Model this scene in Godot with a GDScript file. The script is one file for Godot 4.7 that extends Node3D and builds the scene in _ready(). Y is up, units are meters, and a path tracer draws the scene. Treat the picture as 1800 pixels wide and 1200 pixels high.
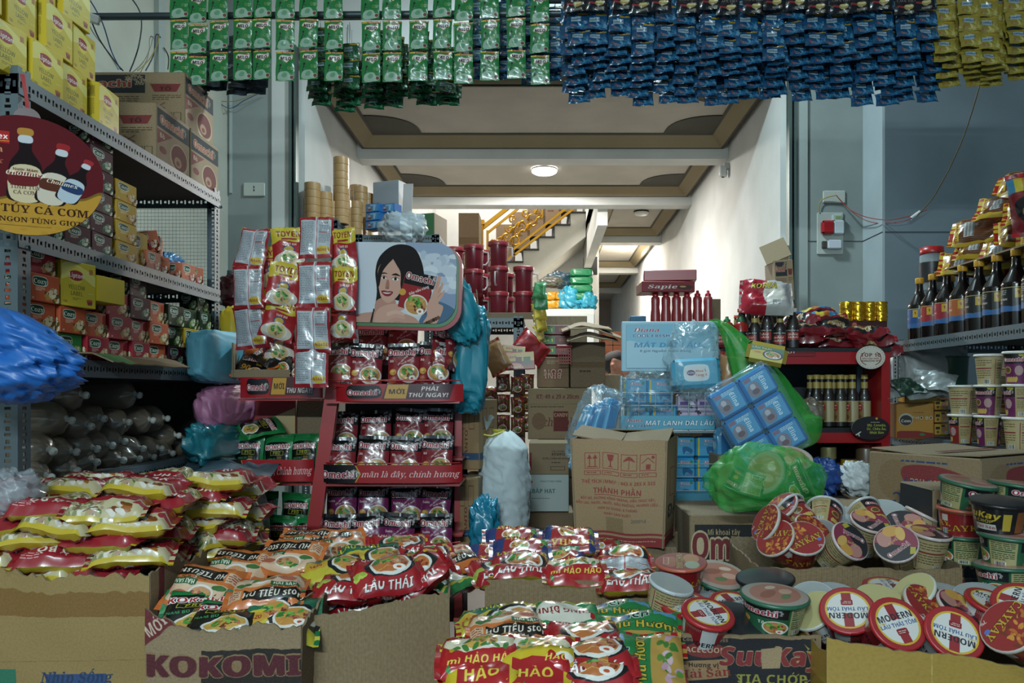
extends Node3D
# Pixel + distance -> point in the shop; the camera stands at (0, EYE, 0) and looks along -z.
const F := 1400.0
const CU := 955.0
const CV := 690.0
const EYE := 1.25
var used := {}
var mats := {}
var meshes := {}
var tex := {}
var noise := FastNoiseLite.new()
var rng := RandomNumberGenerator.new()

func _ready() -> void:
	noise.seed = 7
	noise.frequency = .02
	noise.fractal_octaves = 2
	rng.seed = 11
	world()
	setup_fonts()
	prints_packs()
	prints_boxes()
	prints_misc()
	room()
	left_side()
	rack()
	middle()
	right_side()
	front()
	hanging()

func world() -> void:
	var cam := Camera3D.new()
	cam.name = "camera"
	cam.position = Vector3(0, EYE, 0)
	cam.projection = Camera3D.PROJECTION_FRUSTUM
	cam.near = .05
	cam.far = 60
	cam.size = 1200.0 / F * cam.near
	cam.frustum_offset = Vector2((900 - CU) / F, (CV - 600) / F) * cam.near
	add_child(cam)
	var we := WorldEnvironment.new()
	var e := Environment.new()
	e.background_mode = Environment.BG_COLOR
	e.background_color = Color(.62, .80, .90)
	e.background_energy_multiplier = .9
	e.tonemap_mode = Environment.TONE_MAPPER_LINEAR
	e.tonemap_exposure = 1.15
	e.sdfgi_enabled = true
	e.ssao_enabled = true
	e.ssil_enabled = true
	we.environment = e
	we.name = "street_sky"
	add_child(we)

func at(u: float, v: float, d: float) -> Vector3:
	return Vector3((u - CU) * d / F, EYE + (CV - v) * d / F, -d)

# ---------- mesh building ----------
class MB:
	var v := PackedVector3Array()
	var n := PackedVector3Array()
	var t := PackedVector2Array()
	var i := PackedInt32Array()
	func grid(nu: int, nv: int, f: Callable, uv0 := Vector2.ZERO, uv1 := Vector2.ONE, flip := false) -> void:
		var base := v.size()
		for b in nv + 1:
			for a in nu + 1:
				var p := Vector2(float(a) / nu, float(b) / nv)
				v.append(f.call(p.x, p.y))
				t.append(uv0 + (uv1 - uv0) * p)
				n.append(Vector3.ZERO)
		for b in nv:
			for a in nu:
				var k := base + b * (nu + 1) + a
				tri(k, k + 1, k + nu + 2, flip)
				tri(k, k + nu + 2, k + nu + 1, flip)
	func tri(a: int, b: int, c: int, flip := false) -> void:
		if flip:
			var x := b
			b = c
			c = x
		i.append(a); i.append(b); i.append(c)
		var nn := (v[c] - v[a]).cross(v[b] - v[a])
		n[a] += nn; n[b] += nn; n[c] += nn
	func quad(a: Vector3, b: Vector3, c: Vector3, d: Vector3, uv0 := Vector2.ZERO, uv1 := Vector2.ONE) -> void:
		var k := v.size()
		for p in [a, b, c, d]:
			v.append(p); n.append(Vector3.ZERO)
		t.append(uv0); t.append(Vector2(uv1.x, uv0.y)); t.append(uv1); t.append(Vector2(uv0.x, uv1.y))
		tri(k, k + 1, k + 2); tri(k, k + 2, k + 3)
	func fan(c: Vector3, ring: PackedVector3Array, flip := false, uvc := Vector2(.5, .5), uvs := PackedVector2Array(), open := 0) -> void:
		var k := v.size()
		v.append(c); n.append(Vector3.ZERO); t.append(uvc)
		for j in ring.size():
			v.append(ring[j]); n.append(Vector3.ZERO); t.append(uvs[j] if uvs else uvc)
		for j in ring.size() - open:
			tri(k, k + 1 + j, k + 1 + (j + 1) % ring.size(), flip)
	func box(lo: Vector3, hi: Vector3) -> void:
		var p := func(a, b, c): return Vector3(hi.x if a else lo.x, hi.y if b else lo.y, hi.z if c else lo.z)
		quad(p.call(0, 1, 1), p.call(1, 1, 1), p.call(1, 0, 1), p.call(0, 0, 1))
		quad(p.call(1, 1, 0), p.call(0, 1, 0), p.call(0, 0, 0), p.call(1, 0, 0))
		quad(p.call(1, 1, 1), p.call(1, 1, 0), p.call(1, 0, 0), p.call(1, 0, 1))
		quad(p.call(0, 1, 0), p.call(0, 1, 1), p.call(0, 0, 1), p.call(0, 0, 0))
		quad(p.call(0, 1, 0), p.call(1, 1, 0), p.call(1, 1, 1), p.call(0, 1, 1))
		quad(p.call(0, 0, 1), p.call(1, 0, 1), p.call(1, 0, 0), p.call(0, 0, 0))
	func bar(a: Vector3, b: Vector3, w: float, h: float, up := Vector3.UP) -> void:
		var z := (b - a).normalized()
		var x := up.cross(z).normalized()
		if x.length() < .1:
			x = Vector3.RIGHT
		var y := z.cross(x)
		var q := []
		for e in [a, b]:
			for s in [[-1, 1], [1, 1], [1, -1], [-1, -1]]:
				q.append(e + x * s[0] * w / 2 + y * s[1] * h / 2)
		for k in 4:
			var m: int = (k + 1) % 4
			quad(q[k], q[m], q[4 + m], q[4 + k])
		quad(q[1], q[0], q[3], q[2])
		quad(q[4], q[5], q[6], q[7])
	func tube(pts: Array, r: float, seg := 6, r2 := -1.0) -> void:
		var base := v.size()
		var up := Vector3.UP
		for k in pts.size():
			var d: Vector3 = (pts[mini(k + 1, pts.size() - 1)] - pts[maxi(k - 1, 0)]).normalized()
			var x := up.cross(d)
			if x.length() < .05:
				x = Vector3.RIGHT.cross(d)
			x = x.normalized()
			var y := d.cross(x)
			up = y
			var rr := r if r2 < 0 else lerpf(r, r2, float(k) / (pts.size() - 1))
			for j in seg + 1:
				var an := TAU * j / seg
				v.append(pts[k] + (x * cos(an) + y * sin(an)) * rr)
				n.append(Vector3.ZERO)
				t.append(Vector2(float(j) / seg, float(k) / (pts.size() - 1)))
		for k in pts.size() - 1:
			for j in seg:
				var a := base + k * (seg + 1) + j
				tri(a, a + 1, a + seg + 2); tri(a, a + seg + 2, a + seg + 1)
	func lathe(prof: Array, seg := 24, turn := 0.0) -> void:   # prof: [r, y] from the top down
		var f := func(p, q):
			var k: float = q * (prof.size() - 1)
			var j := mini(int(k + .0001), prof.size() - 2)
			var e: float = k - j
			var r := lerpf(prof[j][0], prof[j + 1][0], e)
			var an: float = TAU * p + turn
			return Vector3(sin(an) * r, lerpf(prof[j][1], prof[j + 1][1], e), cos(an) * r)
		grid(seg, prof.size() - 1, f)
	func commit(m: ArrayMesh, mt: Material) -> void:
		if v.is_empty():
			return
		for k in n.size():
			n[k] = n[k].normalized() if n[k].length() > 0 else Vector3.UP
		var a := []
		a.resize(Mesh.ARRAY_MAX)
		a[Mesh.ARRAY_VERTEX] = v
		a[Mesh.ARRAY_NORMAL] = n
		a[Mesh.ARRAY_TEX_UV] = t
		a[Mesh.ARRAY_INDEX] = i
		m.add_surface_from_arrays(Mesh.PRIMITIVE_TRIANGLES, a)
		m.surface_set_material(m.get_surface_count() - 1, mt)

func mk(pairs: Array) -> ArrayMesh:   # [builder, material, builder, material ...]
	var m := ArrayMesh.new()
	for k in range(0, pairs.size(), 2):
		pairs[k].commit(m, pairs[k + 1])
	return m

# ---------- nodes ----------
func numbered(called: String) -> String:
	used[called] = used.get(called, -1) + 1
	return called if used[called] == 0 else "%s_%03d" % [called, used[called]]
func meta(o: Node3D, label: String, cat: String, group := "") -> Node3D:
	o.set_meta("label", label)
	o.set_meta("category", cat)
	if group:
		o.set_meta("group", group)
	return o
func thing(called: String, label: String, cat: String, pos := Vector3.ZERO, group := "", yaw := 0.0) -> Node3D:
	var o := Node3D.new()
	o.name = numbered(called)
	add_child(o)
	o.position = pos
	o.rotation.y = deg_to_rad(yaw)
	return meta(o, label, cat, group)
func part(par: Node3D, called: String, m: Mesh, pos := Vector3.ZERO, rot := Vector3.ZERO, mt = null) -> MeshInstance3D:
	var o := MeshInstance3D.new()
	o.name = numbered(called) if par == self else called
	o.mesh = m
	par.add_child(o, true)
	o.position = pos
	o.rotation_degrees = rot
	if mt is Material:
		o.material_override = mt
	elif mt is Array:
		for k in mini(mt.size(), m.get_surface_count()):
			o.set_surface_override_material(k, mt[k])
	return o
func solo(called: String, label: String, cat: String, m: Mesh, pos := Vector3.ZERO, rot := Vector3.ZERO, group := "", mt = null) -> MeshInstance3D:
	var o := part(self, called, m, pos, rot, mt)
	meta(o, label, cat, group)
	return o
func struct(called: String, m: Mesh, pos := Vector3.ZERO) -> MeshInstance3D:
	var o := part(self, called, m, pos)
	o.name = called
	o.set_meta("kind", "structure")
	return o
func copy_of(src: Node3D, pos: Vector3, rot := Vector3.ZERO, label := "", group := "") -> Node3D:
	var o: Node3D = src.duplicate()
	o.name = numbered(String(src.name).rstrip("0123456789").trim_suffix("_"))
	add_child(o)
	o.position = pos
	o.rotation_degrees = rot
	if label:
		o.set_meta("label", label)
	if group:
		o.set_meta("group", group)
	return o

# ---------- materials ----------
func cm(hex: String, rough := .6, metal := 0.0, extra := {}) -> StandardMaterial3D:
	var key := "%s/%s/%s/%s" % [hex, rough, metal, extra]
	if not mats.has(key):
		var m := StandardMaterial3D.new()
		m.resource_name = "c_" + hex
		m.albedo_color = Color(hex)
		m.roughness = rough
		m.metallic = metal
		for k in extra:
			m.set(k, extra[k])
		mats[key] = m
	return mats[key]
func pm(name: String, rough := .35, metal := 0.0, extra := {}) -> StandardMaterial3D:   # printed material: one of the textures drawn below
	var key := "p%s/%s/%s/%s" % [name, rough, metal, extra]
	if not mats.has(key):
		var m := StandardMaterial3D.new()
		m.resource_name = "print_" + name
		m.albedo_texture = tex[name]
		m.roughness = rough
		m.metallic = metal
		for k in extra:
			m.set(k, extra[k])
		mats[key] = m
	return mats[key]
func film(name: String, rough := .28) -> StandardMaterial3D:   # glossy printed plastic film
	return pm(name, rough, 0.0, {"clearcoat_enabled": true, "clearcoat": .3, "clearcoat_roughness": .12})
func clear(hex: String, alpha: float, rough := .2, extra := {}) -> StandardMaterial3D:
	var e := {"transparency": BaseMaterial3D.TRANSPARENCY_ALPHA, "metallic_specular": .3}
	e.merge(extra)
	var h := Color(hex)
	h.a = alpha
	return cm("#" + h.to_html(true), rough, 0.0, e)

# ---------- shapes ----------
func boxm(s: Vector3, b := .002) -> ArrayMesh:   # chamfered box, base at y = 0; surfaces: front, right, left, top, rest
	var key := "box%s%s" % [s, b]
	if meshes.has(key):
		return meshes[key]
	var x := s.x / 2
	var z := s.z / 2
	var y := s.y
	var q := []
	for k in 5:
		q.append(MB.new())
	var P := func(a, c, e): return Vector3(a, c, e)
	q[0].quad(P.call(-x + b, y - b, z), P.call(x - b, y - b, z), P.call(x - b, b, z), P.call(-x + b, b, z))
	q[1].quad(P.call(x, y - b, z - b), P.call(x, y - b, -z + b), P.call(x, b, -z + b), P.call(x, b, z - b))
	q[2].quad(P.call(-x, y - b, -z + b), P.call(-x, y - b, z - b), P.call(-x, b, z - b), P.call(-x, b, -z + b))
	q[3].quad(P.call(-x + b, y, -z + b), P.call(x - b, y, -z + b), P.call(x - b, y, z - b), P.call(-x + b, y, z - b))
	var r: MB = q[4]
	r.quad(P.call(x - b, y - b, -z), P.call(-x + b, y - b, -z), P.call(-x + b, b, -z), P.call(x - b, b, -z))
	r.quad(P.call(-x + b, 0, z - b), P.call(x - b, 0, z - b), P.call(x - b, 0, -z + b), P.call(-x + b, 0, -z + b))
	for sx in [-1, 1]:
		for sz in [-1, 1]:
			var a0 := Vector3(sx * (x - b), 0, sz * z)
			var a1 := Vector3(sx * x, 0, sz * (z - b))
			var lo := Vector3(0, b, 0)
			var hi := Vector3(0, y - b, 0)
			if sx * sz > 0:
				r.quad(a0 + hi, a1 + hi, a1 + lo, a0 + lo)
			else:
				r.quad(a1 + hi, a0 + hi, a0 + lo, a1 + lo)
	for sz in [-1, 1]:
		for yy in [0, 1]:
			var e0 := Vector3(-x + b, y if yy else 0.0, sz * (z - b))
			var e1 := Vector3(-x + b, y - b if yy else b, sz * z)
			var w := Vector3(2 * x - 2 * b, 0, 0)
			if (sz > 0) == (yy == 1):
				r.quad(e0, e0 + w, e1 + w, e1)
			else:
				r.quad(e1, e1 + w, e0 + w, e0)
	for sx in [-1, 1]:
		for yy in [0, 1]:
			var e0 := Vector3(sx * (x - b), y if yy else 0.0, z - b)
			var e1 := Vector3(sx * x, y - b if yy else b, z - b)
			var w := Vector3(0, 0, -2 * z + 2 * b)
			if (sx > 0) == (yy == 1):
				r.quad(e0, e0 + w, e1 + w, e1)
			else:
				r.quad(e1, e1 + w, e0 + w, e0)
	var g := cm("808080")
	meshes[key] = mk([q[0], g, q[1], g, q[2], g, q[3], g, q[4], g])
	return meshes[key]
func fill5(a: Array) -> Array:   # [front, side, top, body] -> the five surfaces
	return [a[0], a[1], a[1], a[2], a[3]]
func slab(nx: int, ny: int, f: Callable, th: float, mf: Material, mb: Material, uv0 := Vector2.ZERO, uv1 := Vector2.ONE) -> ArrayMesh:   # sheet with thickness: f(u, v) is its front face
	var nf := func(u, v):
		var e := .01
		var du: Vector3 = f.call(minf(u + e, 1), v) - f.call(maxf(u - e, 0), v)
		var dv: Vector3 = f.call(u, minf(v + e, 1)) - f.call(u, maxf(v - e, 0))
		return f.call(u, v) - dv.cross(du).normalized() * th
	var a := MB.new()
	var b := MB.new()
	a.grid(nx, ny, f, uv0, uv1)
	b.grid(nx, ny, nf, uv0, uv1, true)
	var lip := func(g1: Callable, n: int):
		b.grid(n, 1, func(u, v): return f.call(g1.call(u).x, g1.call(u).y) if v > .5 else nf.call(g1.call(u).x, g1.call(u).y))
	lip.call(func(u): return Vector2(u, 0), nx)
	lip.call(func(u): return Vector2(1 - u, 1), nx)
	lip.call(func(u): return Vector2(0, 1 - u), ny)
	lip.call(func(u): return Vector2(1, u), ny)
	return mk([a, mf, b, mb])
func nz(x: float, y: float, z := 0.0) -> float:
	return noise.get_noise_3d(x * 100, y * 100, z * 100)
func ridge(x: float, y: float, z := 0.0) -> float:   # creases of film: sharp folds
	return 1.0 - absf(noise.get_noise_3d(x * 100, y * 100, z * 100)) * 2.0

# pillow pack: [body, upper seal, lower seal]; surfaces of the body: front, back. Centre at the origin, front to +z, upright.
func packm(w: float, h: float, t: float, sd: float, seal := .075, puff := .55, crease := .004, land := false) -> Array:
	var key := "pk%s" % [[w, h, t, sd, seal, puff, crease, land]]
	if meshes.has(key):
		return meshes[key]
	var shape := func(u: float, v: float, side: float) -> Vector3:
		var x := u * 2 - 1
		var vv := clampf((v - seal) / (1 - 2 * seal), 0, 1)
		var y := vv * 2 - 1
		var ex := 7.0 if puff < .35 else 3.2   # a block of noodles or a soft filling
		var inx := pow(clampf(1 - pow(absf(x), ex), 0, 1), puff)
		var iny := pow(clampf(1 - pow(absf(y), ex + .3), 0, 1), puff)
		var z := inx * iny * t / 2
		var neck := 1.0 - .05 * iny
		z += (crease * (ridge(u * w * 9 + sd, v * h * 9, side + sd) - .5) + crease * .5 * nz(u * w * 30, v * h * 30 + sd, side)) * minf(1, inx * iny * 3 + .15)
		if iny < .05:
			z += sin(u * 40) * .0009
		var bend := crease * 2.6 * nz(u * .5 + sd * 3, v * .5, sd) + crease * 1.4 * sin(x * 1.5 + sd) * (1 - iny)
		return Vector3(x * w / 2 * neck + .002 * nz(v * .5, sd, u), (.5 - v) * h + .003 * nz(u * .8, sd * 2, v) * (1.0 - iny), side * z + bend)
	var out := []
	var g := cm("808080")
	for r in [[seal, 1 - seal, 14], [0.0, seal, 1], [1 - seal, 1.0, 1]]:
		var a := MB.new()
		var b := MB.new()
		var lo: float = r[0]
		var hi: float = r[1]
		a.grid(11, r[2], func(u, v): return shape.call(u, lerpf(lo, hi, v), 1.0), Vector2(0, lo), Vector2(1, hi))
		b.grid(11, r[2], func(u, v): return shape.call(1 - u, lerpf(lo, hi, v), -1.0), Vector2(0, lo), Vector2(1, hi))
		if land:   # long side level, seals at the ends
			for m in [a, b]:
				for k in m.v.size():
					m.v[k] = Vector3(m.v[k].y, -m.v[k].x, m.v[k].z)
					m.n[k] = Vector3(m.n[k].y, -m.n[k].x, m.n[k].z)
					m.t[k] = Vector2(1 - m.t[k].y, m.t[k].x)
		out.append(mk([a, g, b, g]))
	meshes[key] = out
	return out
func pack(called: String, label: String, cat: String, group: String, m: Array, mf: Material, mb: Material, pos: Vector3, rot: Vector3) -> Node3D:
	var o := thing(called, label, cat, pos, group)
	o.rotation_degrees = rot
	part(o, "pouch", m[0], Vector3.ZERO, Vector3.ZERO, [mf, mb])
	part(o, "end_seal", m[1], Vector3.ZERO, Vector3.ZERO, [mf, mb])
	part(o, "end_seal", m[2], Vector3.ZERO, Vector3.ZERO, [mf, mb])
	return o
# soft filled shape: superellipsoid with folds; centre at origin
func blob(s: Vector3, sd: float, amp := .12, fq := 3.0, boxy := .7, nu := 40, nv := 26, folds := .0) -> MB:
	var m := MB.new()
	var sp := func(c: float, e: float) -> float: return signf(c) * pow(absf(c), e)
	m.grid(nu, nv, func(u, v):
		var th: float = TAU * u
		var ph: float = PI * v
		var d := Vector3(sin(th) * sin(ph), cos(ph), cos(th) * sin(ph))
		var p := Vector3(sp.call(sin(th), boxy) * sp.call(sin(ph), boxy), sp.call(cos(ph), boxy), sp.call(cos(th), boxy) * sp.call(sin(ph), boxy))
		var r := 1.0 + amp * nz(d.x * fq * .16 + sd, d.y * fq * .16, d.z * fq * .16 + sd * 2) + amp * .9 * (ridge(d.x * fq * .3 + sd * 5, d.y * fq * .3, d.z * fq * .3) - .6) + amp * .35 * (ridge(d.x * fq * .8, d.y * fq * .8 + sd, d.z * fq * .8) - .6)
		if folds > 0:
			r += folds * (.5 - absf(fposmod(u * 11 + .6 * nz(v * .3, sd), 1) - .5)) * sin(ph)
		return p * s / 2 * r)
	return m
func inst(m: MB, mt: Material) -> ArrayMesh:
	return mk([m, mt])
# carton standing closed: front face fills the pixel rectangle at distance d
func pxbox(called: String, label: String, cat: String, u0: float, v0: float, u1: float, v1: float, d: float, depth: float, five: Array, group := "", yaw := 0.0, b := .003) -> MeshInstance3D:
	var p := at((u0 + u1) / 2, v1, d)
	var s := Vector3(absf(u1 - u0) * d / F, absf(v1 - v0) * d / F, depth)
	var off := Basis(Vector3.UP, deg_to_rad(yaw)) * Vector3(0, 0, -depth / 2)
	return solo(called, label, cat, boxm(s, b), p + off, Vector3(0, yaw, 0), group, five)
# open carton: a thing with front, back and two side panels; torn, bowed walls
func carton(called: String, label: String, pos: Vector3, s: Vector3, yaw: float, mf: Material, ms: Material, mi: Material, sd: float, bow := .012, tear := .012, group := "", drop := Vector2.ZERO) -> Node3D:
	var o := thing(called, label, "carton", pos, group, yaw)
	var wall := func(w: float, n: String, p: Vector3, ry: float, mt: Material, k: float):
		var f := func(u, v):
			var top: float = tear * (nz(u * w * 1.5 + sd, k, sd) + .7 * nz(u * w * 7, k + sd) + .4 * nz(u * w * 30, k + sd)) + lerpf(drop.x, drop.y, u) * (1.0 if k == 0 else 0.0)
			return Vector3((u - .5) * w, s.y * (1 - v) + top * pow(1 - v, 5), bow * sin(PI * u) * (1 - v * .5) + .004 * nz(u * .9 + k, v * .9, sd))
		part(o, n, slab(40, 7, f, .005, mt, mi), p, Vector3(0, ry, 0))
	wall.call(s.x, "front_panel", Vector3(0, 0, s.z / 2), 0, mf, 0.0)
	wall.call(s.x - .012, "back_panel", Vector3(0, 0, -s.z / 2), 180, mi, 1.0)
	wall.call(s.z - .004, "side_panel", Vector3(s.x / 2, 0, 0), 90, ms, 2.0)
	wall.call(s.z - .004, "side_panel", Vector3(-s.x / 2, 0, 0), -90, ms, 3.0)
	var f := MB.new()
	f.box(Vector3(-s.x / 2 + .006, .001, -s.z / 2 + .006), Vector3(s.x / 2 - .006, .006, s.z / 2 - .006))
	part(o, "bottom_panel", inst(f, mi))
	return o
# ---------- the place ----------
func noisy(hex: String, amt: float, scale: float, rough := .85, sd := 1) -> StandardMaterial3D:   # painted plaster, concrete: fine blotches
	var key := "n%s%s%s" % [hex, amt, scale]
	if mats.has(key):
		return mats[key]
	if not tex.has("blotch%d" % sd):
		var f := FastNoiseLite.new()
		f.seed = sd
		f.frequency = .012
		f.fractal_octaves = 6
		var im := f.get_seamless_image(256, 256)
		im.convert(Image.FORMAT_RGB8)
		var d := im.get_data()
		for k in d.size():
			d[k] = clampi(int(238 + (d[k] - 128) * amt * .16), 0, 255)
		tex["blotch%d" % sd] = ImageTexture.create_from_image(Image.create_from_data(256, 256, false, Image.FORMAT_RGB8, d))
	var m := StandardMaterial3D.new()
	m.resource_name = "paint_" + hex
	m.albedo_color = Color(hex)
	m.albedo_texture = tex["blotch%d" % sd]
	m.uv1_triplanar = true
	m.uv1_world_triplanar = true
	m.uv1_scale = Vector3.ONE * scale
	m.roughness = rough
	mats[key] = m
	return m
func bx(lo: Vector3, hi: Vector3, mt: Material) -> ArrayMesh:
	var m := MB.new()
	m.box(lo, hi)
	return inst(m, mt)

func lamp(called: String, label: String, pos: Vector3, r: float, energy: float, col: Color, glow: float, on := true) -> void:
	var o := thing(called, label, "lamp", pos)
	var b := MB.new()
	b.lathe([[r * 1.03, 0.0], [r * 1.03, -.012], [r, -.014]], 32)
	part(o, "housing", inst(b, cm("d8d8d4" if on else "15171a", .5)))
	var d := MB.new()
	d.lathe([[r, -.013], [r * .97, -.03], [r * .8, -.042], [r * .4, -.046], [.001, -.047]], 32)
	var m := StandardMaterial3D.new()
	m.albedo_color = Color("e0e0dc")
	m.roughness = .4
	if on:
		m.emission_enabled = true
		m.emission = col
		m.emission_energy_multiplier = glow
	part(o, "diffuser", inst(d, m))
	if on:
		var l := AreaLight3D.new()
		l.name = "lamp_light"
		l.area_size = Vector2(r * 1.8, r * 1.8)
		l.light_color = col
		l.light_energy = energy
		l.shadow_enabled = true
		l.position = Vector3(0, -.055, 0)
		l.rotation_degrees = Vector3(-90, 0, 0)
		o.add_child(l)

func coffer(n: int, x0: float, x1: float, z0: float, z1: float, y: float, drop: float, sh: float, fillets := true) -> void:   # z0 nearer
	var tan_ := noisy("8d7f62", .4, .7)
	var dark := noisy("4d4a40", .3, .7)
	var root := Node3D.new()
	root.name = "trim_%d" % n
	root.set_meta("kind", "structure")
	add_child(root)
	var ring := func(nm: String, a: float, ya: float, b: float, yb: float, mt: Material):
		var m := MB.new()
		var c := func(o: float, yy: float): return [Vector3(x0 + o, yy, -z0 - o), Vector3(x1 - o, yy, -z0 - o), Vector3(x1 - o, yy, -z1 + o), Vector3(x0 + o, yy, -z1 + o)]
		var p: Array = c.call(a, ya)
		var q: Array = c.call(b, yb)
		for k in 4:
			m.quad(p[k], p[(k + 1) % 4], q[(k + 1) % 4], q[k])
			m.quad(p[(k + 1) % 4] + Vector3(0, .012, 0), p[k] + Vector3(0, .012, 0), q[k] + Vector3(0, .012, 0), q[(k + 1) % 4] + Vector3(0, .012, 0))
		part(root, nm, inst(m, mt))
	ring.call("dark_edge", 0.0, y - drop, sh * .16, y - drop * .98, dark)
	ring.call("tan_moulding", sh * .16, y - drop * .98, sh * .84, y - .012, tan_)
	ring.call("dark_edge", sh * .84, y - .012, sh, y - .004, dark)
	if fillets:
		for s in [0, 1]:
			for e in [0, 1]:
				var m := MB.new()
				var cx := (x0 + sh) if s == 0 else (x1 - sh)
				var cz := (-z1 + sh) if e == 0 else (-z0 - sh)
				var sx := 1.0 if s == 0 else -1.0
				var sz := 1.0 if e == 0 else -1.0
				var top := PackedVector3Array()
				for k in 13:
					var a := PI / 2 * k / 12
					top.append(Vector3(cx + sx * .38 * (1 - pow(1 - cos(a), 1.3)), y - .008, cz + sz * .42 * sin(a)))
				m.fan(Vector3(cx, y - .008, cz), top, sx * sz > 0, Vector2.ZERO, PackedVector2Array(), 1)
				var edge := top.duplicate()
				for k in 12:
					m.quad(edge[k], edge[k + 1], edge[k + 1] + Vector3(0, .007, 0), edge[k] + Vector3(0, .007, 0))
				part(root, "corner_piece", inst(m, dark))

func room() -> void:
	var grey := noisy("8f9794", .5, .6)
	var blue := noisy("75828a", .7, .45, .8, 2)
	var white := noisy("cfd0cc", .25, .5)
	var ceil_ := noisy("b9b2a6", .25, .6)
	var beige := noisy("b3b2a4", .5, .5, .85, 2)
	var tile := noisy("6c6660", .8, .8, .5, 2)
	struct("floor", bx(Vector3(-2.2, -.12, -18.2), Vector3(3.1, 0, 1.7), tile))
	struct("floor_street", bx(Vector3(-9, -.2, 1.7), Vector3(10, -.04, 14), noisy("6d6c68", .8, .6)))
	var aw := MB.new()  # added canopy out of view, sloped to shade the goods hanging high
	aw.grid(10, 4, func(u, v): return Vector3(lerpf(-2.3, 3.2, u), 3.6 - .9 * v - .03 * sin(u * 30) * v, 1.7 + 1.5 * v))
	aw.grid(10, 4, func(u, v): return Vector3(lerpf(-2.3, 3.2, u), 3.61 - .9 * v - .03 * sin(u * 30) * v, 1.7 + 1.5 * v), Vector2.ZERO, Vector2.ONE, true)
	solo("added_awning", "dark blue canopy added out of view over the shop front for shade", "added_awning", inst(aw, cm("2a3f58", .8)))
	struct("wall_above_front", bx(Vector3(-2.2, 3.45, 1.6), Vector3(3.1, 3.95, 1.7), white))
	struct("ceiling_shop", bx(Vector3(-2.2, 3.95, -5.2), Vector3(3.1, 4.1, 1.7), white))
	struct("wall_left", bx(Vector3(-2.16, 0, -5.2), Vector3(-1.98, 3.95, 1.7), beige))
	struct("wall_right", bx(Vector3(2.92, 0, -5.2), Vector3(3.1, 3.95, 1.7), blue))
	struct("wall_back_left", bx(Vector3(-1.98, 0, -5.16), Vector3(-1.70, 3.95, -5.0), grey))
	struct("wall_pier_left", bx(Vector3(-1.70, 0, -5.16), Vector3(-1.59, 3.95, -4.985), white))
	struct("wall_pier_right", bx(Vector3(1.58, 0, -5.16), Vector3(1.655, 3.95, -4.985), noisy("a2aaa6", .6, .5)))
	struct("wall_back_right", bx(Vector3(1.655, 0, -5.16), Vector3(2.02, 3.95, -5.0), grey))
	struct("wall_column_right", bx(Vector3(2.02, 0, -5.16), Vector3(3.0, 3.95, -4.71), blue))
	struct("trim_column_right", bx(Vector3(2.006, 0, -5.0), Vector3(2.02, 3.95, -4.712), noisy("a9b4b8", .4, .6)))
	struct("wall_header", bx(Vector3(-1.59, 3.42, -5.16), Vector3(1.58, 3.95, -5.0), white))
	# steel runner of the roller shutter, either side of the opening
	for s in [[-1.59, -1.545], [1.535, 1.58]]:
		var m := MB.new()
		m.box(Vector3(s[0], 0, -5.02), Vector3(s[0] + .018, 3.42, -4.97))
		m.box(Vector3(s[1] - .012, 0, -5.02), Vector3(s[1], 3.42, -4.97))
		m.box(Vector3(s[0], 0, -5.03), Vector3(s[1], 3.42, -5.015))
		struct("trim_runner_left" if s[0] < 0 else "trim_runner_right", inst(m, cm("5d6b68", .45, .5)))
	# inner room
	struct("wall_inner_left", bx(Vector3(-1.72, 0, -18.2), Vector3(-1.545, 5.3, -5.16), white))
	struct("wall_inner_right", bx(Vector3(1.535, 0, -18.2), Vector3(1.72, 5.3, -5.16), white))
	struct("wall_inner_far", bx(Vector3(-1.72, 0, -18.3), Vector3(1.72, 3.6, -18.1), noisy("a89a90", .3, .5)))
	struct("wall_stair", bx(Vector3(-1.6, 0, -11.6), Vector3(.8, 5.3, -11.45), white))
	struct("ceiling_inner", bx(Vector3(-1.6, 3.36, -8.35), Vector3(1.6, 3.5, -5.1), ceil_))
	struct("ceiling_passage", bx(Vector3(.56, 3.36, -18.2), Vector3(1.6, 3.5, -8.35), ceil_))
	struct("ceiling_stairwell", bx(Vector3(-1.72, 5.2, -11.6), Vector3(.7, 5.35, -8.2), white))
	struct("wall_stairwell_right", bx(Vector3(.56, 3.36, -11.6), Vector3(.7, 5.3, -8.2), white))
	struct("wall_stairwell_front", bx(Vector3(-1.72, 3.36, -8.42), Vector3(.7, 5.3, -8.25), white))
	struct("trim_beam_front", bx(Vector3(-1.56, 3.19, -6.80), Vector3(1.55, 3.37, -6.61), white))
	struct("trim_beam_middle", bx(Vector3(-1.56, 3.19, -8.42), Vector3(1.55, 3.37, -8.23), white))
	struct("trim_beam_stair", bx(Vector3(.575, 3.02, -11.44), Vector3(.68, 3.37, -8.42), white))
	struct("trim_beam_far", bx(Vector3(.66, 3.19, -10.5), Vector3(1.55, 3.37, -10.3), white))
	struct("trim_beam_back", bx(Vector3(.7, 3.19, -13.1), Vector3(1.55, 3.37, -12.9), white))
	struct("trim_beam_last", bx(Vector3(.7, 3.19, -15.6), Vector3(1.55, 3.37, -15.4), white))
	coffer(1, -1.5, 1.49, 5.25, 6.6, 3.36, .09, .13)
	coffer(2, -1.5, 1.49, 6.82, 8.22, 3.36, .09, .13)
	coffer(3, .68, 1.49, 8.45, 10.28, 3.36, .09, .13, false)
	coffer(4, .72, 1.49, 10.55, 12.85, 3.36, .09, .13, false)
	coffer(5, .72, 1.49, 13.15, 15.35, 3.36, .09, .13, false)
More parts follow.
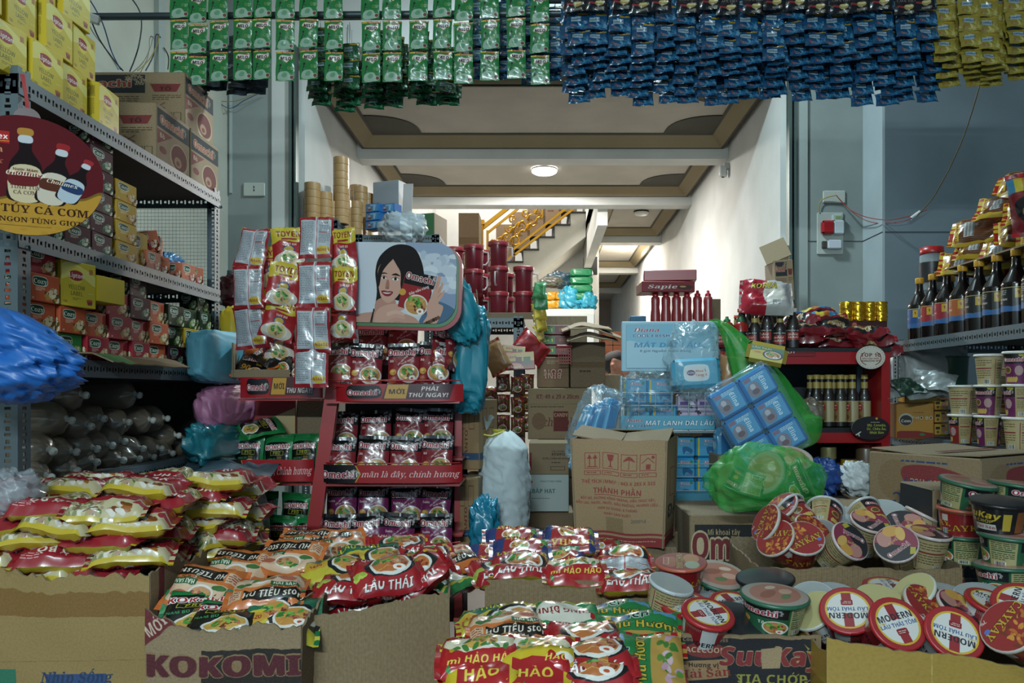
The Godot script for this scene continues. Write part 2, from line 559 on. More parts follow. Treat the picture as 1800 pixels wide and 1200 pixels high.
	lamp("ceiling_lamp", "round white ceiling lamp glowing in the middle of the inner room", Vector3(.01, 3.355, -7.5), .12, 12.0, Color(1, .985, .96), 6.0)
	lamp("ceiling_lamp", "round glowing ceiling lamp in the far passage", Vector3(1.18, 3.355, -11.5), .11, 18.0, Color(1, .96, .9), 5.0)
	lamp("ceiling_lamp", "switched off ceiling lamp with a dark ring in the passage", Vector3(1.14, 3.355, -9.25), .085, 0, Color.WHITE, 0, false)
	lamp("ceiling_lamp", "ceiling lamp high up in the stairwell", Vector3(-.6, 5.195, -10.0), .12, 10.0, Color(1, .98, .95), 5.0)
	lamp("shop_lamp", "white ceiling lamp of the shop behind the hanging sachets", Vector3(.25, 3.94, -4.0), .14, 8.0, Color(.86, .97, 1.0), 6.0)
	lamp("shop_lamp", "white ceiling lamp of the shop towards the street", Vector3(-.5, 3.94, .2), .14, 3.0, Color(.86, .97, 1.0), 6.0)
	var tl := thing("added_tube_lamp", "white fluorescent tube lamp added out of view under the canopy for frontal light", "lamp", Vector3(-.5, 2.62, 2.0))  # unseen lamp added to throw frontal light on the rack
	part(tl, "housing", boxm(Vector3(1.24, .035, .05), .006), Vector3(0, .02, 0), Vector3.ZERO, cm("c9ccca", .5))
	var tm := MB.new()
	tm.tube([Vector3(-.59, 0, 0), Vector3(.59, 0, 0)], .013, 12)
	var em := cm("e8eceb", .4, 0, {"emission_enabled": true, "emission": Color(.9, .98, 1), "emission_energy_multiplier": 4.0})
	part(tl, "tube", inst(tm, em))
	for s in [-.4, .4]:
		var cm_ := MB.new()
		cm_.tube([Vector3(s, .05, 0), Vector3(s, .6, -.1)], .003, 5)
		part(tl, "chain", inst(cm_, cm("6a6e70", .4, .6)))
	var tal := AreaLight3D.new()
	tal.name = "added_tube_light"
	tal.area_size = Vector2(1.18, .06)
	tal.light_color = Color(.9, .985, 1)
	tal.light_energy = 9.5
	tal.shadow_enabled = true
	tal.position = Vector3(0, -.02, -.03)
	tal.rotation_degrees = Vector3(-20, 0, 0)
	tl.add_child(tal)
	# tiles of dado wall joint: the thin crack line on the grey wall
	var jm := MB.new()
	jm.bar(Vector3(1.66, 2.2, -4.999), Vector3(2.006, 2.2, -4.999), .004, .004)
	jm.bar(Vector3(2.005, 2.2, -4.999), Vector3(2.005, 2.2, -4.71), .004, .004)
	jm.bar(Vector3(2.02, 2.2, -4.709), Vector3(2.6, 2.2, -4.709), .004, .004)
	struct("trim_wall_joint", inst(jm, cm("2c3236", .9)))

func shelf_mat() -> StandardMaterial3D:
	return pm("slots", .45, .15, {"transparency": BaseMaterial3D.TRANSPARENCY_ALPHA_SCISSOR, "alpha_scissor_threshold": .5})
func rail(m: MB, a: Vector3, b: Vector3, face: Vector3, h: float, drop: Vector3, ret := true) -> void:   # slotted angle from a to b: face plate h wide along drop, return plate along -face; uv repeats every 13 cm
	var l := a.distance_to(b) / .13
	m.quad(a, b, b + drop * h, a + drop * h, Vector2.ZERO, Vector2(l, 1))
	m.quad(a - face * .002, b - face * .002, b + drop * h - face * .002, a + drop * h - face * .002, Vector2.ZERO, Vector2(l, 1))
	if ret:
		m.quad(a, b, b - face * h, a - face * h, Vector2.ZERO, Vector2(l, 1))
# slotted-angle shelf: x0 is the side towards the aisle, x1 the side at the wall; tops are shelf heights
func shelf_unit(label: String, x0: float, x1: float, z0: float, z1: float, tops: Array, foot: float, head: float) -> Node3D:
	var o := thing("slotted_shelf", label, "shelf", Vector3((x0 + x1) / 2, foot, -(z0 + z1) / 2))
	var off := -o.position
	var sx := signf(x0 - x1)
	var face := Vector3(sx, 0, 0)
	var sm := shelf_mat()
	for x in [x0, x1]:
		for z in [z0, z1]:
			var m := MB.new()
			var fx := face if x == x0 else -face
			var fz := Vector3(0, 0, 1 if z == z0 else -1)
			var c := Vector3(x, foot, -z)
			var d := Vector3(x, head, -z)
			rail(m, c + off, d + off, fx, .05, -fz, false)
			rail(m, c + off, d + off, fz, .05, -fx, false)
			part(o, "post", inst(m, sm))
	for y in tops:
		var m := MB.new()
		m.box(Vector3(minf(x0, x1) + .006, y - .012, -z1 + .006) + off, Vector3(maxf(x0, x1) - .006, y, -z0 - .006) + off)
		part(o, "shelf_board", inst(m, noisy("5a5148", .6, .9)))
		var r := MB.new()
		var e := face * .003
		rail(r, Vector3(x0, y + .004, -z0) + off + e, Vector3(x0, y + .004, -z1) + off + e, face, .05, Vector3.DOWN)
		part(o, "front_rail", inst(r, sm))
		r = MB.new()
		rail(r, Vector3(x0, y + .004, -z0) + off, Vector3(x1, y + .004, -z0) + off, Vector3(0, 0, 1), .05, Vector3.DOWN)
		part(o, "end_rail", inst(r, sm))
		r = MB.new()
		rail(r, Vector3(x0, y + .004, -z1) + off, Vector3(x1, y + .004, -z1) + off, Vector3(0, 0, -1), .05, Vector3.DOWN)
		part(o, "end_rail", inst(r, sm))
		for z in [z0 + .02, z1 - .02]:
			var g := MB.new()
			var q := Vector3(x0, y - .045, -z) + off + face * .008
			g.tube([q, q + face * .008], .006, 8)
			part(o, "bolt", inst(g, cm("8a949a", .3, .9)))
	return o
func wire_net(par: Node3D, x0: float, x1: float, y0: float, y1: float, z: float) -> void:   # fine square mesh closing the end of a shelf
	var m := MB.new()
	var n := int(absf(x1 - x0) / .014)
	for k in n + 1:
		var x := lerpf(x0, x1, float(k) / n)
		m.bar(Vector3(x, y0, -z) - par.position, Vector3(x, y1, -z) - par.position, .0011, .0011, Vector3.FORWARD)
	n = int((y1 - y0) / .014)
	for k in n + 1:
		var y := lerpf(y0, y1, float(k) / n)
		m.bar(Vector3(x0, y, -z) - par.position, Vector3(x1, y, -z) - par.position, .0011, .0011)
	var p := part(par, "wire_net", inst(m, cm("7d8a90", .4, .8)))
	p.set_meta("kind", "stuff")
# ---------- left side: the tall shelf along the wall ----------
func wire(label: String, pts: Array, r: float, hex: String, group := "cables on the left wall") -> void:
	var c := Curve3D.new()
	for p in pts:
		c.add_point(p)
	for k in range(1, pts.size() - 1):
		var t: Vector3 = (pts[k + 1] - pts[k - 1]) * .2
		c.set_point_in(k, -t)
		c.set_point_out(k, t)
	var q := []
	for p in c.tessellate(4, 3):
		q.append(p)
	var m := MB.new()
	m.tube(q, r, 5)
	solo("cable", label, "cable", inst(m, cm(hex, .5)), Vector3.ZERO, Vector3.ZERO, group)

func left_side() -> void:
	var s := shelf_unit("tall grey slotted steel shelf full of tea boxes along the left wall", -1.30, -1.93, 1.97, 3.2, [1.01, 1.34, 1.657, 2.036], .0, 2.06)
	for y in [[1.02, 1.3], [1.35, 1.62], [1.67, 2.0]]:
		wire_net(s, -1.92, -1.36, y[0], y[1], 1.975)
	wire_net(s, -1.90, -1.33, 1.67, 2.0, 3.195)
	wire_net(s, -1.90, -1.33, 1.35, 1.62, 3.195)
	var shade_mat := noisy("3c352e", .6, .9)  # dark panels added in place of the shade at the shelf back and ends
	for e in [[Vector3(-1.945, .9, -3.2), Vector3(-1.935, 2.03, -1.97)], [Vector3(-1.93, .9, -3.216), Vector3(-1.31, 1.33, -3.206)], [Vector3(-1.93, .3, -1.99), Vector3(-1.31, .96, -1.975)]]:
		part(s, "dark_shade_panel", bx(e[0] - s.position, e[1] - s.position, shade_mat))
	var lip := [pm("lipton", .38, 0, {"metallic_specular": .4}), cm("c9ad1e", .35), pm("lipton_side", .35), cm("cdb020", .35), cm("c9ad1e", .35)]
	var lb := boxm(Vector3(.125, .125, .075), .0015)
	var ends := [2.46, 2.36, 2.315, 2.19, 2.05]
	for lv in 5:
		var z: float = ends[lv] - .063
		var k := 0
		while z > 1.6:
			var j := rng.randf_range(-5, 5)
			solo("tea_box", "yellow tea box in the pile on top of the tall left shelf", "box", lb, Vector3(-1.345 - .012 * ((lv + k) % 2) - .005 * lv, 2.037 + lv * .1265, -z), Vector3(0, 90 + j, 0), "yellow tea boxes on top of the shelf", lip)
			z -= .136 + (.02 if (lv + k) % 3 == 0 else 0.0)
			k += 1
	# noodle cartons at the far end of the top shelf
	var kraft := pm("kraft", .85)
	var oc := [pm("omachi_bowl_carton", .75), kraft, pm("omachi_carton", .8), kraft, kraft]
	var ob := boxm(Vector3(.25, .195, .44), .003)
	for e in [[2.815, 2.036, -1.525, "brown noodle carton with bowl print on the top shelf beside the yellow boxes"], [3.075, 2.036, -1.525, "brown noodle carton with a bowl print at the far end of the top shelf"], [3.05, 2.2325, -1.535, "brown noodle carton lying on top of another carton on the top shelf"]]:
		solo("noodle_carton", e[3], "carton", ob, Vector3(e[2], e[1], -e[0]), Vector3(0, 90, 0), "noodle cartons on the top shelf", oc)
	# second shelf
	var tea := {}
	for k in ["peach", "red", "green", "wine", "dark", "gold", "salmon"]:
		var hx: String = {"peach": "b8502e", "red": "961a28", "green": "2a803a", "wine": "451a26", "dark": "26351f", "gold": "c0941c", "salmon": "b8654a"}[k]
		tea[k] = [pm("cozy_" + k, .6, 0, {"metallic_specular": .25}), pm("cozy_" + k, .6, 0, {"metallic_specular": .25}), pm("cozy_" + k, .6, 0, {"metallic_specular": .25}), cm(hx, .6), cm(hx, .6)]
	var tb := boxm(Vector3(.118, .062, .07), .0015)
	for col in [[2.365, 6, "wine"], [2.245, 4, "wine"], [2.505, 4, "gold"]]:
		for k in col[1]:
			var g: String = {"wine": "dark red tea box in the stack on the second shelf", "gold": "golden yellow tea box in the short stack on the second shelf"}[col[2]]
			solo("tea_carton", g, "box", tb, Vector3(-1.345, 1.658 + k * .063, -col[0]), Vector3(0, 90 + rng.randf_range(-3, 3), 0), g.replace("box", "boxes"), tea[col[2]])
	solo("tea_box", "yellow tea box with a green badge behind the golden stack", "box", boxm(Vector3(.11, .12, .06), .0015), Vector3(-1.36, 1.658, -2.62), Vector3(0, 88, 0), "", tea["gold"])
	solo("tea_box", "upright yellow tea box behind the dark red stack", "box", boxm(Vector3(.11, .12, .06), .0015), Vector3(-1.45, 1.91, -2.5), Vector3(0, 95, 0), "", tea["gold"])
	var sal := boxm(Vector3(.095, .07, .06), .0015)
	var i := 0
	for e in [[2.70, 0, 90], [2.79, 0, 70], [2.87, 0, 100], [2.97, 0, 85], [2.73, .072, 60], [2.83, .072, 110], [3.03, 0, 75]]:
		solo("tea_box", "salmon pink tea box in the loose heap on the second shelf", "box", sal, Vector3(-1.35 - .02 * (i % 3), 1.658 + e[1], -e[0]), Vector3(0, e[2], 0 if i != 4 else 14), "salmon pink tea boxes", tea["salmon"])
		i += 1
	var bb := blob(Vector3(.1, .12, .2), 3.1, .25, 5, .8)
	solo("plastic_bag", "small shiny blue bag at the far end of the second shelf", "bag", inst(bb, cm("1f6c9c", .2, 0, {"clearcoat_enabled": true})), Vector3(-1.42, 1.715, -3.0))
	# third shelf: columns of boxes, nearest first
	var tb3 := boxm(Vector3(.118, .072, .07), .0015)
	var cols := [["gold", "peach", "peach", "red"], ["green", "peach"], ["red", "peach"], ["red", "red", "red"], ["red", "red", "wine", "wine"], ["peach", "peach", "peach"], ["wine", "dark", "dark"], ["dark", "gold", "dark"], ["dark", "dark", "dark", "dark"]]
	for k in cols.size():
		for j in cols[k].size():
			var n: String = cols[k][j]
			var nm: String = {"gold": "golden", "peach": "orange peach", "green": "bright green", "red": "red fruit", "wine": "dark red", "dark": "dark green"}[n]
			solo("tea_carton", "%s tea box in the row on the third shelf" % nm, "box", tb3, Vector3(-1.345 - .01 * ((k + j) % 2), 1.342 + j * .073, -(2.095 + k * .125)), Vector3(0, 90 + rng.randf_range(-4, 4), 0), "%s tea boxes on the third shelf" % nm, tea[n])
			if k < 5:
				solo("tea_carton", "%s tea box in the second row behind, on the third shelf" % nm, "box", tb3, Vector3(-1.44, 1.342 + j * .073, -(2.085 + k * .125)), Vector3(0, 90, 0), "tea boxes in the second row of the third shelf", tea[n])
	solo("tea_box", "yellow tea box standing on the orange and green boxes of the third shelf", "box", lb, Vector3(-1.335, 1.489, -2.235), Vector3(0, 78, 0), "", lip)
	solo("tea_box", "yellow tea box lying on its side on the red boxes of the third shelf", "box", lb, Vector3(-1.33, 1.551, -2.42), Vector3(90, 84, 90), "", lip)
	solo("tea_box", "yellow tea box lying flat under the second shelf board", "box", boxm(Vector3(.16, .04, .1), .0015), Vector3(-1.45, 1.578, -2.19), Vector3(0, 70, 8), "", tea["gold"])
	for e in [[-1.52, 2.03, 3], [-1.66, 2.05, 3], [-1.80, 2.04, 2]]:
		for k in e[2]:
			solo("red_box", "plain red gift box stacked behind the wire net at the shelf end", "box", boxm(Vector3(.125, .085, .08), .002), Vector3(e[0], 1.342 + k * .086, -e[1]), Vector3.ZERO, "red boxes behind the wire net", [cm("b01c26", .35), cm("9c1822", .35), cm("9c1822", .35), cm("b8202a", .35), cm("9c1822", .35)])
	# cardboard liners hanging over the third shelf edge
	for e in [["flattened green and purple carton sheet hanging over the third shelf edge", 2.33, .2, "4f7a44", 8.0], ["flattened brown cardboard sheet on the third shelf edge", 2.58, .3, "6b5538", -6.0]]:
		var f := func(u, v): return Vector3((u - .5) * e[2], .012 * sin(v * 3) + .006 * nz(u, v), (v - .5) * .12)
		solo("cardboard_sheet", e[0], "cardboard", slab(6, 4, f, .004, noisy(e[3], .8, 3), kraft), Vector3(-1.28, 1.349, -e[1]), Vector3(14, 90 + e[4], 0))
	# brown filled bags on the bottom shelf
	var film_ := cm("75695a", .35, 0, {"clearcoat_enabled": true, "clearcoat": .6, "clearcoat_roughness": .1})
	var bagm := []
	for v in 3:
		var m := MB.new()
		var prof := [[.001, .27], [.03, .265], [.047, .24], [.053, .19], [.054, .12], [.051, .06], [.040, .028], [.022, .012], [.009, .004]]
		m.grid(36, 30, func(u, q):
			var kk: float = q * (prof.size() - 1)
			var j := mini(int(kk + .0001), prof.size() - 2)
			var r := lerpf(prof[j][0], prof[j + 1][0], kk - j)
			var y := lerpf(prof[j][1], prof[j + 1][1], kk - j)
			var an: float = TAU * u
			r *= 1 + .14 * nz(sin(an) * .35 + v, q * .8, cos(an) * .35) + .09 * (ridge(sin(an) * .8 + v, q * 1.6, cos(an) * .8) - .6) + .13 * q * q * q * (absf(fposmod(u * 9 + v * .3, 1) - .5) - .25) * 2
			return Vector3(-y, sin(an) * r, cos(an) * r))
		var kn := MB.new()
		kn.lathe([[.003, .016], [.011, .012], [.012, .004], [.006, -.002], [.011, -.012], [.016, -.022]], 10)
		bagm.append([inst(m, film_), inst(kn, clear("d8d8d0", .7, .35))])
	i = 0
	for e in [[145, 694], [240, 694], [120, 738], [155, 748], [178, 735], [222, 742], [265, 738], [290, 735], [88, 792], [128, 794], [165, 788], [192, 782], [214, 775], [247, 788], [280, 788], [310, 765], [84, 838], [130, 826], [165, 812], [212, 808], [240, 806], [266, 803], [300, 796], [330, 780]]:
		var z: float = 1.36 * F / (CU - e[0])
		var p := at(e[0], e[1], z)
		var o := thing("filled_bag", "clear plastic bag of brown powder tied at the end on the bottom shelf", "bag", p, "brown filled bags on the bottom shelf", rng.randf_range(-22, -2))
		o.rotation_degrees.z = rng.randf_range(-3, 6)
		part(o, "bag", bagm[i % 3][0], Vector3.ZERO, Vector3(rng.randf() * 360, 0, 0))
		part(o, "knot", bagm[i % 3][1], Vector3(.004, 0, 0), Vector3(0, 0, -100))
		i += 1
	# hanging round sign
	var sg := thing("hanging_sign", "round dark red fish sauce sign with three bottles and a gold band", "sign", at(48, 309, 1.78), "", 27.0)
	var dm := MB.new()
	var ring := PackedVector3Array()
	var uvs := PackedVector2Array()
	for k in 48:
		var a := TAU * k / 48
		ring.append(Vector3(sin(a) * .15, cos(a) * .133, .004))
		uvs.append(Vector2(.5 + sin(a) * .5, .5 - cos(a) * .5))
	dm.fan(Vector3(0, 0, .004), ring, false, Vector2(.5, .5), uvs)
	var bk := MB.new()
	bk.grid(48, 1, func(u, v): return Vector3(sin(TAU * u) * .15, cos(TAU * u) * .133, .004 if v < .5 else -.003), Vector2.ZERO, Vector2.ONE, true)
	var back := PackedVector3Array()
	for p in ring:
		back.append(Vector3(p.x, p.y, -.003))
	bk.fan(Vector3(0, 0, -.003), back, true)
	part(sg, "sign_board", mk([dm, pm("sauce_sign", .7, 0, {"metallic_specular": .2}), bk, cm("3a0d12", .5)]))
	var tb2 := MB.new()
	tb2.grid(12, 1, func(u, v): return Vector3(cos(PI * u) * -.026, .128 + sin(PI * u) * .024 * (1 - v), .003), Vector2.ZERO, Vector2.ONE)
	part(sg, "hanging_tab", inst(tb2, cm("3a1216", .4)))
	var rb := MB.new()
	for k in 3:
		rb.tube([Vector3(-.001 + k * .003, .14, 0), Vector3(-.004 + k * .002, .18, .006), Vector3(-.012 + k * .003, .225, .0)], .0018, 5)
	part(sg, "red_string", inst(rb, cm("8e1c1c", .6)))
	# blue plastic bag and the plastic roll at the frame edge
	var b2 := MB.new()
	b2.grid(60, 44, func(u, v):
		var th: float = TAU * u
		var y: float = 1 - v * 2
		var r: float = sqrt(maxf(1 - y * y, 0.0)) * (1 + .22 * nz(sin(th) * .6, v * 1.1, cos(th) * .6) + .24 * (ridge(sin(th) * .9, v * 2.2, cos(th) * .9) - .6) + .1 * (ridge(sin(th) * 2, v * 4, cos(th) * 2) - .6))
		return Vector3(sin(th) * r * .13 + .05 * maxf(0, 1 - absf(y)) * sin(th), y * .105 - .03 * sin(th) * r, cos(th) * r * .09))
	solo("plastic_bag", "bright blue plastic bag bulging at the corner of the tall shelf", "bag", inst(b2, clear("1a62b0", .88, .3, {"backlight_enabled": true, "backlight": Color(.05, .2, .4), "clearcoat_enabled": true})), at(-6, 622, 1.72))
	solo("plastic_bag", "clear crumpled plastic bag under the blue bag", "bag", inst(blob(Vector3(.13, .11, .12), 6.6, .25, 7, .8), clear("b4bec6", .4, .24, {"clearcoat_enabled": true})), at(16, 868, 1.84))
	# blue, pink and teal bundles leaning beside the shelf
	solo("cloth_bundle", "pale blue wrapped bundle on top of the pink one beside the shelf", "bundle", inst(blob(Vector3(.1, .2, .5), 1.3, .05, 3, .42), noisy("5fa3b8", .6, 4, .6)), Vector3(-1.235, 1.385, -3.11), Vector3(0, -5, 0))
	solo("cloth_bundle", "pink plastic wrapped bundle under the pale blue one", "bundle", inst(blob(Vector3(.11, .17, .44), 2.3, .1, 4, .6), cm("9a6280", .45)), Vector3(-1.225, 1.20, -3.12), Vector3(4, -5, 0))
	solo("cloth_bundle", "teal plastic wrapped bundle under the pink one", "bundle", inst(blob(Vector3(.11, .17, .44), 4.3, .2, 5, .6), cm("0f6f7c", .28, 0, {"clearcoat_enabled": true})), Vector3(-1.235, 1.06, -3.06), Vector3(0, -5, 0))
	var sh := func(u, v): return Vector3((u - .5) * .34, .02 * nz(u * 1.2, v * 1.2) + .03 * ridge(u * .6, v * .6, 4) - .03 - .1 * v * v, (v - .5) * .34)
	solo("plastic_sheet", "grey crumpled plastic sheet spread below the teal bundle", "sheet", slab(20, 14, sh, .002, cm("3d4d58", .25, 0, {"clearcoat_enabled": true}), cm("3d4d58", .3)), Vector3(-1.12, 1.0, -2.72))
	solo("grey_block", "dark plastic wrapped pallet of goods under the grey sheet", "bundle", inst(blob(Vector3(.3, .93, .38), 9.0, .04, 3, .3), cm("232c33", .35)), Vector3(-1.13, .48, -2.72))
	var b3 := shelf_unit("dark slotted shelf post standing behind the pale blue bundle", -1.32, -1.9, 3.45, 3.9, [.9, 1.6], 0, 1.78)
	b3.set_meta("label", "low slotted steel shelf standing behind the tall one")
	solo("cloth_bundle", "maroon bundle lying on the low shelf behind the tall one", "bundle", inst(blob(Vector3(.2, .16, .2), 5.5, .2, 4, .8), cm("4a1520", .4)), Vector3(-1.33, 1.69, -3.52))
	solo("yellow_bag", "plain yellow bag behind the hanging noodle chains", "bag", inst(blob(Vector3(.1, .17, .08), 8.5, .1, 3, .6), cm("c9a92a", .4)), at(412, 575, 3.2))
	# pipe, power strip, cables, conduits, socket
	var pp := MB.new()
	pp.tube([at(70, 30, 3.06), at(1830, 18, 3.06)], .0135, 12)
	solo("hanging_pipe", "long grey steel pipe carrying the hanging sachets", "pipe", inst(pp, cm("3d484e", .4, .6)))
	pp = MB.new()
	pp.tube([at(500, 30, 3.2), at(1040, 26, 3.2)], .0135, 12)
	pp.tube([at(960, 0, 3.02), at(1840, -6, 3.02)], .0135, 12)
	solo("hanging_pipe", "second grey pipe behind the first carrying the softener sachets", "pipe", inst(pp, cm("3d484e", .4, .6)))
	var ps := thing("power_strip", "white power strip tied to the hanging pipe", "power strip", at(148, 32, 3.035))
	ps.rotation_degrees = Vector3(10, 20, -12)
	part(ps, "socket_body", boxm(Vector3(.05, .06, .03), .004), Vector3(-.01, -.03, 0), Vector3.ZERO, cm("a9aca6", .5))
	part(ps, "socket_body", boxm(Vector3(.04, .032, .03), .004), Vector3(.034, -.008, .004), Vector3.ZERO, cm("a9aca6", .5))
	for k in 4:
		var hm := MB.new()
		hm.lathe([[.0001, .002], [.0028, .002], [.0028, 0]], 8)
		part(ps, "socket_hole", inst(hm, cm("202224")), Vector3(-.022 + .02 * (k % 2), -.016 + .026 * (k / 2), .0145), Vector3(90, 0, 0))
	wire("black cable falling behind the power strip to the cartons", [at(150, 0, 3.1), at(170, 60, 3.2), at(200, 105, 3.3), at(216, 124, 3.3)], .003, "1a1d20")
	wire("blue cable falling beside the black one", [at(158, 0, 3.1), at(180, 40, 3.2), at(196, 90, 3.3), at(212, 122, 3.3)], .0026, "22406a")
	wire("white cable falling behind the yellow boxes", [at(145, 0, 3.1), at(160, 50, 3.2), at(185, 85, 3.3), at(208, 122, 3.3)], .0026, "9a9c96")
	wire("long dark cable looping down the wall to the cartons", [at(233, 0, 3.4), at(248, 30, 3.4), at(244, 80, 3.4), at(228, 126, 3.4)], .003, "1c2430")
	wire("yellow cable looped by the wall conduit", [at(242, 124, 3.83), at(262, 105, 3.94), at(275, 80, 4.01), at(280, 60, 4.04)], .0026, "8a7a34")
	wire("dark blue cable looped by the wall conduit", [at(256, 124, 3.91), at(270, 95, 3.99), at(274, 62, 4.01), at(282, 66, 4.06)], .003, "1f2c44")
	wire("black cable hanging right of the conduit", [at(288, 84, 4.09), at(296, 100, 4.14), at(295, 122, 4.14)], .003, "17191c")
	wire("thin yellow cable drooping across the back wall", [at(376, 176, 4.9), at(410, 178, 4.9), at(440, 168, 4.9), at(455, 162, 4.9)], .0025, "8a7f4a")
	wire("thin blue cable drooping across the back wall", [at(380, 176, 4.9), at(404, 190, 4.9), at(430, 176, 4.9), at(455, 164, 4.9)], .0025, "223a5c")
	var tr := MB.new()
	tr.box(Vector3(-1.979, 2.3, -4.12), Vector3(-1.955, 3.6, -4.05))
	struct("trim_conduit_left", inst(tr, cm("8f9690", .6)))
	tr = MB.new()
	tr.box(Vector3(-1.965, 2.5, -5.0), Vector3(-1.952, 3.2, -4.985))
	struct("trim_conduit_back", inst(tr, cm("a0a8a4", .5)))
	var sk := thing("wall_socket", "white wall socket plate on the grey wall left of the opening", "socket", at(447, 345, 4.995))
	part(sk, "plate", boxm(Vector3(.135, .085, .012), .004), Vector3.ZERO, Vector3.ZERO, cm("b3b6ae", .45))
	for k in 2:
		part(sk, "hole", boxm(Vector3(.007, .014, .002), .0005), Vector3(.0, .03 + k * .02, .0065), Vector3.ZERO, cm("2a2c2c"))
# ---------- centre: red noodle rack, poster, chains of packets ----------
func banner(par: Node3D, called: String, w: float, h: float, pos: Vector3, yaw: float, mt: Material, bow := .03) -> void:   # bowed printed strip with rounded ends
	var f := func(u, v):
		var x: float = u * 2 - 1
		return Vector3(x * w / 2, (.5 - v) * h, bow * (1 - pow(absf(x), 6)) - bow)
	part(par, called, slab(24, 1, f, .003, mt, cm("8e1218", .4)), pos, Vector3(0, yaw, 0))
func rack() -> void:
	var red := cm("9c1218", .35, .1, {"clearcoat_enabled": true})
	var Z := 2.95
	var o := thing("display_rack", "red metal noodle rack with printed banner strips and wire rails", "rack", at(690, 690, 3.0) * Vector3(1, 0, 1))
	var q := -o.position
	var bar := func(nm: String, a: Vector3, b: Vector3, w := .02, h := .02, mt: Material = null):
		var m := MB.new()
		m.bar(a + q, b + q, w, h, Vector3.FORWARD if absf((b - a).normalized().y) > .9 else Vector3.UP)
		return part(o, nm, inst(m, mt if mt else red))
	bar.call("side_post", at(590, 655, 2.98), at(543, 1000, 2.98), .05, .03)
	bar.call("side_post", at(806, 655, 3.2), at(806, 1290, 3.2), .03, .03)
	bar.call("side_post", at(425, 640, 3.3), at(425, 1230, 3.3), .02, .02)
	bar.call("side_post", at(543, 1000, 2.98), at(543, 1270, 2.98), .05, .03)
	# front tiers
	var tiers := [705.0, 850.0, 990.0]
	for k in 3:
		var a := at(572, tiers[k], 2.94)
		var b := at(808, tiers[k], 2.94)
		var m := MB.new()
		m.box(Vector3(a.x, a.y - .008, -3.22) + q, Vector3(b.x, a.y, -2.93) + q)
		m.box(Vector3(a.x + .004, a.y + .075, -3.22) + q, Vector3(b.x - .004, a.y + .083, -3.075) + q)
		part(o, "shelf_plate", inst(m, red))
		part(o, "back_panel", bx(Vector3(a.x, a.y - .3, -3.245) + q, Vector3(b.x, a.y + (.12 if k else .2), -3.235) + q, cm("2a1416", .6)))  # added dark panel standing in for the shade behind the packets
		for j in 2:
			var y := a.y + .055 + j * .022
			var r := MB.new()
			var pts := []
			for e in 21:
				var t := e / 20.0
				pts.append(Vector3(lerpf(a.x, b.x, t), y, -2.945 + .03 * (1 - pow(absf(2 * t - 1), 6)) - .005) + q)
			r.tube(pts, .0025, 6)
			part(o, "wire_rail", inst(r, red))
	banner(o, "banner", .47, .064, at(700, 690, 2.91) + q, 0, film("banner_new", .35))
	banner(o, "banner", .51, .066, at(688, 833, 2.90) + q, 0, film("banner_script", .35))
	banner(o, "banner", .5, .04, at(690, 990, 2.905) + q, 0, cm("a3141b", .35))
	# left wing
	for e in [[700.0, 424.0, 562.0, 680.0], [848.0, 388.0, 546.0, 826.0], [960.0, 420.0, 548.0, 950.0]]:
		var a := at(e[1], e[0], 3.02)
		var b := at(e[2], e[0], 2.98)
		var m := MB.new()
		m.box(Vector3(a.x, a.y - .008, -3.2) + q, Vector3(b.x, a.y, -2.99) + q)
		part(o, "shelf_plate", inst(m, red))
		var r := MB.new()
		r.tube([Vector3(a.x, a.y + .075, -3.1) + q, Vector3(a.x, a.y + .075, -2.99) + q, Vector3(b.x, b.y + .075, -2.985) + q], .0025, 6)
		part(o, "wire_rail", inst(r, red))
	banner(o, "banner", .31, .078, at(492, 681, 2.97) + q, 0, film("banner_new", .35), .02)
	banner(o, "banner", .345, .082, at(466, 827, 2.96) + q, 0, film("banner_script", .35), .03)
	# packets: front tiers
	var pk := []
	for s in 4:
		pk.append(packm(.124, .168, .028, s * 1.7 + .3))
	var back := film("pack_back")
	var mr := film("omachi_red", .3)
	var mp := film("omachi_purple", .3)
	var n := 0
	for k in 3:
		var base: float = at(690, tiers[k], 2.94).y
		for row in 2:
			for c in 4:
				if k == 0 and row == 1 and c == 3:
					continue
				var z := 3.0 if row == 0 else 3.13
				var u: float = [[592.0, 648.0, 706.0, 764.0], [594.0, 652.0, 712.0, 770.0]][k % 2][c] + rng.randf_range(-5, 5) + (4 if row else 0)
				var p := at(u, 700, z)
				p.y = base + .084 + row * (.088 + .012 * rng.randf()) + (.012 * rng.randf())
				if k == 0:
					p.y += .045
				var nm := ["red and black noodle packet on the top tier of the rack", "red and black noodle packet on the middle tier of the rack", "purple and black noodle packet on the bottom tier of the rack"]
				pack("noodle_packet", nm[k], "packet", nm[k].replace("packet", "packets"), pk[n % 4], mp if k == 2 else mr, back, p, Vector3(-9 + rng.randf_range(-3, 3), rng.randf_range(-5, 5), rng.randf_range(-4, 4)))
				n += 1
	for e in [[778, 612, 60, "leaning"], [797, 616, 68, "tilted"]]:
		pack("noodle_packet", "red noodle packet %s edge on at the end of the top tier" % e[3], "packet", "edge-on red packets at the end of the top tier", pk[n % 4], mr, film("chain_back"), at(e[0], e[1], 3.04), Vector3(-6, e[2], -14))
		n += 1
	# packets: left wing
	var mk2 := film("kokomi_pro", .3)
	var mo := film("kokomi_orange", .3)
